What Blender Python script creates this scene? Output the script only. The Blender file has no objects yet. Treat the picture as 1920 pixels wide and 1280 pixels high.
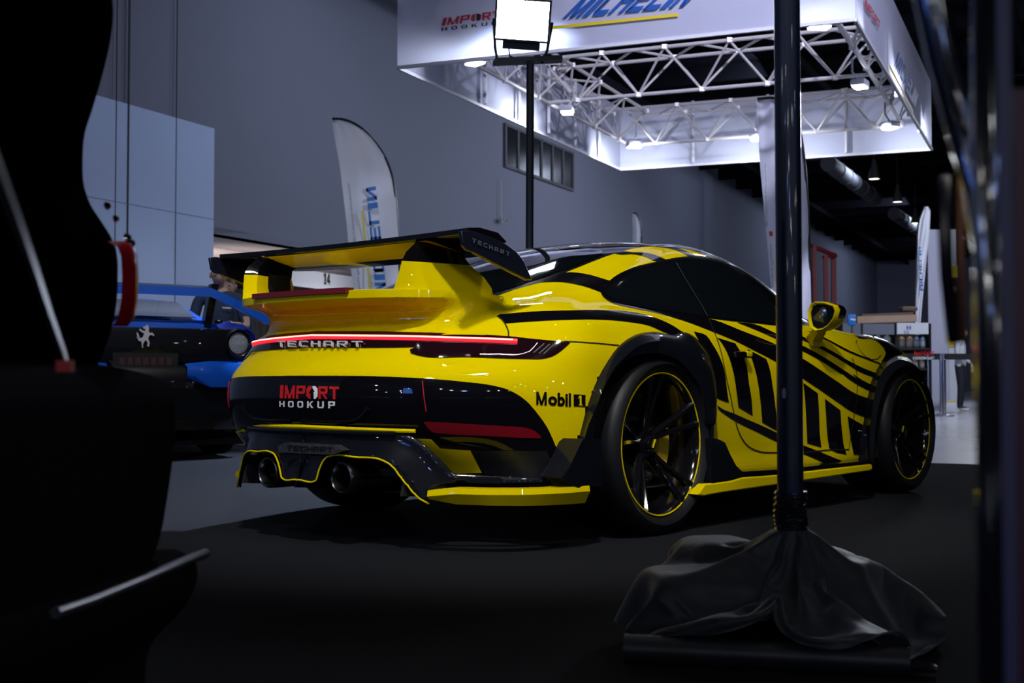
import bpy, bmesh, math, random
from mathutils import Vector, Matrix, Quaternion
from mathutils.geometry import delaunay_2d_cdt
from mathutils.bvhtree import BVHTree
random.seed(7)
SC=bpy.context.scene
COL=SC.collection
PI=math.pi
# ---------------------------------------------------------------- camera, world, light, exposure
F_PX=2329.85; EYE=0.6034; PITCH=math.atan(75.5/F_PX)
cam_d=bpy.data.cameras.new('camera'); cam=bpy.data.objects.new('camera',cam_d); COL.objects.link(cam)
cam.location=(0,0,EYE); cam.rotation_euler=(PI/2+PITCH,0,0)
cam_d.sensor_width=36; cam_d.lens=F_PX/1920*36; cam_d.clip_start=.05; cam_d.clip_end=300
cam_d.dof.use_dof=True; cam_d.dof.focus_distance=5.0; cam_d.dof.aperture_fstop=5.6
SC.camera=cam
w=bpy.data.worlds.new('hall_air'); SC.world=w; w.use_nodes=True
w.node_tree.nodes['Background'].inputs['Color'].default_value=(.30,.36,.60,1)
w.node_tree.nodes['Background'].inputs['Strength'].default_value=.014
SC.view_settings.view_transform='Standard'; SC.view_settings.look='None'
SC.view_settings.exposure=0.0; SC.view_settings.gamma=1.0; SC.view_settings.use_curve_mapping=False
def lamp(name,kind,loc,target,power,color,size=.3,spot=None,blend=.5,size_y=None):
    d=bpy.data.lights.new(name,kind); d.energy=power; d.color=color
    if kind=='AREA':
        d.size=size
        if size_y: d.shape='RECTANGLE'; d.size_y=size_y
    else: d.shadow_soft_size=size
    if spot: d.spot_size=math.radians(spot); d.spot_blend=blend
    o=bpy.data.objects.new(name,d); COL.objects.link(o); o.location=loc
    if target is not None:
        o.rotation_euler=(Vector(target)-Vector(loc)).to_track_quat('-Z','Y').to_euler()
    return o
COOL=(.60,.72,1.0); WHITE=(.93,.95,1.0)
E1=Vector((.4305,.9026,0)); E2=Vector((.9026,-.4305,0))          # along the hall / across it to the right
lamp('hall_lamp_over_car','SPOT',(.1,-.1,6.6),(.0,5.3,.75),1550,(1,.985,.96),.20,32,.6)
lamp('side_fill_light','SPOT',(3.4,.6,7.4),(.5,5.2,.6),400,(1,.97,.95),.25,26,.7)  # unseen spot filling light along the right flank
lamp('booth_flood','SPOT',(.9,12.6,4.2),(-2.2,8.1,0),4800,COOL,.25,46,.5)
lamp('bay_fill_light','AREA',(-6.2,23.6,1.6),(-6.6,25,3.1),50,(1,.90,.86),1.6)  # added area light that brightens the bay soffit
lamp('sign_fill_light','AREA',(-2.9,26.4,1.0),(-4.9,24.8,2.8),55,(.9,.94,1),.8)  # no fixture here; added to brighten the numbered boards
lamp('aisle_fill_light','AREA',(9.5,19.5,7.5),(9,23.5,.6),500,(.80,.86,1),1.5)  # added light out of view, lifts the dark shelves
lamp('aisle_fill_far','AREA',(14,34,8.2),(12,30,0),900,(.80,.86,1),2.5)  # second added light, for the far right floor
lamp('blue_tint_light','AREA',(-3.4,-.6,1.4),(.6,4.2,.5),22,(.10,.25,1),1.0)  # unseen blue source, added for the blue tint on tyres and pole
lamp('front_fill_light','SPOT',(-2.2,-2.5,6.0),(-.3,5.2,.75),540,(1,.98,.95),.5,22,.7)  # fill spot added on the camera side for tail and bumper
lamp('flag_fill_light','SPOT',(-2.2,9.0,7.6),(-1.9,17,2.6),520,WHITE,.3,26,.7)  # extra spot added to brighten the flags
lamp('blue_car_fill_light','SPOT',(-1.6,6.4,7.5),(-2.8,10.8,1.0),1100,WHITE,.2,34,.7)  # added spot for the blue car and the people beside it
lamp('banner_fill_light','SPOT',(3.5,3.0,8.0),(2.4,10.7,4.15),5600,(.72,.73,1),.3,34,.95)  # unseen spot added to light the banner's front face
for x,y,z in ((.6,-2.2,7.5),(2.6,-1.0,7.5),(4.4,1.2,7.6),(-2.6,1.8,7.6),(6.2,4.2,7.8),(-.6,3.0,7.8),(7.5,8.5,8.0),(1.6,3.8,7.9)):
    lamp('glint_light','POINT',(x,y,z),None,16,(1,.98,.95),.07)  # unseen points added for sparkle on the paint
for k,(t,s,p) in enumerate(((2,5,500),(14,6,800),(26,6,900),(40,6,1300),(56,7,1600))):  # unseen area lights added to brighten the long wall
    q=Vector((-5.1,21,0))+E1*(t)+E2*s
    lamp('hall_wall_wash','AREA',(q.x,q.y,8.3),tuple(q-E2*s+Vector((0,0,5.0))),p*.15,(.66,.75,1),2.0)
for k in range(22):                                            # added unseen points far behind the camera, for highlight dots
    a=math.radians(-158+k*6.4+random.uniform(-2,2)); d=random.uniform(14,34)
    lamp('far_glint_light','POINT',(d*math.cos(a),d*math.sin(a),random.uniform(2.6,7.5)),None,150,[(1,.97,.92),(.9,.95,1),(.30,.45,1)][k%3],.19)
lamp('suv_fill_light','SPOT',(-.6,5.0,6.2),(-.75,1.95,.6),220,WHITE,.2,24,.6)  # added spot for the dark car's bumper top and outline
# ---------------------------------------------------------------- helpers
def at(px,py,d):
    """a point seen at a place of the photograph, d metres ahead of the camera"""
    cp,sp=math.cos(PITCH),math.sin(PITCH)
    X,Yc,Zc=(px-960)/F_PX,1.0,-(py-640)/F_PX
    v=Vector((X,Yc*cp-Zc*sp,Yc*sp+Zc*cp)); v*=d/v.y
    return v+Vector((0,0,EYE))
def on_plane(px,py,p0,n):
    v=at(px,py,1)-Vector((0,0,EYE)); o=Vector((0,0,EYE)); n=Vector(n)
    return o+v*((Vector(p0)-o).dot(n)/v.dot(n))
def new_mesh(name,V,F,mats=None,parent=None,smooth=True,fm=None,angle=None):
    me=bpy.data.meshes.new(name); me.from_pydata([tuple(v) for v in V],[],[tuple(f) for f in F]); me.update()
    if mats is not None:
        for m in (mats if isinstance(mats,(list,tuple)) else [mats]): me.materials.append(m)
    if fm:
        for p,i in zip(me.polygons,fm): p.material_index=i
    if smooth:
        for p in me.polygons: p.use_smooth=True
        if angle is not None: me.set_sharp_from_angle(angle=math.radians(angle))
    o=bpy.data.objects.new(name,me); COL.objects.link(o)
    if parent is not None: o.parent=parent
    return o
def tag(o,label=None,cat=None,group=None,kind=None):
    if label: o['label']=label
    if cat: o['category']=cat
    if group: o['group']=group
    if kind: o['kind']=kind
    return o
def empty(name,loc=(0,0,0),rz=0):
    o=bpy.data.objects.new(name,None); COL.objects.link(o); o.location=loc; o.rotation_euler=(0,0,rz); o.empty_display_size=.1
    return o
class MB:
    """collects shapes into one mesh"""
    def __init__(s): s.V=[];s.F=[];s.M=[]
    def add(s,V,F,m=0):
        b=len(s.V); s.V+=[Vector(v) for v in V]; s.F+=[tuple(i+b for i in f) for f in F]; s.M+=[m]*len(F); return s
    def box(s,c,d,rot=None,m=0,bev=0):
        bm=bmesh.new(); bmesh.ops.create_cube(bm,size=1)
        for v in bm.verts: v.co=Vector((v.co.x*d[0],v.co.y*d[1],v.co.z*d[2]))
        if bev: bmesh.ops.bevel(bm,geom=bm.edges[:],offset=bev,segments=2,affect='EDGES',profile=.5)
        R=rot.to_matrix() if isinstance(rot,Quaternion) else (Matrix.Rotation(rot,3,'Z') if rot else Matrix.Identity(3))
        bm.verts.ensure_lookup_table()
        s.add([R@v.co+Vector(c) for v in bm.verts],[[v.index for v in f.verts] for f in bm.faces],m); bm.free(); return s
    def bar(s,a,b,wd,ht,m=0,up=(0,0,1)):
        a,b=Vector(a),Vector(b); x=(b-a).normalized(); u=Vector(up)
        y=u.cross(x)
        if y.length<1e-4: y=Vector((0,1,0)).cross(x)
        y.normalize(); z=x.cross(y)
        V=[p+y*(i*wd/2)+z*(j*ht/2) for p in (a,b) for i,j in ((-1,-1),(1,-1),(1,1),(-1,1))]
        return s.add(V,[(0,3,2,1),(4,5,6,7),(0,1,5,4),(1,2,6,5),(2,3,7,6),(3,0,4,7)],m)
    def tube(s,P,r,n=10,m=0,caps=True,closed=False):
        P=[Vector(p) for p in P]; N=len(P); R=r if isinstance(r,(list,tuple)) else [r]*N
        V=[];F=[];prev=None
        for i in range(N):
            if closed: t=P[(i+1)%N]-P[i-1]
            else: t=P[min(i+1,N-1)]-P[max(i-1,0)]
            t=t.normalized() if t.length>1e-9 else Vector((0,0,1))
            if prev is None:
                a=Vector((0,0,1)) if abs(t.z)<.9 else Vector((1,0,0)); x=t.cross(a).normalized()
            else:
                x=prev-t*prev.dot(t); x=x.normalized() if x.length>1e-6 else t.orthogonal().normalized()
            prev=x; y=t.cross(x)
            for k in range(n):
                a=2*PI*k/n; V.append(P[i]+(x*math.cos(a)+y*math.sin(a))*R[i])
        for i in range(N if closed else N-1):
            for k in range(n):
                j=(i+1)%N; F.append((i*n+k,i*n+(k+1)%n,j*n+(k+1)%n,j*n+k))
        if caps and not closed: F.append(tuple(range(n))[::-1]); F.append(tuple((N-1)*n+k for k in range(n)))
        return s.add(V,F,m)
    def lathe(s,prof,n=32,axis=(0,0,1),org=(0,0,0),m=0,closed=False):
        ax=Vector(axis).normalized(); x=ax.orthogonal().normalized(); y=ax.cross(x); o=Vector(org); V=[];F=[]
        for (r,h) in prof:
            for k in range(n):
                a=2*PI*k/n; V.append(o+ax*h+(x*math.cos(a)+y*math.sin(a))*r)
        K=len(prof)
        for i in range(K if closed else K-1):
            for k in range(n):
                j=(i+1)%K; F.append((i*n+k,i*n+(k+1)%n,j*n+(k+1)%n,j*n+k))
        return s.add(V,F,m)
    def loft(s,rows,m=0,closed=False,cap=False):
        b=len(s.V); n=len(rows[0]); V=[p for r in rows for p in r]; F=[]
        for i in range(len(rows)-1):
            for k in range(n if closed else n-1):
                F.append((i*n+k,i*n+(k+1)%n,(i+1)*n+(k+1)%n,(i+1)*n+k))
        if cap: F.append(tuple(range(n))[::-1]); F.append(tuple((len(rows)-1)*n+k for k in range(n)))
        return s.add(V,F,m)
    def prism(s,poly,off,m=0):
        """a flat outline pushed along off"""
        n=len(poly); A=[Vector(p) for p in poly]; B=[p+Vector(off) for p in A]
        return s.add(A+B,[tuple(range(n))[::-1],tuple(range(n,2*n))]+[(i,(i+1)%n,n+(i+1)%n,n+i) for i in range(n)],m)
    def build(s,name,mats,parent=None,smooth=True,angle=40):
        return new_mesh(name,s.V,s.F,mats,parent,smooth,s.M,angle)
def fix_normals(o):
    bm=bmesh.new(); bm.from_mesh(o.data); bmesh.ops.recalc_face_normals(bm,faces=bm.faces[:]); bm.to_mesh(o.data); bm.free(); return o
def lettering(name,body,quad,mat,parent=None,extrude=.0,shear=0,bold=0,mirror=False,lift=None):
    """text filling the quad (top left, top right, bottom right, bottom left, 3D points); lift: unit normal for solid letters"""
    T,F=text_shape(body,shear,bold)
    q=[Vector(p) for p in quad]; V=[]
    for (x,y) in T:
        if mirror: x=1-x
        V.append(q[3]*(1-x)*(1-y)+q[2]*x*(1-y)+q[1]*x*y+q[0]*(1-x)*y)
    n=(q[1]-q[0]).cross(q[0]-q[3]).normalized()
    if mirror: F=[f[::-1] for f in F]
    o=new_mesh(name,V,F,mat,parent,False)
    if extrude:
        md=o.modifiers.new('solid','SOLIDIFY'); md.thickness=extrude; md.offset=0
    return o
_TX={}
def block_letter(ch,w=.27,h=.20):
    R=lambda x0,y0,x1,y1:[(x0,y0),(x1,y0),(x1,y1),(x0,y1)]
    c=.16; L=R(0,0,w,1); Rr=R(1-w,0,1,1); T=R(0,1-h,1,1); B=R(0,0,1,h); M=R(0,.5-h/2,1,.5+h/2)
    D={'I':[R(0,0,1,1)],'L':[L,B],'E':[L,T,B,R(0,.5-h/2,.9,.5+h/2)],'H':[L,Rr,M],'T':[T,R(.5-w/2,0,.5+w/2,1)],
    'C':[R(0,c,w,1-c),R(c,1-h,1,1),R(c,0,1,h),[(0,1-c),(w,1-h),(w,1-h),(c,1)],[(0,c),(c,0),(w,h),(w,h)],[(0,c),(w,h),(w,1-h),(0,1-c)],[(0,1-c),(w,1-h),(c,1)],[(0,c),(c,0),(w,h)]],
    'U':[R(0,c,w,1),R(1-w,c,1,1),R(c,0,1-c,h),[(0,c),(c,0),(w,h),(w,c)],[(1-c,0),(1,c),(1-w,c),(1-w,h)]],
    'O':[R(0,c,w,1-c),R(1-w,c,1,1-c),R(c,0,1-c,h),R(c,1-h,1-c,1),[(0,c),(c,0),(w,h),(w,c)],[(1-c,0),(1,c),(1-w,c),(1-w,h)],[(0,1-c),(w,1-c),(w,1-h),(c,1)],[(1,1-c),(1-c,1),(1-w,1-h),(1-w,1-c)]],
    'M':[R(0,0,w*.8,1),R(1-w*.8,0,1,1),[(0,1),(.40,0),(.60,0),(.22,1)],[(1,1),(.78,1),(.40,0),(.60,0)]],
    'N':[L,Rr,[(0,1),(1-w,0),(1,0),(w,1)]],'P':[L,T,R(1-w,.55,1,.88),R(0,.36,.9,.36+h),R(.8,.42,1,.95)],
    'R':[L,T,R(1-w,.50,1,.95),R(0,.38,.95,.38+h),[(.38,.42),(1-w*1.05,0),(1,0),(.68,.42)]],
    'K':[L,[(w*.6,.42),(1-w*1.2,1),(1,1),(w*.8+.08,.30)],[(.30,.60),(.52,.68),(1,0),(1-w*1.3,0)]],
    'A':[R(0,0,w,.86),R(1-w,0,1,.86),R(.12,1-h,.88,1),R(0,.30,1,.30+h),[(0,.86),(w,.86),(w,1-h),(.12,1)],[(1,.86),(.88,1),(1-w,1-h),(1-w,.86)]],
    '1':[R(.42,0,.80,1),[(.42,1),(.12,.80),(.12,.66),(.42,.76)],R(.2,0,1,.10)],
    'S':[T,B,M,R(0,.5,w,1),R(1-w,0,1,.5)],'4':[R(.55,0,.80,1),R(0,.22,1,.40),[(0,.40),(.55,1),(.55,.75),(.25,.40)]],'5':[T,B,R(0,.5,w,1),M,R(1-w,0,1,.55)]}
    V=[];F=[]
    for q in D[ch]:
        b=len(V); V+=q; F.append(tuple(range(b,b+len(q))))
    return V,F
def text_shape(body,shear=0,bold=0):
    key=(body,shear,bold)
    if bold in ('block','thin'):
        V,F=[],[]; n=len(body); W=[.42 if c in 'I' else 1.2 if c=='M' else 1 for c in body]; g=.16; tot=sum(W)+g*(n-1); x=0
        for c,wd in zip(body,W):
            if c!=' ':
                v,f=block_letter(c,(.27 if bold=='block' else .17) if wd>.5 else 1,.20 if bold=='block' else .15); b=len(V); V+=[((x+a*wd)/tot,y) for a,y in v]; F+=[tuple(b+i for i in k) for k in f]
            x+=wd+g
        if shear:
            V=[(a+shear*y,y) for a,y in V]; x1=max(a for a,_ in V); V=[(a/x1,y) for a,y in V]
        return V,F
    if key in _TX: return _TX[key]
    cu=bpy.data.curves.new('t','FONT'); cu.body=body; cu.shear=shear; cu.offset=bold; cu.resolution_u=3; cu.fill_mode='FRONT'
    cu.space_character=1.0
    o=bpy.data.objects.new('t',cu); COL.objects.link(o)
    dg=bpy.context.evaluated_depsgraph_get(); me=o.evaluated_get(dg).to_mesh()
    V=[v.co.copy() for v in me.vertices]; F=[tuple(p.vertices) for p in me.polygons]
    o.evaluated_get(dg).to_mesh_clear(); bpy.data.objects.remove(o); bpy.data.curves.remove(cu)
    x0=min(v.x for v in V);x1=max(v.x for v in V);y0=min(v.y for v in V);y1=max(v.y for v in V)
    _TX[key]=([((v.x-x0)/(x1-x0),(v.y-y0)/(y1-y0)) for v in V],F)
    return _TX[key]
# ---------------------------------------------------------------- materials
def mat(name,col,rough=.5,metal=0,coat=0,emit=None,es=0,spec=.5,bump=None,noise=None,trans=0,alpha=1,sheen=0):
    m=bpy.data.materials.new(name); m.use_nodes=True; nt=m.node_tree; b=nt.nodes['Principled BSDF']
    c=(*col,1) if len(col)==3 else col
    b.inputs['Base Color'].default_value=c; b.inputs['Roughness'].default_value=rough; b.inputs['Metallic'].default_value=metal
    b.inputs['Coat Weight'].default_value=coat; b.inputs['Coat Roughness'].default_value=.03; b.inputs['Specular IOR Level'].default_value=spec
    if emit: b.inputs['Emission Color'].default_value=(*emit,1); b.inputs['Emission Strength'].default_value=es
    if trans: b.inputs['Transmission Weight'].default_value=trans
    if sheen: b.inputs['Sheen Weight'].default_value=sheen
    if noise:
        sc,amt=noise; tc=nt.nodes.new('ShaderNodeTexCoord'); nz=nt.nodes.new('ShaderNodeTexNoise'); nz.inputs['Scale'].default_value=sc; nz.inputs['Detail'].default_value=5
        mx=nt.nodes.new('ShaderNodeMixRGB'); mx.inputs[1].default_value=tuple(v*(1-amt) for v in c[:3])+(1,); mx.inputs[2].default_value=tuple(min(1,v*(1+amt)) for v in c[:3])+(1,)
        nt.links.new(tc.outputs['Object'],nz.inputs['Vector']); nt.links.new(nz.outputs['Fac'],mx.inputs[0]); nt.links.new(mx.outputs[0],b.inputs['Base Color'])
    if bump:
        sc,st=bump; tc=nt.nodes.new('ShaderNodeTexCoord'); nz=nt.nodes.new('ShaderNodeTexNoise'); nz.inputs['Scale'].default_value=sc; nz.inputs['Detail'].default_value=6
        bp=nt.nodes.new('ShaderNodeBump'); bp.inputs['Strength'].default_value=st; bp.inputs['Distance'].default_value=.01
        nt.links.new(tc.outputs['Object'],nz.inputs['Vector']); nt.links.new(nz.outputs['Fac'],bp.inputs['Height']); nt.links.new(bp.outputs['Normal'],b.inputs['Normal'])
    return m
def carbon(name):
    m=mat(name,(.012,.013,.018),.4,0,.5,spec=.08); nt=m.node_tree; b=nt.nodes['Principled BSDF']
    tc=nt.nodes.new('ShaderNodeTexCoord'); mp=nt.nodes.new('ShaderNodeMapping'); mp.inputs['Rotation'].default_value=(.6,.5,.785)
    wv=nt.nodes.new('ShaderNodeTexWave'); wv.wave_type='BANDS'; wv.inputs['Scale'].default_value=55; wv.inputs['Distortion'].default_value=.3
    mx=nt.nodes.new('ShaderNodeMixRGB'); mx.inputs[1].default_value=(.0015,.002,.004,1); mx.inputs[2].default_value=(.007,.0085,.014,1)
    nt.links.new(tc.outputs['Object'],mp.inputs['Vector']); nt.links.new(mp.outputs[0],wv.inputs['Vector']); nt.links.new(wv.outputs['Fac'],mx.inputs[0]); nt.links.new(mx.outputs[0],b.inputs['Base Color'])
    return m
def translucent(name,col,mixf=.5):
    m=bpy.data.materials.new(name); m.use_nodes=True; nt=m.node_tree; nt.nodes.remove(nt.nodes['Principled BSDF'])
    out=nt.nodes['Material Output']; d=nt.nodes.new('ShaderNodeBsdfDiffuse'); t=nt.nodes.new('ShaderNodeBsdfTranslucent'); mx=nt.nodes.new('ShaderNodeMixShader')
    nz=nt.nodes.new('ShaderNodeTexNoise'); nz.inputs['Scale'].default_value=3; tc=nt.nodes.new('ShaderNodeTexCoord'); cm=nt.nodes.new('ShaderNodeMixRGB')
    cm.inputs[1].default_value=tuple(c*.96 for c in col)+(1,); cm.inputs[2].default_value=(*col,1)
    nt.links.new(tc.outputs['Object'],nz.inputs['Vector']); nt.links.new(nz.outputs['Fac'],cm.inputs[0])
    for n in (d,t): nt.links.new(cm.outputs[0],n.inputs['Color'])
    mx.inputs[0].default_value=mixf; nt.links.new(d.outputs[0],mx.inputs[1]); nt.links.new(t.outputs[0],mx.inputs[2]); nt.links.new(mx.outputs[0],out.inputs['Surface'])
    return m
YEL=mat('yellow_paint',(.70,.545,.0),.4,0,.45,spec=.0)
BLK=mat('gloss_black_wrap',(.003,.003,.005),.3,0,.8,spec=.02)
CARB=carbon('carbon_weave')
GLASS=mat('tinted_glass',(.004,.006,.008),.04,0,1.0)
TRIM=mat('black_trim',(.008,.008,.010),.35)
SEAMM=mat('panel_gap',(.002,.002,.002),.8)
RUB=mat('tyre_rubber',(.005,.0055,.008),.5,spec=.3,bump=(60,.08))
RIM=mat('gloss_black_rim',(.005,.005,.007),.12,0,1.0)
STEEL=mat('dark_steel',(.12,.12,.13),.35,1)
CHROME=mat('chrome',(.75,.76,.8),.12,1)
GLOW=mat('red_light_bar',(.5,.005,.01),.3,emit=(1,.025,.045),es=1.1)
GLOWC=mat('red_light_core',(.9,.3,.2),.3,emit=(1,.55,.44),es=1.7)
REDL=mat('red_lens',(.16,.004,.010),.08,0,1.0)
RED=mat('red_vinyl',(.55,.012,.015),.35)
WHT=mat('white_vinyl',(.8,.8,.82),.4)
DARK=mat('matte_black',(.006,.006,.007),.7)
ALU=mat('brushed_aluminium',(.55,.56,.58),.32,1)
# ---------------------------------------------------------------- body control cage and surface tracings
# control cage of the car body: columns from tail centre round the right side to the nose, 13 rings each (x, |y|, z)

CAGE=[
 [(-0.6,0,0.16),(-0.76,0,0.18),(-0.91,0,0.3),(-1.065,0,0.43),(-1.085,0,0.62),(-1.03,0,0.705),(-0.985,0,0.785),(-0.8,0,0.845),(-0.48,0,0.955),(-0.12,0,1.09),(0.22,0,1.194),(0.58,0,1.263),(0.95,0,1.297)],
 [(-0.6,0.3,0.16),(-0.73,0.3,0.18),(-0.88,0.3,0.3),(-1.035,0.3,0.43),(-1.055,0.3,0.62),(-1,0.3,0.705),(-0.955,0.3,0.785),(-0.78,0.29,0.843),(-0.46,0.27,0.95),(-0.1,0.25,1.085),(0.24,0.22,1.19),(0.6,0.16,1.261),(0.98,0,1.298)],
 [(-0.6,0.5,0.16),(-0.704,0.52,0.18),(-0.834,0.51,0.3),(-0.965,0.515,0.43),(-0.98,0.52,0.62),(-0.927,0.495,0.705),(-0.875,0.47,0.785),(-0.724,0.456,0.845),(-0.44,0.43,0.945),(-0.08,0.4,1.075),(0.27,0.35,1.18),(0.63,0.26,1.256),(1,0,1.299)],
 [(-0.595,0.66,0.16),(-0.67,0.68,0.18),(-0.76,0.66,0.3),(-0.855,0.665,0.43),(-0.865,0.67,0.62),(-0.818,0.6275,0.705),(-0.77,0.585,0.79),(-0.656,0.556,0.855),(-0.42,0.53,0.935),(-0.06,0.49,1.058),(0.3,0.445,1.164),(0.66,0.33,1.25),(1.02,0,1.3)],
 [(-0.62,0.77,0.16),(-0.66,0.79,0.18),(-0.69,0.79,0.3),(-0.715,0.805,0.43),(-0.72,0.81,0.62),(-0.68,0.775,0.72),(-0.645,0.715,0.805),(-0.58,0.648,0.872),(-0.4,0.59,0.928),(-0.05,0.545,1.035),(0.33,0.5,1.149),(0.69,0.38,1.244),(1.04,0,1.3)],
 [(-0.48,0.83,0.16),(-0.5,0.86,0.18),(-0.51,0.885,0.3),(-0.52,0.905,0.43),(-0.52,0.91,0.6),(-0.51,0.895,0.73),(-0.49,0.835,0.835),(-0.47,0.735,0.888),(-0.34,0.64,0.935),(-0.02,0.585,1.03),(0.36,0.53,1.139),(0.73,0.4,1.24),(1.05,0,1.3)],
 [(-0.27,0.85,0.16),(-0.27,0.88,0.18),(-0.27,0.905,0.3),(-0.27,0.925,0.43),(-0.27,0.93,0.6),(-0.27,0.905,0.755),(-0.26,0.845,0.862),(-0.26,0.755,0.905),(-0.2,0.685,0.945),(0.04,0.63,1.03),(0.4,0.555,1.139),(0.77,0.42,1.238),(1.06,0,1.3)],
 [(0,0.85,0.16),(0,0.89,0.18),(0,0.915,0.3),(0,0.93,0.43),(0,0.935,0.6),(0,0.905,0.76),(0,0.848,0.862),(0,0.77,0.9),(0,0.715,0.94),(0.16,0.65,1.05),(0.45,0.57,1.144),(0.8,0.43,1.238),(1.07,0,1.3)],
 [(0.25,0.85,0.16),(0.25,0.88,0.18),(0.25,0.905,0.3),(0.25,0.92,0.43),(0.25,0.92,0.6),(0.25,0.89,0.745),(0.25,0.845,0.84),(0.25,0.785,0.888),(0.25,0.735,0.93),(0.33,0.655,1.06),(0.54,0.58,1.159),(0.83,0.44,1.24),(1.08,0,1.3)],
 [(0.5,0.84,0.16),(0.5,0.87,0.18),(0.5,0.885,0.3),(0.5,0.895,0.43),(0.5,0.895,0.6),(0.5,0.875,0.73),(0.5,0.838,0.825),(0.5,0.79,0.882),(0.5,0.748,0.925),(0.54,0.665,1.07),(0.66,0.59,1.172),(0.87,0.445,1.243),(1.09,0,1.3)],
 [(0.85,0.84,0.16),(0.85,0.865,0.18),(0.85,0.872,0.3),(0.85,0.875,0.43),(0.85,0.875,0.6),(0.85,0.86,0.73),(0.85,0.832,0.82),(0.85,0.79,0.88),(0.85,0.752,0.925),(0.85,0.67,1.075),(0.88,0.59,1.179),(0.96,0.445,1.248),(1.1,0,1.3)],
 [(1.2,0.84,0.16),(1.2,0.865,0.18),(1.2,0.87,0.3),(1.2,0.872,0.43),(1.2,0.872,0.6),(1.2,0.858,0.73),(1.2,0.828,0.82),(1.2,0.782,0.88),(1.2,0.742,0.925),(1.18,0.665,1.07),(1.12,0.585,1.172),(1.09,0.44,1.248),(1.12,0,1.3)],
 [(1.6,0.84,0.16),(1.6,0.865,0.18),(1.6,0.872,0.3),(1.6,0.878,0.43),(1.6,0.88,0.6),(1.6,0.87,0.73),(1.6,0.825,0.83),(1.6,0.765,0.883),(1.58,0.715,0.93),(1.48,0.645,1.04),(1.32,0.565,1.144),(1.22,0.42,1.233),(1.14,0,1.299)],
 [(1.9,0.83,0.16),(1.9,0.86,0.18),(1.9,0.88,0.3),(1.9,0.895,0.43),(1.9,0.9,0.6),(1.9,0.885,0.73),(1.9,0.825,0.835),(1.88,0.735,0.884),(1.78,0.62,0.94),(1.62,0.55,1.03),(1.43,0.48,1.134),(1.3,0.35,1.223),(1.16,0,1.298)],
 [(2.2,0.8,0.16),(2.2,0.85,0.18),(2.2,0.89,0.3),(2.2,0.91,0.43),(2.2,0.915,0.6),(2.2,0.89,0.73),(2.2,0.815,0.845),(2.18,0.7,0.864),(1.98,0.5,0.925),(1.74,0.42,1.03),(1.52,0.36,1.134),(1.37,0.26,1.218),(1.18,0,1.297)],
 [(2.45,0.78,0.16),(2.45,0.84,0.18),(2.45,0.89,0.3),(2.45,0.91,0.43),(2.45,0.915,0.58),(2.45,0.885,0.72),(2.45,0.8,0.83),(2.45,0.66,0.841),(2.2,0.4,0.9),(1.86,0.32,1.02),(1.58,0.28,1.134),(1.41,0.2,1.218),(1.19,0,1.296)],
 [(2.7,0.76,0.16),(2.7,0.83,0.18),(2.7,0.875,0.3),(2.7,0.895,0.43),(2.7,0.895,0.56),(2.7,0.855,0.685),(2.7,0.765,0.785),(2.72,0.62,0.79),(2.4,0.34,0.84),(1.95,0.24,1),(1.62,0.2,1.134),(1.44,0.14,1.218),(1.2,0,1.295)],
 [(2.95,0.7,0.16),(2.95,0.79,0.18),(2.95,0.83,0.3),(2.95,0.84,0.43),(2.95,0.835,0.53),(2.95,0.79,0.62),(2.95,0.69,0.7),(2.98,0.55,0.7),(2.6,0.28,0.77),(2.02,0.17,0.98),(1.64,0.14,1.134),(1.46,0.1,1.218),(1.21,0,1.294)],
 [(3.12,0.6,0.16),(3.15,0.66,0.18),(3.18,0.7,0.3),(3.19,0.71,0.43),(3.17,0.7,0.5),(3.15,0.65,0.555),(3.13,0.57,0.585),(3.12,0.45,0.6),(2.75,0.22,0.71),(2.06,0.12,0.97),(1.65,0.1,1.134),(1.47,0.06,1.218),(1.215,0,1.293)],
 [(3.28,0.35,0.16),(3.33,0.4,0.18),(3.36,0.42,0.3),(3.36,0.42,0.43),(3.34,0.41,0.49),(3.3,0.38,0.53),(3.25,0.34,0.55),(3.2,0.27,0.565),(2.82,0.13,0.69),(2.08,0.06,0.965),(1.66,0.05,1.134),(1.475,0.03,1.218),(1.218,0,1.293)],
 [(3.32,0,0.16),(3.38,0,0.18),(3.41,0,0.3),(3.41,0,0.43),(3.39,0,0.485),(3.34,0,0.52),(3.28,0,0.54),(3.22,0,0.56),(2.84,0,0.685),(2.085,0,0.963),(1.665,0,1.134),(1.48,0,1.218),(1.22,0,1.293)],
]
def tangents(P):
    n=len(P);t=[0.]
    for i in range(1,n):
        t.append(t[-1]+max(1e-4,sum((P[i][k]-P[i-1][k])**2 for k in range(3))**.5))
    T=[]
    for i in range(n):
        if i==0: T.append([(P[1][k]-P[0][k])/(t[1]-t[0]) for k in range(3)])
        elif i==n-1: T.append([(P[-1][k]-P[-2][k])/(t[-1]-t[-2]) for k in range(3)])
        else:
            h0=t[i]-t[i-1];h1=t[i+1]-t[i]
            T.append([((P[i][k]-P[i-1][k])/h0*h1+(P[i+1][k]-P[i][k])/h1*h0)/(h0+h1) for k in range(3)])
    return t,T
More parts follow.
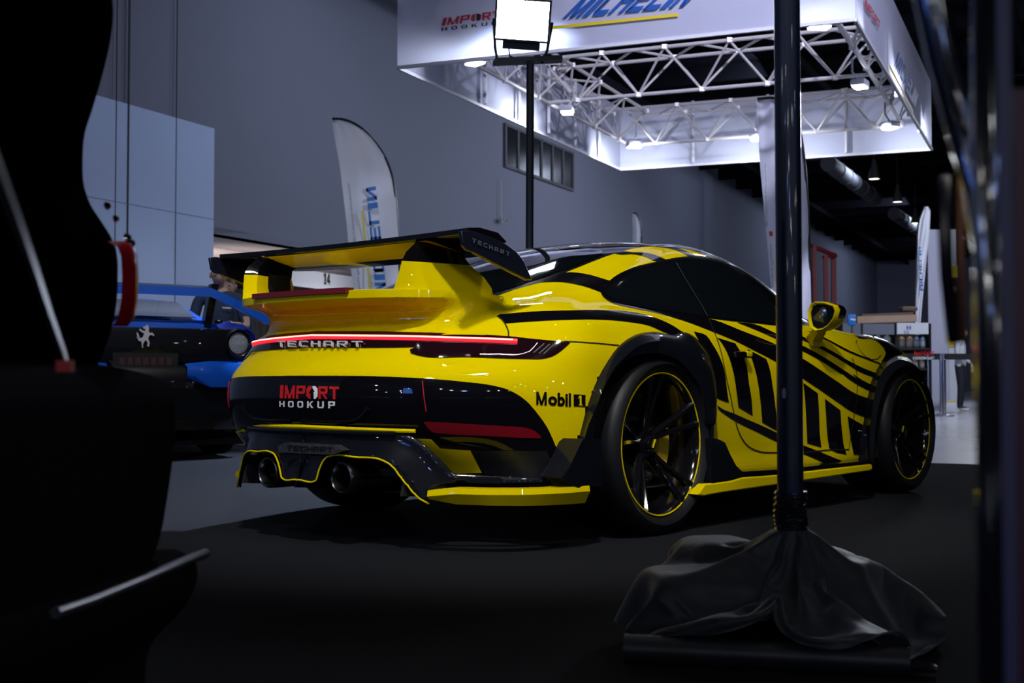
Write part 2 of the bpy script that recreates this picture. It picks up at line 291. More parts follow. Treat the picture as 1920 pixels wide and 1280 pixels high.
def spline(P,sub,mirror=None):
    """points of a smooth curve through P, sub steps per span; mirror: axis reflected at both ends"""
    n=len(P)
    if mirror is not None:
        f=lambda p:tuple(-v if k==mirror else v for k,v in enumerate(p))
        Q=[f(P[1])]+list(P)+[f(P[-2])]
        t,T=tangents(Q);t=t[1:-1];T=T[1:-1]
    else: t,T=tangents(P)
    out=[]
    for i in range(n-1):
        h=t[i+1]-t[i]
        for s in range(sub if i<n-2 else sub+1):
            u=s/sub;a=2*u**3-3*u*u+1;b=u**3-2*u*u+u;c=-2*u**3+3*u*u;d=u**3-u*u
            out.append(tuple(a*P[i][k]+b*h*T[i][k]+c*P[i+1][k]+d*h*T[i+1][k] for k in range(3)))
    return out
SUBU,SUBV=8,6
def body_grid():
    cols=[spline(c,SUBV) for c in CAGE]              # along each column (upwards)
    rings=[spline([c[r] for c in cols],SUBU,1) for r in range(len(cols[0]))]
    return rings                                     # rings[v][u] right half, y>=0
TRACE={
'swoosh':[(59.60,42.00),(60.18,41.80),(60.96,41.58),(61.76,41.35),(62.55,41.09),(63.39,40.71),(64.22,40.30),(65.07,39.86),(65.92,39.39),(66.79,38.92),(67.68,38.45),(68.57,37.98),(69.47,37.49),(70.39,37.00),(71.34,36.51),(72.21,36.01),(72.92,35.65),(73.66,35.27),(74.41,34.88),(75.17,34.48),(75.94,34.04),(76.71,33.57),(77.45,33.07),(78.20,32.55),(78.96,31.99),(79.72,31.44),(80.50,30.88),(81.29,30.32),(82.09,29.82),(82.89,29.41),(83.69,28.98),(84.49,28.54),(85.39,28.02),(86.30,27.47),(87.21,26.91),(88.11,26.33),(88.92,25.74),(89.75,25.14),(90.55,24.56),(91.36,23.97),(92.18,23.50),(93.00,23.03),(93.79,22.56),(94.58,22.08),(95.37,21.60),(96.22,21.11),(97.27,20.62),(98.37,20.11),(99.47,19.57),(100.60,19.06),(101.80,18.61),(102.88,18.28),(104.01,17.97),(105.16,17.58),(105.28,18.54),(105.41,19.39),(105.56,20.25),(105.72,21.10),(104.47,21.40),(103.22,21.70),(102.05,22.03),(101.00,22.44),(100.00,22.89),(99.05,23.38),(98.11,23.86),(97.00,24.55),(95.92,25.29),(95.08,26.02),(95.94,25.25),(97.07,24.47),(98.20,23.75),(97.23,24.28),(96.26,24.88),(95.45,25.46),(94.71,26.04),(93.97,26.60),(93.18,27.19),(92.42,27.77),(91.67,28.35),(90.92,28.90),(90.20,29.44),(89.44,29.97),(88.69,30.65),(87.92,31.32),(87.05,31.97),(86.17,32.60),(85.29,33.20),(84.37,33.80),(83.45,34.36),(82.53,34.89),(81.63,35.40),(80.73,35.90),(79.87,36.53),(79.03,37.22),(78.24,37.95),(77.50,38.73),(76.77,39.51),(76.04,40.26),(75.30,40.94),(74.53,41.51),(73.77,41.95),(73.62,42.34),(73.04,43.15),(72.28,43.41),(71.17,43.32),(69.92,43.12),(68.75,43.05),(67.67,43.10),(66.59,43.12),(65.52,43.11),(64.45,43.08),(63.40,43.03),(63.86,42.83),(62.79,42.67),(61.72,42.47),(60.66,42.24)],
'stripe_b':[(79.21,41.11),(80.17,41.12),(81.16,41.19),(82.13,41.16),(83.01,40.88),(83.95,40.10),(84.81,39.11),(85.56,38.16),(86.33,37.20),(87.09,36.36),(87.89,35.64),(88.62,35.00),(89.36,34.38),(90.10,33.76),(90.84,33.12),(91.51,32.54),(92.18,31.97),(92.86,31.39),(93.53,30.80),(94.30,30.08),(95.08,29.46),(95.87,28.83),(96.91,28.20),(98.01,27.57),(98.93,27.03),(99.87,26.49),(100.80,25.94),(101.75,25.39),(102.71,24.84),(101.60,26.07),(102.88,25.27),(104.23,24.51),(105.48,23.96),(106.77,23.54),(106.03,22.46),(104.54,22.95),(103.11,23.45),(102.08,23.87),(101.09,24.41),(100.15,25.03),(98.78,26.05),(98.62,25.89),(97.64,26.44),(96.65,26.98),(95.76,27.53),(95.03,28.07),(94.32,28.60),(93.62,29.12),(92.92,29.61),(92.12,30.17),(91.32,30.84),(90.53,31.49),(89.77,32.10),(89.01,32.70),(88.25,33.29),(87.41,33.88),(86.56,34.46),(85.71,35.05),(84.91,35.64),(84.13,36.29),(83.36,37.04),(82.62,37.78),(81.92,38.46),(81.23,39.12),(80.54,39.78),(79.87,40.44)],
'stripe_a':[(89.10,39.40),(89.74,38.60),(90.38,37.80),(91.03,36.97),(91.67,36.10),(92.25,35.47),(92.81,34.86),(93.40,34.28),(94.12,33.65),(94.85,33.04),(95.60,32.45),(96.45,31.85),(97.49,31.16),(98.51,30.44),(99.53,29.75),(100.60,29.13),(101.76,28.56),(102.89,28.05),(104.09,27.56),(105.35,27.10),(106.86,26.63),(108.42,26.18),(107.54,25.11),(106.12,25.58),(104.70,26.04),(103.37,26.54),(102.39,27.02),(101.48,27.55),(100.57,28.06),(99.52,28.66),(98.50,29.26),(97.50,29.85),(96.51,30.50),(95.63,31.16),(94.90,31.78),(94.18,32.40),(93.44,33.01),(92.73,33.64),(92.01,34.28),(91.29,34.93),(90.62,35.58),(89.95,36.32),(89.30,37.17),(88.67,38.03)],
'stripe_c':[(93.73,39.02),(94.76,38.17),(95.45,37.16),(96.09,36.00),(96.99,35.23),(97.89,34.53),(98.78,33.82),(99.70,33.15),(100.67,32.50),(101.68,31.91),(102.63,31.43),(103.61,30.98),(104.64,30.54),(105.69,30.11),(106.79,29.71),(107.90,29.32),(109.05,28.94),(110.25,28.59),(110.01,28.25),(108.80,28.61),(107.60,28.98),(106.46,29.37),(105.32,29.76),(104.21,30.14),(103.14,30.56),(102.10,31.01),(101.14,31.49),(100.17,32.06),(99.27,32.69),(98.41,33.36),(97.56,34.05),(96.73,34.74),(95.83,35.56),(95.13,36.57),(94.46,37.78)],
'bar_rear':[(67.48,34.77),(68.62,34.70),(69.77,34.62),(70.64,34.24),(71.17,33.25),(71.56,32.08),(72.07,30.85),(72.41,29.65),(72.61,28.91),(72.81,28.16),(72.98,27.40),(73.13,26.49),(73.23,25.56),(73.28,24.62),(73.33,23.75),(73.35,23.21),(73.45,22.45),(73.61,21.69),(73.78,20.94),(72.68,21.20),(71.47,21.52),(70.18,21.99),(69.91,22.74),(69.67,23.49),(69.37,24.30),(69.01,25.02),(68.58,25.72),(68.17,26.40),(67.89,27.11),(67.86,28.02),(68.05,29.00),(68.28,30.00),(68.27,31.23),(67.97,32.22),(67.64,33.19)],
'bar_door_1':[(73.18,34.04),(74.03,33.77),(74.88,33.46),(75.74,33.14),(76.61,32.80),(76.88,31.81),(77.17,30.82),(77.44,29.85),(77.67,29.08),(77.89,28.29),(78.07,27.49),(78.19,26.56),(78.24,25.60),(78.27,24.63),(78.33,23.74),(78.46,23.00),(78.63,22.26),(78.78,21.52),(78.88,20.83),(78.96,20.15),(79.03,19.46),(79.10,18.77),(78.06,19.24),(77.01,19.71),(75.96,20.17),(75.82,20.87),(75.69,21.57),(75.58,22.27),(75.47,22.96),(75.38,23.66),(75.27,24.70),(75.15,25.83),(75.01,26.65),(74.87,27.46),(74.69,28.47),(74.51,29.49),(74.29,30.62),(74.05,31.71),(73.75,32.74)],
'bar_door_2':[(78.90,31.29),(79.82,30.60),(80.75,29.93),(81.69,29.43),(82.64,28.92),(82.88,27.90),(83.12,26.88),(83.28,25.82),(83.38,24.74),(83.48,23.73),(83.61,22.89),(83.76,22.05),(83.91,21.13),(84.06,20.22),(84.21,19.50),(84.37,18.77),(84.54,18.05),(84.70,17.12),(84.87,16.17),(85.03,15.23),(84.07,15.80),(83.12,16.38),(82.18,16.96),(81.23,17.54),(81.15,18.45),(81.06,19.25),(80.96,20.05),(80.84,20.80),(80.72,21.55),(80.60,22.30),(80.48,23.04),(80.37,23.85),(80.25,24.84),(80.10,25.87),(79.90,26.83),(79.72,27.66),(79.55,28.50),(79.36,29.32),(79.13,30.18)],
'bar_door_3':[(85.11,26.03),(86.13,25.47),(87.17,24.90),(88.19,24.33),(88.23,23.42),(88.28,22.59),(88.36,21.76),(88.44,20.93),(88.54,20.10),(88.64,19.26),(88.74,18.43),(88.83,17.47),(88.92,16.37),(89.02,15.28),(89.12,14.18),(89.22,13.08),(88.31,13.55),(87.34,14.00),(86.34,14.45),(86.21,15.53),(86.09,16.61),(85.97,17.69),(85.85,18.58),(85.72,19.40),(85.60,20.22),(85.48,20.99),(85.38,21.75),(85.29,22.51),(85.23,23.28),(85.18,24.05),(85.14,25.04)],
'bar_door_4':[(90.14,23.93),(90.86,23.49),(91.58,23.04),(92.32,22.58),(93.06,22.12),(93.12,21.36),(93.18,20.61),(93.25,19.85),(93.31,19.09),(93.37,18.18),(93.41,17.05),(93.46,15.87),(93.53,14.68),(93.64,13.49),(93.80,12.34),(93.91,11.15),(92.94,11.57),(91.98,11.98),(91.00,12.37),(90.94,13.47),(90.88,14.57),(90.83,15.67),(90.77,16.77),(90.71,17.87),(90.66,18.66),(90.59,19.43),(90.53,20.19),(90.45,20.95),(90.37,21.71),(90.29,22.45),(90.21,23.19)],
'bar_door_5':[(94.48,21.20),(95.28,20.68),(96.11,20.15),(97.17,19.62),(98.23,19.09),(98.36,18.26),(98.49,17.26),(98.64,16.18),(98.82,15.09),(99.04,14.01),(99.29,12.82),(99.54,11.62),(99.81,10.44),(100.37,8.99),(98.91,9.32),(97.48,9.64),(96.27,10.18),(95.55,10.91),(95.45,12.04),(95.27,13.14),(95.12,14.23),(95.01,15.30),(94.93,16.37),(94.87,17.44),(94.79,18.39),(94.69,19.33),(94.58,20.26)],
'bar_door_6':[(100.27,18.00),(101.39,17.42),(102.54,16.84),(103.72,16.26),(104.93,15.66),(105.13,14.40),(105.35,13.14),(105.60,11.86),(105.76,10.75),(105.89,9.70),(106.07,8.61),(104.30,8.73),(102.57,8.86),(102.30,9.93),(102.07,10.98),(101.72,12.27),(101.32,13.53),(100.97,14.78),(100.70,15.86),(100.48,16.93)],
'low_stripe':[(70.77,20.63),(72.14,20.10),(73.00,19.79),(73.91,19.54),(74.82,19.28),(75.77,18.97),(76.72,18.64),(77.66,18.31),(78.78,17.92),(79.89,17.43),(80.99,16.92),(82.04,16.40),(83.08,15.86),(84.12,15.32),(85.06,14.82),(86.01,14.31),(86.96,13.80),(87.93,13.29),(88.81,12.78),(89.69,12.29),(90.53,11.83),(91.36,11.37),(92.20,10.92),(93.02,10.48),(93.92,9.97),(94.82,9.46),(95.75,8.95),(96.87,8.46),(98.10,7.98),(99.49,7.43),(100.99,6.82),(99.53,6.82),(98.12,6.78),(96.70,6.82),(95.44,7.06),(94.48,7.46),(93.55,8.00),(92.72,8.52),(91.90,9.02),(91.11,9.45),(90.34,9.89),(89.57,10.33),(88.75,10.81),(87.92,11.33),(86.98,11.86),(86.02,12.38),(85.07,12.89),(84.13,13.40),(83.14,13.95),(82.15,14.49),(81.16,15.03),(80.17,15.57),(79.21,16.07),(78.24,16.55),(77.26,17.04),(76.30,17.54),(75.35,18.05),(74.56,18.41),(73.76,18.78),(73.00,19.17),(72.27,19.53),(71.49,19.95)],
'crest_stripe':[(27.89,40.83),(29.03,40.73),(30.17,40.65),(31.30,40.58),(32.36,40.52),(33.31,40.46),(34.24,40.37),(35.15,40.26),(36.06,40.11),(36.96,39.94),(37.85,39.76),(38.75,39.56),(39.66,39.36),(40.46,39.16),(41.23,38.96),(42.06,38.78),(42.97,38.61),(43.94,38.44),(44.96,38.28),(46.02,38.13),(47.09,38.00),(48.13,37.90),(48.95,37.85),(49.82,37.86),(50.72,37.90),(51.65,37.97),(52.58,38.03),(53.49,38.05),(54.42,38.00),(55.35,37.91),(56.24,37.73),(57.12,37.47),(57.95,37.13),(58.78,36.78),(59.62,36.39),(60.43,35.96),(61.27,35.63),(62.06,35.23),(62.81,34.76),(63.54,34.23),(64.32,33.72),(63.01,32.19),(61.87,32.29),(60.72,32.37),(59.62,32.48),(58.57,32.64),(57.65,32.89),(56.81,33.21),(55.96,33.50),(55.06,33.69),(54.12,33.82),(53.17,33.90),(52.22,33.97),(51.31,34.07),(50.46,34.17),(49.62,34.27),(48.79,34.37),(47.96,34.47),(47.03,34.59),(46.09,34.73),(45.01,34.89),(43.97,35.07),(42.98,35.25),(42.05,35.42),(41.18,35.57),(40.38,35.71),(39.56,35.85),(38.74,36.00),(37.96,36.17),(37.22,36.33),(36.48,36.49),(35.74,36.64),(35.00,36.78),(34.26,36.91),(33.53,37.02),(32.79,37.11),(32.03,37.18),(31.18,37.23),(30.33,37.27),(29.56,39.20)],
'cpillar_stripe':[(22.89,51.14),(23.10,51.60),(23.19,52.11),(23.25,52.63),(23.41,53.13),(23.77,53.58),(24.68,53.95),(26.08,54.25),(27.72,54.52),(29.57,54.74),(31.62,54.89),(34.69,54.90),(38.52,54.74),(41.95,54.47),(45.09,54.12),(48.36,53.56),(50.94,52.78),(51.80,51.20),(52.23,50.16),(52.21,49.15),(50.88,49.51),(49.46,49.98),(47.59,50.55),(44.84,51.16),(42.29,51.64),(39.94,51.99),(36.13,52.27),(32.98,52.39),(30.67,52.31),(28.87,52.10),(27.28,51.84),(25.71,51.57),(24.04,51.33)],
'roof_stripe_1':[(25.55,60.68),(25.75,61.39),(27.45,61.80),(30.26,61.88),(33.50,61.99),(36.11,62.24),(38.80,62.48),(42.03,62.58),(46.30,62.41),(53.88,61.80),(61.13,60.52),(66.40,58.86),(64.98,58.34),(63.27,58.11),(59.86,58.96),(54.64,60.38),(47.83,61.18),(41.38,61.63),(36.83,61.63),(34.29,61.40),(32.22,61.06),(30.68,60.75),(28.79,60.59)],
'roof_stripe_2':[(41.47,65.66),(45.48,66.04),(53.26,66.57),(60.00,66.52),(64.01,66.04),(68.59,65.20),(72.31,63.95),(74.25,62.62),(75.76,61.64),(76.65,60.94),(77.50,60.38),(76.11,60.15),(74.92,60.12),(73.96,60.63),(72.93,61.41),(69.87,62.69),(63.57,64.42),(57.08,65.33),(50.73,65.59),(45.57,65.63)],
'window_surround':[(52.04,49.21),(52.18,50.31),(51.69,51.51),(50.81,52.83),(50.38,53.97),(50.64,54.60),(51.22,55.12),(52.08,55.58),(53.36,55.94),(54.91,56.32),(56.51,56.68),(57.98,57.01),(59.59,57.38),(61.38,57.74),(63.27,58.11),(64.85,58.50),(66.40,58.86),(68.17,59.16),(70.12,59.44),(72.16,59.68),(73.48,59.91),(74.92,60.12),(76.20,60.28),(77.56,60.46),(79.06,60.60),(80.56,60.73),(82.08,60.95),(85.15,61.89),(88.34,62.65),(89.73,62.46),(90.47,61.99),(91.64,61.68),(91.46,60.86),(91.47,60.07),(92.89,59.87),(92.46,58.82),(92.93,58.19),(93.78,57.72),(93.79,56.87),(93.85,56.04),(94.92,55.61),(94.53,54.62),(95.26,53.99),(94.98,52.82),(95.68,51.98),(95.53,51.07),(96.54,50.40),(96.06,49.50),(97.81,48.80),(98.52,48.02),(99.68,46.74),(101.90,45.79),(97.59,43.26),(95.76,43.97),(94.47,44.64),(93.50,45.18),(92.59,45.73),(91.73,46.28),(90.42,44.39),(89.12,42.51),(87.85,40.96),(86.74,41.10),(85.64,41.23),(84.54,41.34),(83.57,41.40),(82.60,41.43),(81.65,41.44),(80.70,41.44),(79.78,41.46),(78.87,41.51),(77.92,41.59),(77.00,41.70),(76.09,41.81),(75.19,41.93),(74.31,42.05),(73.44,42.18),(72.56,42.31),(71.56,42.44),(70.36,42.57),(69.17,42.69),(67.99,42.77),(66.81,42.80),(65.70,42.75),(64.58,42.62),(63.46,42.44),(62.36,42.24),(61.29,42.06),(60.26,41.97),(59.19,41.97),(58.17,42.08),(57.21,42.29),(56.31,42.64),(55.43,42.96),(54.57,43.33),(53.87,44.06),(53.38,44.92),(52.97,46.09),(52.50,48.16)],
'quarter_window':[(52.97,49.29),(53.67,50.19),(54.08,51.08),(54.35,51.98),(54.83,52.80),(55.76,53.54),(56.78,54.15),(57.96,54.61),(59.36,55.06),(60.55,55.51),(61.89,55.93),(63.28,56.35),(64.88,56.76),(66.46,57.10),(68.14,57.44),(69.96,57.80),(71.25,56.44),(72.09,55.27),(72.52,54.21),(72.85,53.26),(73.12,52.53),(73.37,51.85),(73.61,51.19),(73.79,50.53),(73.92,49.86),(73.95,49.08),(73.86,48.21),(73.61,45.86),(73.25,42.96),(72.44,43.11),(71.50,43.25),(70.39,43.38),(69.31,43.51),(68.23,43.62),(67.17,43.71),(65.99,43.76),(64.80,43.76),(63.62,43.72),(62.47,43.67),(61.35,43.65),(60.29,43.72),(59.28,43.81),(58.30,43.91),(57.37,44.12),(56.54,44.52),(55.86,45.18),(55.09,45.93),(54.34,46.87),(53.75,48.19)],
'door_window':[(71.19,57.83),(72.79,58.07),(74.19,58.35),(75.68,58.57),(77.23,58.69),(78.82,58.74),(80.35,58.70),(81.72,58.59),(82.81,58.44),(83.87,58.25),(84.86,58.01),(85.80,57.73),(86.58,57.36),(87.16,56.84),(87.59,56.21),(87.89,55.49),(88.15,54.74),(88.42,53.99),(88.81,53.40),(89.22,52.83),(89.64,52.27),(90.04,51.69),(90.41,51.10),(90.75,50.48),(91.03,49.82),(91.27,49.08),(91.39,48.27),(91.45,46.38),(91.47,43.94),(91.48,41.60),(91.46,39.65),(91.92,41.73),(92.37,44.26),(90.65,42.31),(89.19,41.33),(88.18,41.92),(87.11,42.14),(85.94,42.11),(84.79,42.08),(83.80,42.12),(82.83,42.16),(81.87,42.19),(80.93,42.23),(80.01,42.28),(79.11,42.34),(78.19,42.43),(77.29,42.53),(76.41,42.64),(75.54,42.75),(74.68,42.85),(73.83,42.94),(74.12,45.87),(74.30,48.22),(74.34,49.09),(74.27,49.90),(74.13,50.68),(73.95,51.45),(73.75,52.15),(73.53,52.88),(73.29,53.69),(73.00,54.59),(72.63,55.57),(72.13,56.63)],
'bumper_insert':[(0.00,24.37),(0.98,24.37),(1.68,24.35),(2.35,24.34),(3.01,24.34),(3.66,24.33),(4.28,24.33),(4.90,24.32),(5.50,24.32),(6.10,24.31),(6.67,24.30),(7.24,24.29),(7.80,24.28),(8.46,24.26),(9.17,24.24),(9.87,24.21),(10.55,24.18),(11.26,24.14),(11.96,24.10),(12.64,24.06),(13.32,24.01),(13.99,23.98),(14.65,23.96),(15.30,23.93),(15.94,23.90),(16.71,23.87),(17.48,23.83),(18.24,23.80),(18.99,23.76),(19.74,23.71),(20.48,23.66),(21.22,23.61),(21.97,23.55),(22.71,23.50),(23.46,23.43),(24.18,23.37),(24.87,23.31),(25.56,23.25),(26.25,23.17),(26.93,23.08),(27.60,22.97),(28.22,22.86),(28.85,22.75),(29.46,22.62),(30.06,22.44),(30.67,22.22),(31.27,21.96),(31.85,21.68),(32.36,21.37),(32.80,21.04),(33.21,20.68),(33.61,20.30),(33.99,19.91),(34.45,19.43),(34.89,18.92),(35.30,18.38),(35.62,17.83),(35.92,17.10),(36.21,16.36),(36.50,15.61),(36.79,14.86),(37.09,14.10),(37.37,13.32),(37.64,12.54),(37.88,11.74),(38.09,10.83),(38.25,9.95),(38.42,9.07),(37.64,8.98),(36.86,8.88),(36.11,8.78),(35.36,8.68),(34.61,8.57),(33.86,8.48),(33.11,8.39),(32.31,8.31),(31.23,8.23),(29.96,8.14),(28.64,8.06),(27.30,7.97),(25.92,7.87),(24.53,7.78),(23.39,7.70),(22.39,7.62),(21.37,7.55),(20.35,7.48),(19.33,7.42),(18.31,7.36),(17.27,7.32),(16.21,7.27),(15.36,7.22),(14.54,7.17),(13.71,7.12),(12.86,7.07),(12.00,7.01),(11.11,6.93),(10.19,6.84),(9.27,6.75),(8.34,6.66),(7.56,6.57),(6.88,6.49),(6.20,6.41),(5.52,6.34),(4.84,6.26),(4.14,6.19),(3.44,6.11),(2.72,6.03),(1.96,5.89),(1.12,5.69),(0.00,4.14)],
'light_bar':[(0.00,36.62),(1.14,36.45),(1.85,36.42),(2.54,36.39),(3.22,36.36),(3.88,36.34),(4.51,36.31),(5.14,36.28),(5.74,36.25),(6.33,36.22),(6.92,36.18),(7.49,36.15),(8.09,36.12),(8.96,36.08),(9.80,36.05),(10.63,36.02),(11.44,35.98),(12.23,35.93),(13.02,35.88),(13.81,35.83),(14.60,35.77),(15.39,35.70),(16.21,35.63),(17.15,35.56),(18.08,35.48),(18.99,35.40),(19.91,35.32),(20.82,35.23),(21.72,35.13),(22.63,35.02),(23.49,34.92),(24.29,34.81),(25.01,34.69),(25.73,34.56),(26.45,34.43),(27.15,34.28),(27.85,34.12),(28.54,33.95),(29.22,33.77),(29.90,33.58),(30.57,33.38),(31.27,33.15),(31.97,32.91),(32.63,32.67),(33.27,32.44),(33.92,32.23),(34.56,32.02),(35.16,31.85),(35.77,31.69),(36.38,31.54),(37.00,31.40),(37.65,31.26),(38.31,31.12),(38.99,30.99),(38.31,30.33),(37.65,29.70),(37.10,29.22),(36.56,28.76),(36.01,28.39),(35.34,28.08),(34.66,27.88),(34.08,27.78),(33.50,27.76),(32.92,27.79),(32.33,27.81),(31.67,27.83),(31.00,27.88),(30.33,27.95),(29.67,28.03),(29.01,28.14),(28.35,28.25),(27.70,28.37),(27.04,28.50),(26.38,28.62),(25.73,28.74),(25.07,28.86),(24.41,28.95),(23.72,29.00),(22.95,29.01),(22.19,28.99),(21.44,28.94),(20.68,28.90),(19.93,28.86),(19.17,28.86),(18.41,28.89),(17.64,28.99),(16.85,29.15),(16.05,29.40),(15.46,29.68),(14.88,29.97),(14.58,30.97),(15.38,31.66),(14.66,31.65),(13.94,31.63),(13.21,31.62),(12.48,31.62),(11.74,31.62),(10.99,31.62),(10.23,31.62),(9.46,31.63),(8.67,31.65),(7.91,31.66),(7.35,31.68),(6.79,31.71),(6.21,31.73),(5.62,31.76),(5.01,31.79),(4.39,31.82),(3.75,31.86),(3.10,31.89),(2.43,31.93),(1.74,31.96),(1.04,32.00),(0.00,32.11)],
'reflector':[(17.68,19.14),(18.45,19.12),(19.22,19.09),(19.99,19.07),(20.75,19.04),(21.51,19.01),(22.18,18.98),(22.86,18.94),(23.54,18.90),(24.20,18.86),(24.83,18.82),(25.49,18.78),(26.16,18.74),(26.82,18.70),(27.48,18.66),(28.15,18.62),(28.82,18.58),(29.49,18.53),(30.22,18.50),(30.95,18.47),(31.69,18.42),(32.38,18.32),(33.03,18.16),(33.65,17.89),(34.38,17.11),(34.48,16.73),(33.77,16.75),(33.07,16.78),(32.37,16.81),(31.64,16.85),(30.87,16.90),(30.12,16.96),(29.37,17.03),(28.64,17.09),(27.91,17.15),(27.18,17.22),(26.46,17.27),(25.74,17.32),(25.02,17.35),(24.28,17.38),(23.54,17.41),(22.78,17.45),(22.03,17.50),(21.28,17.56),(20.55,17.65),(19.85,17.69),(19.16,17.74),(18.60,17.94),(18.25,18.25),(17.97,18.61)],
'yellow_wing':[(11.51,17.68),(12.23,17.57),(12.94,17.46),(13.65,17.35),(14.35,17.25),(14.94,17.19),(15.52,17.14),(16.13,17.09),(16.84,17.05),(17.53,17.00),(18.21,16.95),(18.56,16.18),(18.80,15.49),(19.57,15.42),(20.34,15.35),(21.12,15.28),(21.89,15.21),(22.66,15.14),(23.44,15.07),(23.43,14.41),(23.41,13.75),(23.38,13.09),(23.33,12.40),(23.28,11.72),(23.25,11.04),(22.42,11.02),(21.60,10.99),(20.77,10.97),(19.94,10.94),(19.10,10.92),(18.26,10.89),(17.92,11.46),(17.60,12.04),(17.36,12.66),(17.24,13.28),(17.17,13.92),(17.03,14.53),(16.84,15.10),(16.56,15.63),(16.20,16.08),(15.71,16.43),(15.21,16.72),(14.67,16.93),(14.06,17.05),(13.39,17.12),(12.70,17.15),(12.00,17.19),(11.30,17.25)],
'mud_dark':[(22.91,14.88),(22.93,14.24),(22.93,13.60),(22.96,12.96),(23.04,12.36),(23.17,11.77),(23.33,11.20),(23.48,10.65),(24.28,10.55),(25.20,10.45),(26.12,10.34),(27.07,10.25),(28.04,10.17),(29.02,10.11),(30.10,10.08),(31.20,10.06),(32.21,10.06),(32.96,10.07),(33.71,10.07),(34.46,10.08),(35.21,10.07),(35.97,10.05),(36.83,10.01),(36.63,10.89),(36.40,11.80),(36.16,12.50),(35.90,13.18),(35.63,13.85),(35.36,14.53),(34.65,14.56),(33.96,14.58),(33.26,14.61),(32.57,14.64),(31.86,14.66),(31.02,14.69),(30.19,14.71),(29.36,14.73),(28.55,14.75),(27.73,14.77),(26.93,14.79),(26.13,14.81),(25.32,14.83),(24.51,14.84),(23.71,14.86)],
'fuel_flap':[(105.52,34.39),(106.60,34.93),(108.32,34.97),(110.04,34.92),(111.73,34.66),(112.25,33.83),(112.30,32.79),(111.84,31.71),(111.30,30.59),(109.93,29.60),(107.74,29.47),(106.12,30.13),(105.39,31.16),(105.14,32.46)],
'fender_vent':[(106.86,36.92),(107.17,35.32),(108.48,34.96),(110.37,35.04),(111.95,34.89),(112.87,34.26),(113.51,33.45),(113.82,32.54),(113.76,31.30),(112.04,30.04),(110.51,28.85),(112.45,29.59),(114.84,30.28),(117.04,30.71),(119.67,31.27),(123.98,32.55),(125.49,34.31),(123.71,34.61),(121.49,34.88),(119.98,35.48),(118.42,35.91),(116.45,36.08),(115.73,36.79),(114.17,36.99),(112.32,36.89),(110.62,37.08),(108.60,36.91)],
}
QUAD={
'import':[(-2.03,23.01),(6.35,22.85),(6.38,21.50),(-1.96,21.54)],
'hookup':[(-2.16,21.24),(6.30,21.27),(6.22,20.51),(-2.26,20.57)],
'maker':[(-5.44,33.70),(7.63,32.99),(7.87,31.52),(-5.03,32.09)],
'mobil':[(33.77,22.40),(38.69,22.58),(38.72,20.90),(33.79,20.93)],
'one':[(39.10,22.47),(40.94,22.46),(40.96,20.95),(39.13,20.98)],
'badge':[(-0.14,15.71),(5.63,15.83),(4.63,14.45),(-1.46,14.25)],
}
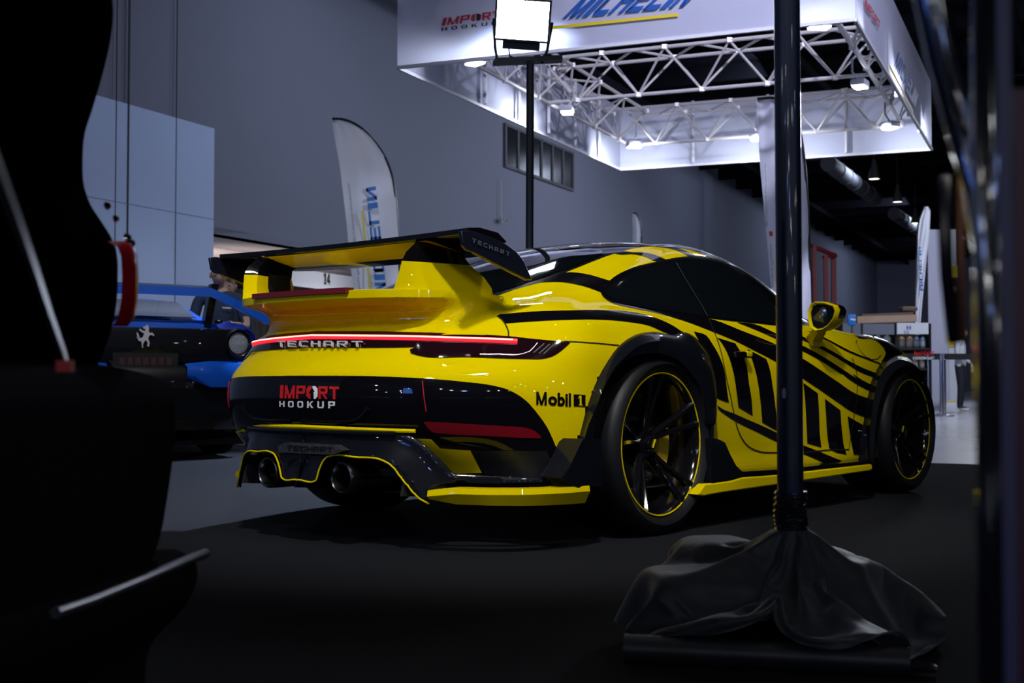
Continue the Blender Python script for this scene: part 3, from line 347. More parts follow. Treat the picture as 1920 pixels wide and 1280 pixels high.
SEAM={
'door_seam':[(73.80,41.82),(73.48,39.62),(73.22,37.52),(73.07,35.68),(73.01,34.12),(73.04,32.65),(73.07,31.35),(73.08,30.04),(73.11,29.02),(73.16,28.13),(73.22,27.23),(73.29,26.34),(73.37,25.45),(73.48,24.56),(73.62,23.75),(73.79,23.13),(73.98,22.51),(74.18,21.80),(74.38,21.08),(74.58,20.35),(74.81,19.63),(75.03,18.93),(75.26,18.22),(75.54,17.38),(75.88,16.42),(76.27,15.47),(76.77,14.57),(77.53,13.51),(78.45,12.60),(79.54,11.94),(80.71,11.45),(81.79,11.16),(82.92,11.00),(84.05,10.91),(85.03,10.89),(86.03,10.93),(87.03,10.92),(87.95,10.80),(88.77,10.63),(89.59,10.49),(90.56,10.41),(91.54,10.39),(92.53,10.40),(93.54,10.43),(94.56,10.45),(95.58,10.44),(96.84,10.38),(98.25,10.31),(99.68,10.22),(101.13,10.15),(101.32,11.07),(101.43,12.05),(101.48,13.00),(101.58,14.23),(101.71,15.45),(101.84,16.68),(101.96,17.75),(102.10,18.63),(102.24,19.45),(102.37,20.27),(102.49,21.10),(102.59,21.92),(102.67,22.75),(102.71,23.58),(102.74,24.76),(102.71,26.05),(102.54,27.31),(102.22,28.45),(101.93,29.60)],
'bpillar':[(70.76,57.61),(71.84,56.33),(72.40,55.21),(72.77,54.18),(73.06,53.27),(73.32,52.54),(73.56,51.85),(73.78,51.19),(73.97,50.54),(74.12,49.87),(74.22,49.07),(74.20,48.18),(74.03,45.73),(73.76,42.79)],
'deck_seam':[(25.03,42.51),(24.85,42.80),(26.76,41.89),(28.08,40.59),(29.12,39.44),(29.86,38.35),(30.27,37.27),(30.51,36.19),(30.66,34.82),(30.48,33.47)],
'quarter_seam':[(38.02,31.29),(38.76,31.18),(39.54,31.07),(40.32,30.94),(41.09,30.80),(41.87,30.63),(42.71,30.45),(43.60,30.25),(44.53,30.03),(45.49,29.85),(46.37,29.70),(47.23,29.56),(48.08,29.45)],
'fuel_seam':[(105.96,34.70),(105.11,33.99),(105.14,32.46),(105.43,31.18),(106.12,30.13),(107.73,29.43),(109.71,29.59),(111.30,30.59)],
'glow':[(0.00,35.07),(0.00,35.01),(0.00,34.95),(0.36,34.90),(1.08,34.85),(1.77,34.80),(2.45,34.75),(3.12,34.70),(3.76,34.66),(4.39,34.61),(5.01,34.57),(5.61,34.52),(6.19,34.48),(6.76,34.43),(7.33,34.39),(7.89,34.34),(8.67,34.30),(9.50,34.26),(10.31,34.22),(11.10,34.17),(11.88,34.13),(12.65,34.09),(13.42,34.04),(14.19,33.99),(14.96,33.94),(15.72,33.89),(16.57,33.83),(17.46,33.78),(18.35,33.73),(19.23,33.68),(20.10,33.62),(20.97,33.57),(21.84,33.50),(22.71,33.43),(23.53,33.35),(24.29,33.27),(24.97,33.17),(25.65,33.06),(26.33,32.95),(27.00,32.83),(27.67,32.70),(28.32,32.56),(28.96,32.42),(29.60,32.28),(30.24,32.13),(30.87,31.99),(31.51,31.85)],
'lamp_fin_1':[(25.92,29.43),(26.58,29.34),(27.24,29.25),(27.90,29.16),(28.56,29.08),(29.24,28.96),(29.93,28.81),(30.62,28.69),(31.30,28.69),(31.98,28.84),(32.94,29.32),(33.59,30.18),(34.25,31.21)],
'lamp_fin_2':[(33.46,29.01),(34.00,29.67),(34.56,30.32),(35.14,30.98)],
'lamp_fin_3':[(34.19,28.84),(34.72,29.49),(35.28,30.13),(35.86,30.77)],
'lamp_fin_4':[(34.83,28.75),(35.33,29.38),(35.85,30.01),(36.41,30.64)],
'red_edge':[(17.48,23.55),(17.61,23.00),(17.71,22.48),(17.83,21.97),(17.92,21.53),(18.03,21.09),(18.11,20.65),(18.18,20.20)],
'plate_ridge':[(0.83,18.93),(1.54,18.92),(2.23,18.91),(2.91,18.89),(3.56,18.87),(4.21,18.86),(4.84,18.86),(5.46,18.88),(6.08,18.92),(6.72,18.95),(7.34,19.00),(7.94,19.15),(8.49,19.37),(9.03,19.65),(9.63,20.09),(10.14,20.55)],
'sill_crease':[(74.87,9.65),(75.84,9.60),(76.82,9.55),(77.80,9.51),(78.79,9.46),(79.78,9.41),(80.78,9.37),(81.79,9.33),(82.80,9.30),(83.82,9.28),(84.96,9.26),(86.11,9.27),(87.27,9.27),(88.40,9.25),(89.44,9.20),(90.56,9.09),(91.69,8.94),(92.84,8.83),(93.88,8.81),(94.93,8.84),(96.00,8.89),(97.44,8.90),(98.83,8.86),(100.26,8.79),(101.70,8.70),(103.18,8.60),(104.69,8.50),(106.22,8.41)],
}
ARCH={
'rear_outer':[(-0.514,-0.899,0.377),(-0.509,-0.904,0.401),(-0.503,-0.909,0.426),(-0.498,-0.912,0.450),(-0.493,-0.916,0.475),(-0.485,-0.918,0.499),(-0.477,-0.920,0.522),(-0.466,-0.922,0.546),(-0.455,-0.924,0.568),(-0.442,-0.924,0.590),(-0.427,-0.925,0.611),(-0.411,-0.925,0.630),(-0.394,-0.925,0.649),(-0.375,-0.923,0.666),(-0.356,-0.922,0.682),(-0.336,-0.919,0.697),(-0.315,-0.916,0.712),(-0.294,-0.914,0.725),(-0.272,-0.911,0.738),(-0.249,-0.908,0.749),(-0.226,-0.905,0.759),(-0.203,-0.903,0.768),(-0.179,-0.900,0.776),(-0.154,-0.898,0.783),(-0.130,-0.896,0.789),(-0.105,-0.894,0.794),(-0.080,-0.892,0.798),(-0.055,-0.890,0.801),(-0.030,-0.888,0.803),(-0.004,-0.887,0.805),(0.021,-0.886,0.805),(0.046,-0.885,0.804),(0.071,-0.884,0.802),(0.097,-0.882,0.800),(0.122,-0.881,0.799),(0.147,-0.879,0.798),(0.172,-0.875,0.801),(0.197,-0.871,0.805),(0.221,-0.867,0.810),(0.246,-0.863,0.813),(0.271,-0.860,0.815),(0.297,-0.858,0.815),(0.322,-0.857,0.812),(0.346,-0.859,0.805),(0.368,-0.863,0.793),(0.389,-0.867,0.780),(0.409,-0.871,0.765),(0.426,-0.875,0.747),(0.438,-0.880,0.725),(0.445,-0.886,0.701),(0.449,-0.890,0.677),(0.454,-0.894,0.652),(0.456,-0.896,0.627),(0.455,-0.899,0.602),(0.453,-0.901,0.577),(0.448,-0.902,0.552),(0.445,-0.903,0.527),(0.444,-0.903,0.501),(0.445,-0.902,0.476),(0.448,-0.901,0.451),(0.455,-0.899,0.427),(0.468,-0.896,0.405),(0.478,-0.894,0.382),(0.482,-0.892,0.357)],
'rear_crest':[(-0.573,-0.968,0.378),(-0.564,-0.968,0.398),(-0.555,-0.968,0.418),(-0.545,-0.968,0.438),(-0.534,-0.968,0.457),(-0.521,-0.968,0.475),(-0.507,-0.968,0.492),(-0.493,-0.968,0.509),(-0.482,-0.968,0.528),(-0.471,-0.968,0.547),(-0.458,-0.968,0.566),(-0.445,-0.968,0.584),(-0.431,-0.968,0.601),(-0.416,-0.968,0.617),(-0.401,-0.968,0.633),(-0.384,-0.968,0.648),(-0.367,-0.968,0.662),(-0.348,-0.968,0.674),(-0.329,-0.968,0.685),(-0.310,-0.968,0.696),(-0.290,-0.968,0.707),(-0.271,-0.968,0.717),(-0.251,-0.968,0.727),(-0.230,-0.968,0.735),(-0.209,-0.968,0.742),(-0.188,-0.968,0.747),(-0.166,-0.968,0.752),(-0.144,-0.968,0.756),(-0.122,-0.968,0.759),(-0.100,-0.968,0.761),(-0.078,-0.968,0.761),(-0.056,-0.968,0.761),(-0.034,-0.968,0.760),(-0.012,-0.968,0.758),(0.010,-0.968,0.755),(0.032,-0.968,0.751),(0.054,-0.968,0.747),(0.075,-0.968,0.742),(0.097,-0.968,0.736),(0.118,-0.968,0.729),(0.138,-0.968,0.720),(0.158,-0.968,0.710),(0.176,-0.968,0.697),(0.194,-0.968,0.684),(0.212,-0.968,0.671),(0.229,-0.968,0.657),(0.245,-0.968,0.642),(0.262,-0.968,0.627),(0.277,-0.968,0.611),(0.291,-0.968,0.594),(0.303,-0.968,0.576),(0.314,-0.968,0.556),(0.322,-0.968,0.536),(0.328,-0.968,0.514),(0.333,-0.968,0.493),(0.335,-0.968,0.471),(0.337,-0.968,0.448),(0.338,-0.968,0.426),(0.334,-0.968,0.429),(0.326,-0.968,0.450),(0.325,-0.968,0.432),(0.324,-0.968,0.410),(0.324,-0.968,0.387),(0.324,-0.968,0.365)],
'rear_inner':[(-0.504,-0.962,0.375),(-0.501,-0.962,0.394),(-0.497,-0.962,0.414),(-0.494,-0.962,0.433),(-0.490,-0.962,0.453),(-0.485,-0.962,0.472),(-0.478,-0.962,0.491),(-0.472,-0.962,0.509),(-0.464,-0.962,0.527),(-0.456,-0.962,0.545),(-0.446,-0.962,0.563),(-0.436,-0.962,0.580),(-0.424,-0.962,0.595),(-0.410,-0.962,0.609),(-0.395,-0.962,0.622),(-0.379,-0.962,0.634),(-0.362,-0.962,0.644),(-0.345,-0.962,0.655),(-0.328,-0.962,0.665),(-0.311,-0.962,0.675),(-0.293,-0.962,0.684),(-0.275,-0.962,0.691),(-0.256,-0.962,0.697),(-0.237,-0.962,0.702),(-0.217,-0.962,0.706),(-0.198,-0.962,0.709),(-0.178,-0.962,0.711),(-0.158,-0.962,0.713),(-0.139,-0.962,0.714),(-0.119,-0.962,0.715),(-0.099,-0.962,0.715),(-0.079,-0.962,0.715),(-0.059,-0.962,0.714),(-0.040,-0.962,0.712),(-0.020,-0.962,0.709),(-0.001,-0.962,0.706),(0.019,-0.962,0.702),(0.038,-0.962,0.697),(0.057,-0.962,0.691),(0.076,-0.962,0.685),(0.094,-0.962,0.677),(0.112,-0.962,0.669),(0.129,-0.962,0.659),(0.146,-0.962,0.649),(0.163,-0.962,0.638),(0.179,-0.962,0.626),(0.195,-0.962,0.615),(0.210,-0.962,0.602),(0.224,-0.962,0.589),(0.238,-0.962,0.574),(0.250,-0.962,0.558),(0.260,-0.962,0.542),(0.269,-0.962,0.524),(0.275,-0.962,0.505),(0.281,-0.962,0.486),(0.287,-0.962,0.467),(0.290,-0.962,0.447),(0.294,-0.962,0.428),(0.303,-0.962,0.424),(0.319,-0.962,0.436),(0.323,-0.962,0.424),(0.324,-0.962,0.405),(0.324,-0.962,0.385),(0.325,-0.962,0.365)],
'front_outer':[(2.005,-0.856,0.180),(1.987,-0.865,0.190),(1.971,-0.872,0.203),(1.961,-0.877,0.222),(1.957,-0.879,0.244),(1.956,-0.880,0.266),(1.955,-0.881,0.288),(1.950,-0.883,0.310),(1.945,-0.886,0.331),(1.941,-0.889,0.353),(1.939,-0.892,0.374),(1.942,-0.894,0.396),(1.947,-0.897,0.418),(1.950,-0.899,0.440),(1.951,-0.900,0.462),(1.953,-0.902,0.484),(1.957,-0.903,0.506),(1.966,-0.905,0.526),(1.977,-0.906,0.545),(1.988,-0.906,0.564),(1.997,-0.907,0.584),(2.007,-0.906,0.604),(2.022,-0.906,0.621),(2.039,-0.906,0.635),(2.057,-0.906,0.648),(2.075,-0.905,0.661),(2.092,-0.903,0.674),(2.111,-0.902,0.686),(2.131,-0.900,0.696),(2.151,-0.898,0.705),(2.172,-0.896,0.711),(2.194,-0.895,0.717),(2.215,-0.893,0.722),(2.237,-0.891,0.726),(2.259,-0.889,0.730),(2.281,-0.888,0.734),(2.303,-0.886,0.736),(2.324,-0.884,0.739),(2.347,-0.882,0.741),(2.369,-0.881,0.743),(2.391,-0.879,0.744),(2.413,-0.876,0.745),(2.435,-0.874,0.745),(2.457,-0.871,0.745),(2.479,-0.868,0.745),(2.501,-0.865,0.744),(2.523,-0.862,0.743),(2.545,-0.859,0.743),(2.566,-0.854,0.742),(2.588,-0.850,0.741),(2.610,-0.846,0.740),(2.632,-0.842,0.736),(2.653,-0.838,0.733),(2.675,-0.834,0.729),(2.696,-0.831,0.724),(2.717,-0.827,0.719),(2.737,-0.826,0.710),(2.753,-0.831,0.696),(2.764,-0.838,0.679),(2.783,-0.838,0.668),(2.794,-0.842,0.655),(2.803,-0.846,0.642),(2.824,-0.843,0.634),(2.838,-0.845,0.619)],
'front_crest':[(1.846,-0.968,0.181),(1.846,-0.968,0.199),(1.845,-0.968,0.217),(1.844,-0.968,0.235),(1.843,-0.968,0.253),(1.842,-0.968,0.271),(1.842,-0.968,0.289),(1.842,-0.968,0.307),(1.844,-0.968,0.325),(1.846,-0.968,0.343),(1.849,-0.968,0.361),(1.852,-0.968,0.378),(1.856,-0.968,0.396),(1.860,-0.968,0.413),(1.865,-0.968,0.431),(1.870,-0.968,0.448),(1.876,-0.968,0.465),(1.882,-0.968,0.482),(1.888,-0.968,0.499),(1.895,-0.968,0.515),(1.903,-0.968,0.531),(1.911,-0.968,0.547),(1.920,-0.968,0.563),(1.928,-0.968,0.579),(1.938,-0.968,0.594),(1.950,-0.968,0.608),(1.962,-0.968,0.621),(1.975,-0.968,0.633),(1.989,-0.968,0.644),(2.004,-0.968,0.655),(2.019,-0.968,0.664),(2.035,-0.968,0.672),(2.052,-0.968,0.680),(2.068,-0.968,0.686),(2.085,-0.968,0.692),(2.103,-0.968,0.697),(2.120,-0.968,0.702),(2.137,-0.968,0.706),(2.155,-0.968,0.710),(2.173,-0.968,0.714),(2.190,-0.968,0.717),(2.208,-0.968,0.719),(2.226,-0.968,0.720),(2.244,-0.968,0.721),(2.262,-0.968,0.720),(2.280,-0.968,0.719),(2.298,-0.968,0.717),(2.316,-0.968,0.715),(2.333,-0.968,0.713),(2.351,-0.968,0.710),(2.369,-0.968,0.707),(2.387,-0.968,0.704),(2.404,-0.968,0.700),(2.422,-0.968,0.696),(2.439,-0.968,0.691),(2.456,-0.968,0.686),(2.473,-0.968,0.680),(2.490,-0.968,0.674),(2.507,-0.968,0.667),(2.523,-0.968,0.659),(2.538,-0.968,0.650),(2.552,-0.968,0.638),(2.565,-0.968,0.626),(2.578,-0.968,0.614)],
'front_inner':[(1.911,-0.962,0.183),(1.911,-0.962,0.200),(1.911,-0.962,0.217),(1.911,-0.962,0.234),(1.911,-0.962,0.251),(1.912,-0.962,0.268),(1.913,-0.962,0.285),(1.915,-0.962,0.302),(1.917,-0.962,0.318),(1.920,-0.962,0.335),(1.923,-0.962,0.352),(1.927,-0.962,0.368),(1.931,-0.962,0.385),(1.936,-0.962,0.401),(1.942,-0.962,0.417),(1.948,-0.962,0.433),(1.954,-0.962,0.448),(1.961,-0.962,0.464),(1.969,-0.962,0.479),(1.978,-0.962,0.493),(1.987,-0.962,0.508),(1.996,-0.962,0.522),(2.006,-0.962,0.536),(2.016,-0.962,0.549),(2.028,-0.962,0.562),(2.039,-0.962,0.574),(2.052,-0.962,0.585),(2.065,-0.962,0.596),(2.078,-0.962,0.607),(2.092,-0.962,0.617),(2.106,-0.962,0.626),(2.121,-0.962,0.634),(2.136,-0.962,0.642),(2.151,-0.962,0.649),(2.167,-0.962,0.655),(2.183,-0.962,0.661),(2.199,-0.962,0.667),(2.215,-0.962,0.671),(2.232,-0.962,0.676),(2.248,-0.962,0.679),(2.265,-0.962,0.682),(2.281,-0.962,0.685),(2.298,-0.962,0.688),(2.315,-0.962,0.689),(2.332,-0.962,0.690),(2.349,-0.962,0.691),(2.366,-0.962,0.689),(2.383,-0.962,0.688),(2.399,-0.962,0.686),(2.416,-0.962,0.683),(2.433,-0.962,0.680),(2.449,-0.962,0.676),(2.466,-0.962,0.672),(2.482,-0.962,0.667),(2.497,-0.962,0.660),(2.513,-0.962,0.654),(2.528,-0.962,0.646),(2.543,-0.962,0.637),(2.557,-0.962,0.628),(2.570,-0.962,0.617),(2.582,-0.962,0.605),(2.593,-0.962,0.593),(2.604,-0.962,0.580),(2.615,-0.962,0.566)],
}
DIFF_PLAN=[(-1.0650,-0.0000),(-1.0648,-0.0235),(-1.0643,-0.0470),(-1.0636,-0.0704),(-1.0624,-0.0939),(-1.0610,-0.1173),(-1.0591,-0.1407),(-1.0568,-0.1641),(-1.0543,-0.1874),(-1.0511,-0.2107),(-1.0476,-0.2339),(-1.0437,-0.2571),(-1.0391,-0.2801),(-1.0343,-0.3031),(-1.0290,-0.3260),(-1.0235,-0.3488),(-1.0177,-0.3716),(-1.0115,-0.3942),(-1.0048,-0.4167),(-0.9976,-0.4390),(-0.9894,-0.4611),(-0.9804,-0.4827),(-0.9704,-0.5040),(-0.9595,-0.5247),(-0.9474,-0.5449),(-0.9345,-0.5645),(-0.9209,-0.5836),(-0.9067,-0.6023),(-0.8921,-0.6207),(-0.8771,-0.6388),(-0.8620,-0.6568),(-0.8467,-0.6746),(-0.8314,-0.6924),(-0.8158,-0.7099),(-0.7999,-0.7272),(-0.7837,-0.7442),(-0.7670,-0.7607),(-0.7497,-0.7766),(-0.7318,-0.7918),(-0.7133,-0.8062),(-0.6941,-0.8198),(-0.6745,-0.8327),(-0.6545,-0.8450),(-0.6341,-0.8566),(-0.6133,-0.8675),(-0.5921,-0.8776),(-0.5706,-0.8870),(-0.5487,-0.8954),(-0.5264,-0.9029),(-0.5038,-0.9090),(-0.4808,-0.9139),(-0.4576,-0.9176),(-0.4343,-0.9199),(-0.4108,-0.9215),(-0.3874,-0.9225),(-0.3639,-0.9230),(-0.3404,-0.9233),(-0.3169,-0.9237),(-0.2935,-0.9242),(-0.2700,-0.9250)]
DIFF_POLY=[(1.74,42.29),(2.35,42.26),(2.95,42.24),(3.54,42.22),(4.13,42.19),(4.71,42.17),(5.28,42.14),(5.85,42.11),(6.40,42.09),(6.95,42.06),(7.50,42.03),(8.04,42.00),(8.56,41.97),(9.09,41.94),(9.60,41.91),(10.12,41.88),(10.62,41.85),(11.12,41.82),(11.62,41.78),(12.11,41.75),(12.60,41.71),(13.08,41.68),(13.56,41.64),(14.04,41.61),(14.52,41.57),(14.99,41.53),(15.46,41.49),(15.93,41.45),(16.40,41.43),(16.88,41.45),(17.35,41.51),(17.83,41.58),(18.30,41.66),(18.76,41.74),(19.22,41.81),(19.67,41.85),(20.11,41.87),(20.53,41.84),(20.95,41.76),(21.35,41.62),(21.74,41.41),(22.11,41.12),(22.46,40.73),(22.84,40.20),(23.20,39.59),(23.55,38.95),(23.90,38.30),(24.20,37.74),(24.50,37.16),(24.79,36.57),(25.07,35.97),(25.35,35.36),(25.63,34.74),(25.91,34.11),(26.18,33.47),(26.45,32.83),(26.72,32.19),(26.99,31.55),(27.28,30.84),(27.57,30.13),(27.85,29.41),(28.14,28.69),(28.42,27.98),(28.82,27.91),(29.22,27.84),(29.62,27.77),(30.01,27.70),(30.41,27.62),(30.81,27.55),(31.21,27.48),(31.61,27.41),(32.01,27.35),(32.41,27.28),(32.81,27.22),(33.20,27.15),(33.60,27.09),(34.00,27.04),(34.40,26.98),(34.79,26.93),(35.19,26.87),(35.59,26.82),(35.98,26.77),(36.38,26.72),(36.78,26.67),(37.17,26.62),(37.57,26.57),(37.97,26.53),(38.37,26.47),(38.77,26.42),(39.17,26.37),(39.58,26.32),(39.99,26.27),(40.40,26.21),(40.82,26.15),(41.24,26.10),(41.66,26.04),(42.08,25.98),(42.51,25.91),(42.94,25.85),(43.38,25.78),(43.81,25.71),(44.25,25.64),(44.43,24.96),(44.61,24.28),(44.16,24.26),(43.73,24.24),(43.30,24.22),(42.87,24.19),(42.44,24.16),(42.01,24.13),(41.60,24.10),(41.18,24.06),(40.76,24.03),(40.35,23.99),(39.94,23.96),(39.53,23.92),(39.13,23.89),(38.73,23.85),(38.33,23.82),(37.93,23.78),(37.54,23.75),(37.14,23.72),(36.75,23.69),(36.36,23.67),(35.96,23.65),(35.57,23.63),(35.18,23.61),(34.79,23.61),(34.40,23.63),(34.01,23.67),(33.62,23.72),(33.23,23.78),(32.84,23.85),(32.45,23.92),(32.06,24.00),(31.66,24.07),(31.27,24.15),(30.87,24.21),(30.48,24.27),(30.09,24.31),(29.69,24.33),(29.30,24.34),(28.91,24.33),(28.53,24.29),(28.14,24.23),(27.76,24.13),(27.38,24.00),(27.00,23.83),(26.60,23.61),(26.21,23.37),(25.81,23.12),(25.42,22.87),(25.26,22.17),(25.10,21.48),(24.95,20.79),(25.07,19.94),(25.19,19.10),(25.30,18.25),(25.42,17.41),(25.04,17.80),(24.65,18.17),(24.27,18.57),(23.92,19.03),(23.61,19.55),(23.32,20.15),(23.05,20.81),(22.79,21.52),(22.55,22.25),(22.31,23.01),(22.07,23.76),(21.82,24.51),(21.56,25.22),(21.32,25.92),(21.09,26.66),(20.86,27.42),(20.63,28.18),(20.39,28.92),(20.15,29.64),(19.88,30.30),(19.59,30.90),(19.27,31.42),(18.86,31.92),(18.43,32.36),(17.98,32.73),(17.56,32.98),(17.13,33.15),(16.69,33.24),(16.23,33.29),(15.77,33.29),(15.29,33.27),(14.82,33.25),(14.34,33.25),(13.87,33.27),(13.39,33.34),(12.92,33.45),(12.43,33.57),(11.94,33.69),(11.45,33.79),(10.96,33.85),(10.47,33.84),(9.98,33.76),(9.48,33.57),(8.91,33.31),(8.38,32.88),(8.03,32.24),(7.74,31.42),(7.48,30.57),(7.25,29.75),(7.06,28.88),(6.90,27.99),(6.76,27.08),(6.63,26.16),(6.49,25.25),(6.34,24.35),(5.87,23.81),(5.37,23.53),(4.82,23.51),(4.24,23.64),(3.65,23.81),(3.07,23.90)]
DIFF_LINE=[(2.56,24.09),(3.14,23.98),(3.72,23.78),(4.29,23.58),(4.85,23.47),(5.38,23.51),(5.87,23.81),(6.34,24.35),(6.49,25.25),(6.63,26.16),(6.76,27.08),(6.90,27.99),(7.06,28.88),(7.25,29.75),(7.48,30.57),(7.74,31.42),(8.03,32.24),(8.38,32.88),(8.91,33.31),(9.48,33.57),(9.98,33.76),(10.47,33.84),(10.96,33.85),(11.45,33.79),(11.94,33.69),(12.43,33.57),(12.92,33.45),(13.39,33.34),(13.87,33.27),(14.34,33.25),(14.82,33.25),(15.29,33.27),(15.77,33.29),(16.23,33.29),(16.69,33.24),(17.13,33.15),(17.56,32.98),(17.98,32.73),(18.43,32.36),(18.86,31.92),(19.27,31.42),(19.59,30.90),(19.88,30.30),(20.15,29.64),(20.39,28.92),(20.63,28.18),(20.86,27.42),(21.09,26.66),(21.32,25.92),(21.56,25.22),(21.82,24.51),(22.07,23.78),(22.31,23.03),(22.55,22.29),(22.80,21.56),(23.06,20.86),(23.33,20.20),(23.61,19.58),(23.92,19.03),(24.29,18.49),(24.68,17.99),(25.07,17.50)]
CLOTH_NA=48
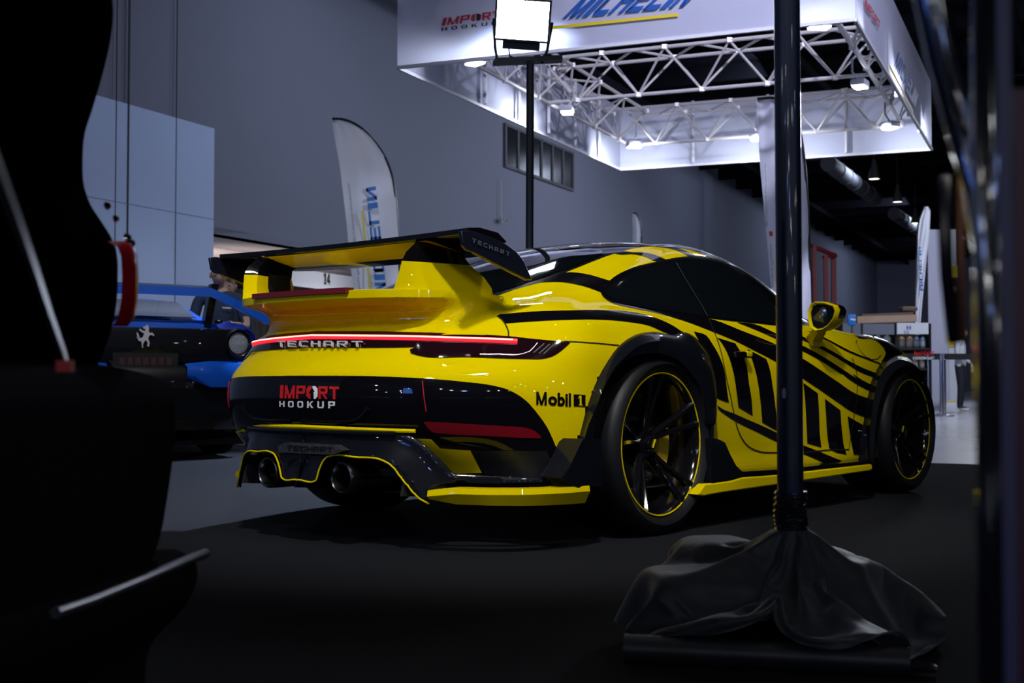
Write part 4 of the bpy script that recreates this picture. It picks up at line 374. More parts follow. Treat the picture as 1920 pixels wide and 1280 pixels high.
CLOTH_MM=[40,0,262,40,5,262,39,10,262,37,15,262,35,20,262,32,24,262,28,28,262,24,32,262,20,35,262,15,37,262,10,39,262,5,40,262,0,40,262,-5,40,262,-10,39,262,-15,37,262,-20,35,262,-24,32,262,-28,28,262,-32,24,262,-35,20,262,-37,15,262,-39,10,262,-40,5,262,-40,0,262,-40,-5,262,-39,-10,262,-37,-15,262,-35,-20,262,-32,-24,262,-28,-28,262,-24,-32,262,-20,-35,262,-15,-37,262,-10,-39,262,-5,-40,262,0,-40,262,5,-40,262,10,-39,262,15,-37,262,20,-35,262,24,-32,262,28,-28,262,32,-24,262,35,-20,262,37,-15,262,39,-10,262,40,-5,262,53,-1,255,51,6,253,49,13,252,47,19,252,45,26,254,42,32,254,36,36,252,33,42,255,28,47,257,21,49,255,14,51,253,7,50,251,0,51,251,-7,51,251,-14,49,251,-21,49,254,-28,48,257,-34,44,258,-38,39,256,-42,33,253,-44,26,251,-48,20,251,-50,13,251,-52,6,252,-50,-1,250,-49,-8,250,-51,-14,253,-50,-21,256,-47,-27,255,-42,-32,254,-36,-35,251,-29,-34,248,-23,-37,247,-20,-43,249,-13,-45,249,-6,-42,247,1,-42,247,6,-47,249,13,-49,252,19,-45,251,24,-41,250,28,-35,248,34,-33,250,36,-26,249,42,-23,250,44,-16,250,49,-14,253,51,-7,253,64,-2,246,62,6,243,59,15,242,57,24,242,54,32,244,51,40,247,44,45,243,38,51,244,35,58,250,27,60,246,19,60,242,9,61,241,0,62,240,-9,62,240,-18,60,241,-27,58,242,-35,59,248,-43,55,251,-45,49,245,-50,41,242,-54,33,240,-58,24,240,-60,15,239,-64,7,242,-63,-2,242,-59,-10,238,-59,-19,241,-62,-25,248,-58,-33,246,-50,-33,241,-42,-36,237,-34,-35,234,-28,-42,234,-24,-50,237,-15,-48,234,-7,-44,233,2,-45,233,9,-50,235,14,-57,240,21,-52,238,24,-44,236,31,-39,235,39,-38,237,40,-29,235,48,-27,238,51,-18,238,57,-13,241,63,-11,248,74,-3,237,72,7,233,70,17,232,67,28,232,64,38,235,61,48,239,52,54,235,49,60,242,42,69,243,33,69,236,23,71,232,12,73,231,1,73,229,-11,73,229,-22,71,230,-33,68,232,-43,68,238,-52,66,245,-54,58,237,-58,49,232,-64,39,230,-69,29,229,-72,18,228,-76,8,232,-76,-4,233,-71,-12,227,-74,-19,236,-75,-29,239,-67,-37,234,-58,-34,228,-49,-39,224,-39,-37,219,-33,-47,221,-27,-56,224,-19,-50,220,-8,-47,218,3,-49,219,4,-58,225,13,-63,227,23,-57,225,27,-48,222,37,-48,226,45,-42,225,44,-31,222,54,-30,226,59,-21,226,67,-19,233,75,-14,239,85,-5,227,83,7,224,80,20,223,77,32,223,73,44,225,71,56,231,61,64,228,59,71,239,49,78,234,39,78,226,27,82,223,14,84,221,1,85,219,-13,84,219,-26,82,220,-39,80,223,-51,78,229,-60,77,238,-63,68,229,-68,58,222,-74,46,220,-80,33,219,-83,21,218,-87,8,220,-90,-5,224,-83,-15,219,-88,-20,231,-87,-33,231,-77,-38,223,-66,-36,215,-56,-42,211,-44,-40,205,-38,-52,207,-30,-62,210,-22,-53,206,-9,-50,204,2,-56,206,1,-66,213,14,-69,214,21,-59,211,31,-52,209,42,-56,216,49,-46,212,48,-34,208,60,-33,213,68,-23,215,77,-23,224,86,-17,231,96,-6,218,94,8,214,91,22,213,88,37,214,83,51,216,80,64,223,70,75,223,68,82,235,58,85,224,45,90,219,31,94,215,16,96,212,1,97,210,-14,96,209,-30,94,211,-45,91,214,-59,88,220,-69,89,232,-72,79,221,-77,66,213,-85,52,210,-91,38,209,-96,23,209,-99,8,211,-103,-6,216,-97,-19,210,-102,-21,225,-98,-35,221,-87,-34,211,-75,-38,202,-62,-46,198,-49,-44,191,-38,-54,192,-33,-68,197,-25,-56,192,-10,-55,190,2,-63,193,-1,-75,202,14,-75,200,20,-62,197,34,-59,197,46,-63,204,52,-51,199,53,-37,195,66,-36,201,77,-27,204,87,-27,214,97,-20,223,107,-7,208,105,9,205,102,25,205,99,41,206,93,57,208,89,72,214,79,85,217,77,94,232,66,97,219,51,103,212,35,107,207,18,109,203,1,109,200,-16,109,200,-34,107,202,-51,103,205,-66,99,212,-78,100,225,-81,89,213,-87,74,203,-96,59,200,-103,43,199,-108,26,199,-112,9,201,-116,-7,208,-110,-23,203,-117,-21,219,-107,-32,209,-96,-44,204,-84,-44,191,-69,-50,185,-54,-48,178,-49,-62,185,-37,-74,184,-28,-60,178,-12,-60,176,1,-70,180,-3,-83,190,13,-80,187,21,-66,183,37,-65,185,51,-69,192,50,-54,186,57,-40,182,72,-39,188,85,-30,194,97,-31,205,108,-23,214,118,-9,200,117,10,198,114,28,197,110,46,199,105,63,202,97,80,205,88,96,212,85,105,228,73,109,214,57,115,206,39,120,200,20,122,195,1,123,193,-18,123,196,-37,120,195,-56,115,198,-74,109,204,-86,112,219,-91,99,205,-97,83,194,-107,66,192,-115,48,191,-121,29,191,-125,10,193,-129,-8,199,-124,-27,196,-130,-27,215,-119,-41,206,-107,-51,195,-93,-50,181,-77,-53,172,-59,-54,165,-58,-69,177,-42,-78,171,-32,-64,164,-13,-66,162,0,-77,168,-5,-92,178,12,-84,173,23,-70,169,41,-71,172,57,-75,180,51,-59,173,62,-45,169,79,-42,176,94,-34,183,107,-35,195,119,-26,206,130,-9,193,131,11,196,128,31,192,123,51,193,116,70,196,108,88,200,98,105,207,94,117,224,80,122,209,62,128,201,43,133,193,22,136,188,2,138,193,-20,138,190,-41,134,190,-62,129,192,-79,125,205,-98,117,211,-106,97,210,-109,92,189,-119,73,184,-128,53,183,-135,33,184,-139,11,184,-142,-9,191,-138,-31,190,-144,-34,211,-132,-47,199,-117,-53,184,-100,-63,176,-83,-64,164,-65,-62,153,-68,-76,168,-50,-81,158,-35,-68,150,-15,-73,149,2,-83,154,-13,-91,167,6,-86,160,25,-79,158,44,-74,159,61,-81,168,52,-65,160,67,-51,158,85,-45,163,102,-39,172,117,-39,186,131,-29,197,145,-10,190,145,12,193,142,34,191,136,55,198,130,76,194,119,97,196,108,115,203,103,128,221,88,134,205,68,142,196,45,148,193,24,150,184,2,154,192,-21,153,189,-43,148,197,-66,144,191,-87,137,200,-105,122,197,-119,107,210,-122,101,187,-132,81,178,-142,59,177,-149,36,178,-153,13,178,-156,-11,183,-152,-34,185,-157,-41,207,-144,-50,189,-128,-61,176,-109,-72,168,-90,-73,154,-72,-69,141,-77,-82,159,-58,-79,147,-39,-73,137,-17,-81,137,1,-92,143,-14,-102,157,9,-99,155,26,-86,146,41,-88,161,63,-89,156,54,-71,147,72,-58,146,92,-51,153,110,-44,162,127,-43,176,142,-32,189,159,-11,186,158,14,187,156,38,191,149,61,194,141,82,201,132,105,195,118,125,198,112,140,217,95,147,201,72,156,194,48,163,192,25,165,181,2,169,191,-23,168,191,-46,162,202,-71,158,196,-95,149,194,-116,133,199,-131,116,211,-135,109,186,-145,88,173,-156,64,172,-164,40,173,-168,14,173,-169,-12,174,-167,-37,180,-170,-48,203,-156,-57,183,-138,-70,170,-118,-82,160,-97,-83,144,-78,-79,130,-78,-94,150,-65,-81,134,-42,-79,124,-20,-89,125,0,-102,132,-15,-113,148,8,-107,143,29,-96,137,41,-102,157,62,-97,145,56,-77,134,77,-65,135,99,-58,142,119,-49,151,137,-47,167,154,-35,180,170,-10,178,172,16,184,168,41,185,163,65,196,152,88,194,143,113,200,129,135,195,120,151,214,101,160,197,77,171,193,50,178,191,26,181,179,-2,180,182,-22,181,200,-49,177,205,-76,171,202,-102,160,202,-126,145,202,-144,126,211,-149,117,185,-158,95,169,-170,70,171,-179,44,168,-183,16,170,-184,-12,171,-182,-40,176,-183,-56,199,-168,-65,178,-148,-81,165,-127,-90,151,-104,-92,135,-83,-89,120,-84,-104,142,-71,-90,123,-45,-94,126,-22,-97,113,-3,-113,122,-14,-126,142,11,-119,136,34,-108,129,40,-115,154,56,-106,136,59,-84,122,82,-72,124,104,-61,130,127,-54,141,147,-50,156,163,-34,168,176,-5,165,186,17,180,182,45,183,176,70,193,163,94,188,156,120,198,141,143,192,129,163,210,108,173,194,81,185,193,53,193,191,26,196,179,-4,195,179,-24,196,200,-52,192,209,-81,184,210,-108,171,212,-133,155,212,-156,136,212,-163,125,184,-172,103,165,-185,76,171,-194,48,167,-199,18,167,-200,-12,169,-197,-42,172,-196,-62,195,-180,-74,172,-159,-89,158,-137,-96,140,-113,-93,122,-88,-100,110,-88,-116,134,-73,-101,113,-48,-108,124,-28,-108,104,-6,-123,112,-12,-139,135,11,-127,124,38,-120,123,44,-128,149,49,-113,126,63,-94,112,88,-81,114,111,-66,118,134,-61,131,156,-53,146,168,-30,155,182,0,153,195,22,170,196,48,183,189,76,190,174,100,180,168,126,195,152,152,191,138,174,206,114,187,192,85,200,193,55,208,190,25,211,180,-6,210,175,-26,212,200,-55,207,211,-87,198,212,-116,185,211,-143,168,211,-167,147,211,-177,132,184,-185,110,162,-200,82,170,-209,51,167,-214,20,167,-215,-13,167,-212,-45,170,-209,-69,190,-192,-82,168,-170,-96,150,-146,-99,129,-121,-95,110,-95,-111,103,-89,-129,126,-75,-112,104,-52,-122,121,-34,-119,96,-9,-135,104,-10,-151,129,13,-138,114,43,-132,116,51,-140,144,57,-123,120,67,-103,102,94,-89,104,117,-71,106,142,-66,120,165,-54,135,175,-27,143,189,4,142,203,27,159,208,53,176,202,82,186,185,106,173,181,133,191,164,161,189,147,186,202,120,201,191,90,214,192,58,223,189,25,227,181,-7,225,173,-28,227,199,-59,222,211,-92,213,211,-124,198,211,-152,180,212,-179,158,211,-192,138,186,-199,117,159,-214,88,169,-225,55,166,-230,21,166,-231,-13,167,-228,-47,167,-223,-75,186,-204,-92,164,-181,-101,141,-157,-99,117,-129,-98,98,-106,-116,112,-87,-141,119,-76,-124,94,-56,-135,118,-41,-130,90,-13,-146,95,-9,-163,121,15,-149,106,46,-145,111,59,-151,139,63,-134,113,71,-112,92,98,-95,92,123,-76,95,150,-70,109,174,-55,123,181,-25,130,196,8,130,210,33,148,219,58,168,214,88,182,197,112,166,193,140,186,176,170,187,156,197,197,127,214,191,95,228,188,61,237,183,26,242,178,-9,240,170,-30,242,198,-63,237,211,-98,227,211,-131,212,211,-162,193,213,-189,169,208,-204,147,183,-213,124,156,-229,94,168,-240,59,166,-246,23,166,-247,-13,167,-243,-49,166,-236,-81,182,-216,-98,157,-193,-103,131,-167,-99,106,-137,-109,90,-118,-124,116,-96,-151,113,-78,-137,87,-61,-149,115,-48,-142,84,-18,-157,87,-9,-176,114,17,-161,97,50,-158,107,68,-160,135,77,-137,112,76,-122,83,103,-102,81,129,-81,83,158,-73,98,182,-55,111,188,-23,118,203,12,118,215,40,137,229,64,159,227,94,178,208,118,159,188,145,173,187,179,187,164,208,192,134,227,187,100,239,179,64,246,170,27,251,166,-11,256,167,-32,258,198,-67,253,211,-104,242,211,-139,226,211,-171,205,213,-200,181,206,-215,158,178,-227,131,153,-244,100,166,-255,63,166,-261,25,166,-262,-13,166,-259,-52,167,-250,-87,177,-229,-103,150,-205,-103,121,-176,-104,95,-144,-122,86,-129,-133,118,-106,-158,105,-80,-151,80,-65,-162,112,-55,-154,78,-23,-169,80,-9,-188,107,19,-173,89,46,-171,112,77,-170,129,89,-144,109,82,-133,76,109,-110,71,136,-87,72,166,-76,86,190,-55,100,195,-20,105,211,16,107,221,47,125,236,72,149,239,100,174,219,128,157,188,150,160,192,186,174,174,219,186,140,237,178,103,244,165,67,258,162,28,264,157,-11,271,165,-34,273,197,-71,268,211,-110,256,211,-147,239,211,-181,218,213,-211,192,204,-226,168,174,-240,139,150,-258,105,165,-271,67,166,-277,27,166,-278,-14,166,-274,-54,167,-264,-93,172,-241,-106,142,-216,-106,111,-186,-112,86,-153,-134,84,-140,-144,119,-117,-164,96,-82,-163,76,-63,-174,108,-62,-165,72,-28,-181,73,-9,-200,99,22,-186,83,47,-185,112,83,-180,122,100,-152,105,89,-144,70,115,-119,61,142,-92,60,173,-78,74,198,-55,88,202,-18,93,220,19,96,229,53,115,240,81,139,251,106,168,228,138,161,194,155,147,196,193,161,181,228,176,146,246,167,107,253,154,66,259,147,31,279,157,-10,286,164,-36,289,197,-75,283,211,-116,271,211,-155,253,211,-190,230,214,-221,204,202,-238,178,172,-254,146,147,-273,111,163,-286,71,167,-293,29,167,-294,-14,167,-289,-57,171,-277,-97,166,-254,-109,133,-227,-112,102,-194,-121,77,-162,-147,82,-147,-157,119,-127,-164,85,-91,-179,75,-76,-167,110,-71,-179,73,-34,-193,67,-9,-212,92,26,-199,79,49,-199,111,88,-190,112,110,-161,101,97,-155,65,122,-128,53,148,-98,49,178,-76,61,206,-55,76,210,-16,81,230,22,86,242,55,108,254,77,141,262,112,160,236,143,150,199,159,134,199,199,148,185,236,164,144,240,153,110,265,145,67,274,142,24,277,143,-3,299,169,-37,304,196,-79,298,211,-122,285,211,-163,267,211,-200,243,214,-232,215,199,-251,187,170,-268,153,145,-288,117,162,-302,75,167,-308,31,166,-309,-14,165,-305,-59,168,-292,-101,161,-267,-112,125,-237,-121,94,-203,-130,68,-172,-158,81,-155,-169,119,-133,-177,84,-94,-192,82,-70,-179,114,-76,-190,74,-40,-206,62,-10,-224,84,29,-213,75,53,-213,109,91,-199,102,120,-170,97,105,-166,59,130,-137,45,156,-105,39,184,-77,48,214,-54,64,218,-14,69,240,24,77,255,56,103,268,76,138,272,117,151,243,148,138,205,163,121,201,205,135,188,244,151,146,237,138,109,263,130,68,282,130,25,292,140,-16,298,160,-40,319,193,-83,313,211,-128,300,212,-171,280,212,-210,255,215,-232,225,187,-264,196,168,-281,161,142,-302,123,160,-317,79,165,-324,33,164,-325,-15,165,-319,-61,161,-306,-105,155,-279,-119,118,-247,-132,89,-211,-141,60,-182,-170,81,-163,-182,120,-139,-192,84,-96,-204,90,-62,-192,115,-81,-203,76,-46,-219,58,-10,-236,76,32,-227,71,59,-226,106,92,-204,88,128,-182,94,112,-177,54,139,-146,39,164,-113,31,191,-80,36,221,-54,52,226,-12,58,251,26,68,268,56,97,282,76,135,281,121,141,250,152,126,211,168,108,204,211,122,190,252,139,149,237,123,108,259,115,64,277,116,18,285,128,-11,312,155,-45,330,183,-87,328,208,-134,314,209,-179,294,212,-219,268,211,-235,236,177,-268,206,156,-295,168,139,-307,122,145,-332,83,161,-339,34,161,-326,-11,150,-322,-60,145,-318,-108,145,-289,-112,108,-253,-123,78,-221,-151,55,-193,-180,81,-171,-195,120,-143,-206,84,-99,-213,97,-59,-203,119,-86,-216,84,-52,-232,59,-10,-248,68,35,-241,68,64,-238,103,98,-216,84,136,-193,91,120,-188,49,147,-156,33,174,-120,23,199,-84,25,228,-54,39,235,-10,47,263,27,59,282,56,92,296,78,131,290,124,129,258,156,114,216,172,95,194,213,110,192,258,126,152,238,109,104,248,106,59,271,103,24,298,124,-21,307,144,-51,336,171,-91,342,202,-140,328,205,-186,307,207,-229,280,206,-239,248,167,-272,216,145,-298,173,154,-320,129,139,-343,86,150,-351,35,150,-330,-9,135,-332,-60,133,-331,-110,137,-299,-120,100,-262,-124,66,-232,-162,52,-204,-191,81,-179,-208,120,-149,-220,84,-108,-215,110,-68,-198,130,-86,-228,97,-56,-246,63,-11,-257,57,36,-255,67,69,-251,100,105,-228,81,144,-204,88,128,-198,44,156,-165,27,184,-128,17,207,-88,15,235,-53,26,243,-8,36,277,23,57,289,45,99,310,80,127,298,127,118,265,160,102,222,179,84,191,217,97,195,264,112,153,243,94,103,248,91,64,283,95,19,302,110,-28,310,131,-59,342,158,-95,356,195,-141,330,189,-191,315,194,-237,291,199,-241,260,156,-257,210,147,-300,179,139,-333,136,134,-351,87,136,-361,35,138,-333,-6,120,-325,-59,120,-343,-108,127,-305,-109,91,-272,-128,55,-243,-171,51,-217,-196,87,-187,-220,121,-150,-234,89,-115,-218,123,-68,-203,141,-82,-238,105,-61,-259,67,-12,-268,66,37,-269,66,74,-264,98,112,-240,77,152,-215,85,136,-209,39,166,-174,22,195,-136,13,220,-95,11,238,-51,13,254,-7,26,289,17,56,302,38,101,322,81,119,306,128,105,272,163,90,229,188,74,189,221,82,198,270,99,155,248,80,102,248,76,56,276,84,14,307,97,-35,314,118,-69,344,147,-101,367,185,-142,332,174,-194,317,179,-245,301,190,-257,260,156,-254,210,132,-302,183,124,-332,137,118,-358,89,122,-371,35,126,-340,-6,106,-325,-59,104,-354,-104,116,-314,-103,80,-284,-133,46,-256,-179,52,-229,-203,92,-195,-233,120,-151,-248,95,-116,-230,131,-67,-208,153,-78,-249,113,-65,-273,71,-14,-281,71,37,-284,68,79,-278,95,118,-253,74,160,-226,82,145,-220,35,176,-184,18,206,-144,11,232,-101,11,251,-55,11,266,-7,18,300,7,58,315,33,101,333,82,110,313,128,93,279,167,77,237,198,67,190,225,68,202,275,85,156,252,66,101,251,61,51,274,70,8,308,82,-42,319,105,-80,345,136,-107,377,175,-143,336,159,-196,315,163,-251,311,179,-252,267,143,-253,216,117,-302,186,108,-328,135,103,-363,90,107,-380,36,114,-349,-7,93,-327,-60,89,-365,-98,107,-324,-99,69,-297,-139,40,-270,-186,55,-241,-212,95,-203,-245,118,-154,-261,101,-116,-245,137,-70,-222,163,-72,-260,122,-68,-286,76,-17,-296,71,36,-298,71,85,-291,92,125,-265,71,169,-238,79,153,-231,30,186,-193,14,218,-152,11,245,-107,11,265,-59,11,278,-9,12,296,-4,65,327,30,95,342,82,99,318,127,79,282,165,63,233,192,54,191,230,54,205,281,71,158,257,52,101,255,47,46,273,56,2,308,68,-48,324,92,-86,354,124,-113,387,165,-146,342,145,-200,318,148,-256,319,167,-239,272,134,-254,223,103,-302,188,93,-329,136,87,-366,90,91,-390,37,101,-357,-8,80,-331,-61,74,-375,-92,97,-334,-97,57,-310,-146,36,-283,-193,59,-252,-222,98,-211,-258,114,-158,-274,107,-113,-257,134,-74,-217,148,-80,-271,129,-70,-299,83,-19,-310,69,35,-310,78,89,-304,89,132,-277,68,177,-249,76,161,-242,25,196,-203,12,230,-160,11,258,-113,11,278,-64,11,292,-12,11,306,-14,67,340,27,88,351,82,88,324,126,66,284,163,49,236,195,40,192,234,40,208,286,58,159,262,38,100,261,33,42,272,41,-4,309,54,-54,329,79,-91,363,113,-120,396,155,-149,348,131,-204,321,133,-261,326,154,-237,281,121,-256,231,89,-302,191,77,-331,137,71,-368,89,76,-399,38,88,-366,-10,67,-336,-63,59,-385,-84,88,-344,-96,45,-324,-152,36,-291,-189,71,-263,-233,99,-216,-269,105,-161,-287,115,-110,-259,118,-79,-215,135,-88,-266,117,-73,-312,89,-20,-323,75,37,-321,69,92,-316,83,134,-279,82,185,-260,73,169,-252,20,207,-212,11,242,-167,12,270,-120,11,292,-68,11,307,-14,11,318,-23,69,351,24,80,360,82,76,326,123,52,280,156,37,227,184,38,200,237,28,210,292,47,160,269,25,99,268,19,38,272,26,-11,309,40,-59,336,66,-96,372,101,-127,406,144,-152,355,117,-208,325,119,-267,333,141,-235,289,108,-258,239,76,-300,193,61,-333,139,56,-370,88,60,-408,39,75,-376,-12,55,-342,-65,44,-394,-76,78,-355,-96,35,-337,-155,44,-304,-193,79,-270,-244,92,-217,-273,91,-160,-291,101,-110,-269,129,-78,-228,149,-97,-261,108,-75,-305,76,-23,-327,62,34,-333,78,91,-319,70,138,-291,89,190,-273,72,177,-261,18,217,-221,12,253,-175,10,283,-126,11,305,-73,11,321,-17,11,330,-31,70,361,22,70,369,81,65,325,115,40,276,148,25,222,179,25,210,239,17,215,300,31,157,278,37,97,283,18,34,273,12,-18,307,27,-60,346,54,-100,382,90,-134,415,134,-156,362,103,-212,329,104,-272,340,127,-233,298,95,-263,248,64,-298,195,46,-336,141,40,-376,90,46,-416,41,62,-377,-8,40,-349,-67,30,-402,-68,67,-366,-98,24,-349,-152,54,-316,-202,80,-275,-251,79,-215,-271,76,-155,-280,91,-105,-281,128,-78,-236,157,-99,-273,116,-80,-300,63,-20,-314,62,35,-340,65,95,-330,71,142,-303,95,192,-287,68,189,-271,11,214,-219,26,259,-180,22,294,-131,19,319,-78,12,334,-20,11,343,-36,72,367,19,57,375,81,52,325,108,27,271,139,14,219,176,11,224,239,22,220,299,44,161,280,23,97,281,33,35,288,10,-28,295,29,-72,340,46,-112,379,81,-139,425,123,-160,369,90,-217,333,89,-277,346,114,-236,305,81,-250,243,57,-287,188,37,-327,135,29,-370,83,33,-423,43,48,-382,-6,25,-356,-69,17,-411,-74,56,-353,-90,26,-346,-155,39,-328,-210,74,-278,-253,65,-214,-258,68,-153,-265,89,-97,-284,116,-82,-245,166,-107,-265,110,-83,-310,73,-25,-324,54,37,-336,52,92,-339,83,147,-315,99,192,-299,61,175,-269,9,223,-229,20,248,-173,27,283,-122,20,327,-81,23,348,-24,11]
# ---------------------------------------------------------------- the yellow sports car (car frame: x forward, y left, z up, origin under the rear axle)
CAR=empty('sports_car',(-.1173,5.5142,0),math.atan2(.7647,.6444))
tag(CAR,'yellow rear-engined sports coupe with black stripes, tall rear wing and glowing red light bar','car')
GRID=body_grid(); NV=len(GRID); NU=len(GRID[0])
GN=[[None]*NU for _ in range(NV)]
for i in range(NV):
    for j in range(NU):
        def g(i,j):
            p=GRID[min(max(i,0),NV-1)]
            if j<0: q=p[-j]; return Vector((q[0],q[1],q[2]))
            if j>=NU: q=p[2*NU-2-j]; return Vector((q[0],q[1],q[2]))
            q=p[j]; return Vector((q[0],-q[1],q[2]))
        a=g(i,j+1)-g(i,j-1); b=g(i+1,j)-g(i-1,j); n=a.cross(b)
        if i>=NV-1: n=Vector((0,0,1))
        GN[i][j]=n.normalized() if n.length>1e-9 else Vector((0,0,1))
def surf(u,v,off=0.0):
    """a point and normal of the body, u round the right half from the tail (negative: left half), v upwards"""
    s=-1 if u>=0 else 1; u=min(abs(u),NU-1.001); v=min(max(v,0),NV-1.001)
    i,j=int(v),int(u); fv,fu=v-i,u-j
    W=((i,j,(1-fu)*(1-fv)),(i,j+1,fu*(1-fv)),(i+1,j+1,fu*fv),(i+1,j,(1-fu)*fv)); p=Vector((0,0,0)); n=Vector((0,0,0))
    for a,b,k in W: p+=Vector(GRID[a][b])*k; n+=GN[a][b]*k
    n.normalize(); p.y*=s
    if s>0: n.y*=-1
    return p+n*off,n
WHEELS=((0.0,.358),(2.45,.345))
OPEN=[]
for k in ('rear','front'):
    q=[(a[0]*.4+b[0]*.6,a[2]*.4+b[2]*.6) for a,b in zip(ARCH[k+'_outer'],ARCH[k+'_inner'])]
    OPEN.append([(q[0][0],0)]+q+[(q[-1][0],0)])
def in_arch(p):
    if abs(p.y)<.6 or p.z>.85: return False
    for P in OPEN:
        c=False
        for i in range(len(P)):
            a,b=P[i],P[i-1]
            if (a[1]>p.z)!=(b[1]>p.z) and p.x<(b[0]-a[0])*(p.z-a[1])/(b[1]-a[1])+a[0]: c=not c
        if c: return True
    return False
# body shell: both halves, wheel openings cut
V=[];F=[];idx={}
for s in (1,-1):
    for i in range(NV):
        for j in range(NU):
            p=GRID[i][j]
            if s<0 and (j in (0,NU-1) or i==NV-1): idx[s,i,j]=idx[1,i,j]; continue
            idx[s,i,j]=len(V); V.append(Vector((p[0],-s*p[1],p[2])))
for s in (1,-1):
    for i in range(NV-1):
        for j in range(NU-1):
            f=[idx[s,i,j],idx[s,i,j+1],idx[s,i+1,j+1],idx[s,i+1,j]]
            if s<0: f=f[::-1]
            c=sum((V[k] for k in f),Vector())/4
            if not in_arch(c): F.append(tuple(dict.fromkeys(f)))
F=[f for f in F if len(f)>2]
body=new_mesh('body_shell',V,F,YEL,CAR)
tag(body,'yellow painted body shell')
def patch(name,poly,m,off=.002,sides=(1,),arch=True,label=None,clip=None):
    """a panel laid on the body along an outline given in body coordinates"""
    P=[Vector(q) for q in poly]
    # drop near-duplicates
    Q=[P[0]]
    for q in P[1:]:
        if (q-Q[-1]).length>.04: Q.append(q)
    if (Q[0]-Q[-1]).length<.04: Q.pop()
    P=Q; n=len(P)
    x0=min(p.x for p in P);x1=max(p.x for p in P);y0=min(p.y for p in P);y1=max(p.y for p in P)
    def inside(x,y):
        c=False
        for i in range(n):
            a,b=P[i],P[i-1]
            if (a.y>y)!=(b.y>y) and x<(b.x-a.x)*(y-a.y)/(b.y-a.y)+a.x: c=not c
        return c
    pts=list(P)
    for a in range(int(math.floor(x0)),int(x1)+2):
        for b in range(int(math.floor(y0)),int(y1)+2):
            if inside(a,b) and min((p-Vector((a,b))).length for p in P)>.3: pts.append(Vector((a,b)))
    r=delaunay_2d_cdt(pts,[(i,(i+1)%n) for i in range(n)],[list(range(n))],1,1e-6)
    obs=[]
    for s in sides:
        VV=[];NN=[]
        for q in r[0]:
            p,nn=surf(q.x,q.y,off); 
            if s<0: p.y*=-1; nn=Vector((nn.x,-nn.y,nn.z))
            VV.append(p);NN.append(nn)
        FF=[]
        for f in r[2]:
            c=sum((VV[k] for k in f),Vector())/len(f)
            if arch and in_arch(c): continue
            nn=(VV[f[1]]-VV[f[0]]).cross(VV[f[2]]-VV[f[0]])
            FF.append(tuple(f) if nn.dot(NN[f[0]])>0 else tuple(f)[::-1])
        o=new_mesh(name,VV,FF,m,CAR)
        o.data.normals_split_custom_set_from_vertices([tuple(k) for k in NN])
        if label: o['label']=label
        obs.append(o)
    return obs
def seam(name,line,width,m,off=.0015,side=1,label=None):
    P=[surf(u,v,off) for u,v in line]; V=[];F=[]
    for i,(p,n) in enumerate(P):
        t=P[min(i+1,len(P)-1)][0]-P[max(i-1,0)][0]; d=t.cross(n)
        d=d.normalized()*(width/2) if d.length>1e-9 else Vector((0,0,width/2))
        for k in (p+d,p-d):
            V.append(Vector((k.x,k.y*side,k.z)))
    for i in range(len(P)-1): F.append((2*i,2*i+1,2*i+3,2*i+2))
    o=new_mesh(name,V,F,m,CAR)
    if label: o['label']=label
    return o
def rod(name,line,r,m,off=.003,side=1,label=None,n=8):
    P=[surf(u,v,off)[0] for u,v in line]
    o=MB().tube([(p.x,p.y*side,p.z) for p in P],r,n).build(name,m,CAR)
    if label: o['label']=label
    return o
# big black areas: roof, windscreen, rear window (whole width, in body coordinates)
ROOF=[(0,45),(12,45.6),(17,47.3),(19.3,49.3),(23.1,51.2),(24.5,54),(25.1,56),(25.4,58.1),(26.5,60.7),(27.5,62),(29.1,63.2),(34.6,64.9),(44,66.2),(53,66.9),(62,66.3),(72,65),(79,63),(82.3,61.2),(86,59),(90,54.5),(92.5,48),(94.5,42.4),(98,42),(104,44.5),(112,47),(160,47),(160,71.9),(0,71.9)]
patch('roof_skin',ROOF,BLK,.0015,(1,-1),label='gloss black roof and engine cover')
patch('rear_window',[(0,47),(13,47.6),(17.5,49.6),(21.5,52.3),(22.7,55),(23.2,58),(23.5,59.6),(20,61),(10,61.6),(0,61.8)],GLASS,.004,(1,-1),label='dark sloping rear window')
patch('windscreen',[(111,48),(160,47),(160,64),(112,63),(106,58)],GLASS,.004,(1,-1),label='dark windscreen')
for k in ('swoosh','stripe_a','stripe_b','stripe_c','bar_rear','bar_door_1','bar_door_2','bar_door_3','bar_door_4','bar_door_5','bar_door_6','low_stripe','crest_stripe','cpillar_stripe','roof_stripe_1','roof_stripe_2'):
    patch('livery_stripe',TRACE[k],BLK,.0022,(1,-1))[0]['label']='black vinyl stripe'
patch('window_surround',TRACE['window_surround'],BLK,.0026,(1,-1))
patch('quarter_window',TRACE['quarter_window'],GLASS,.0045,(1,-1),label='dark rear quarter window')
patch('door_window',TRACE['door_window'],GLASS,.0045,(1,-1),label='dark door window')
patch('bumper_insert',TRACE['bumper_insert'],BLK,.003,(1,-1),label='gloss black bumper insert')
patch('fender_vent',TRACE['fender_vent'],BLK,.003,(1,-1),label='black louvred fender vent')
patch('lamp_housing',TRACE['light_bar'],mat('lamp_housing',(.012,.003,.006),.06,0,1.0),.004,(1,-1),label='smoked red tail lamp housing')
patch('rear_reflector',TRACE['reflector'],REDL,.007,(1,-1),label='red rear reflector')
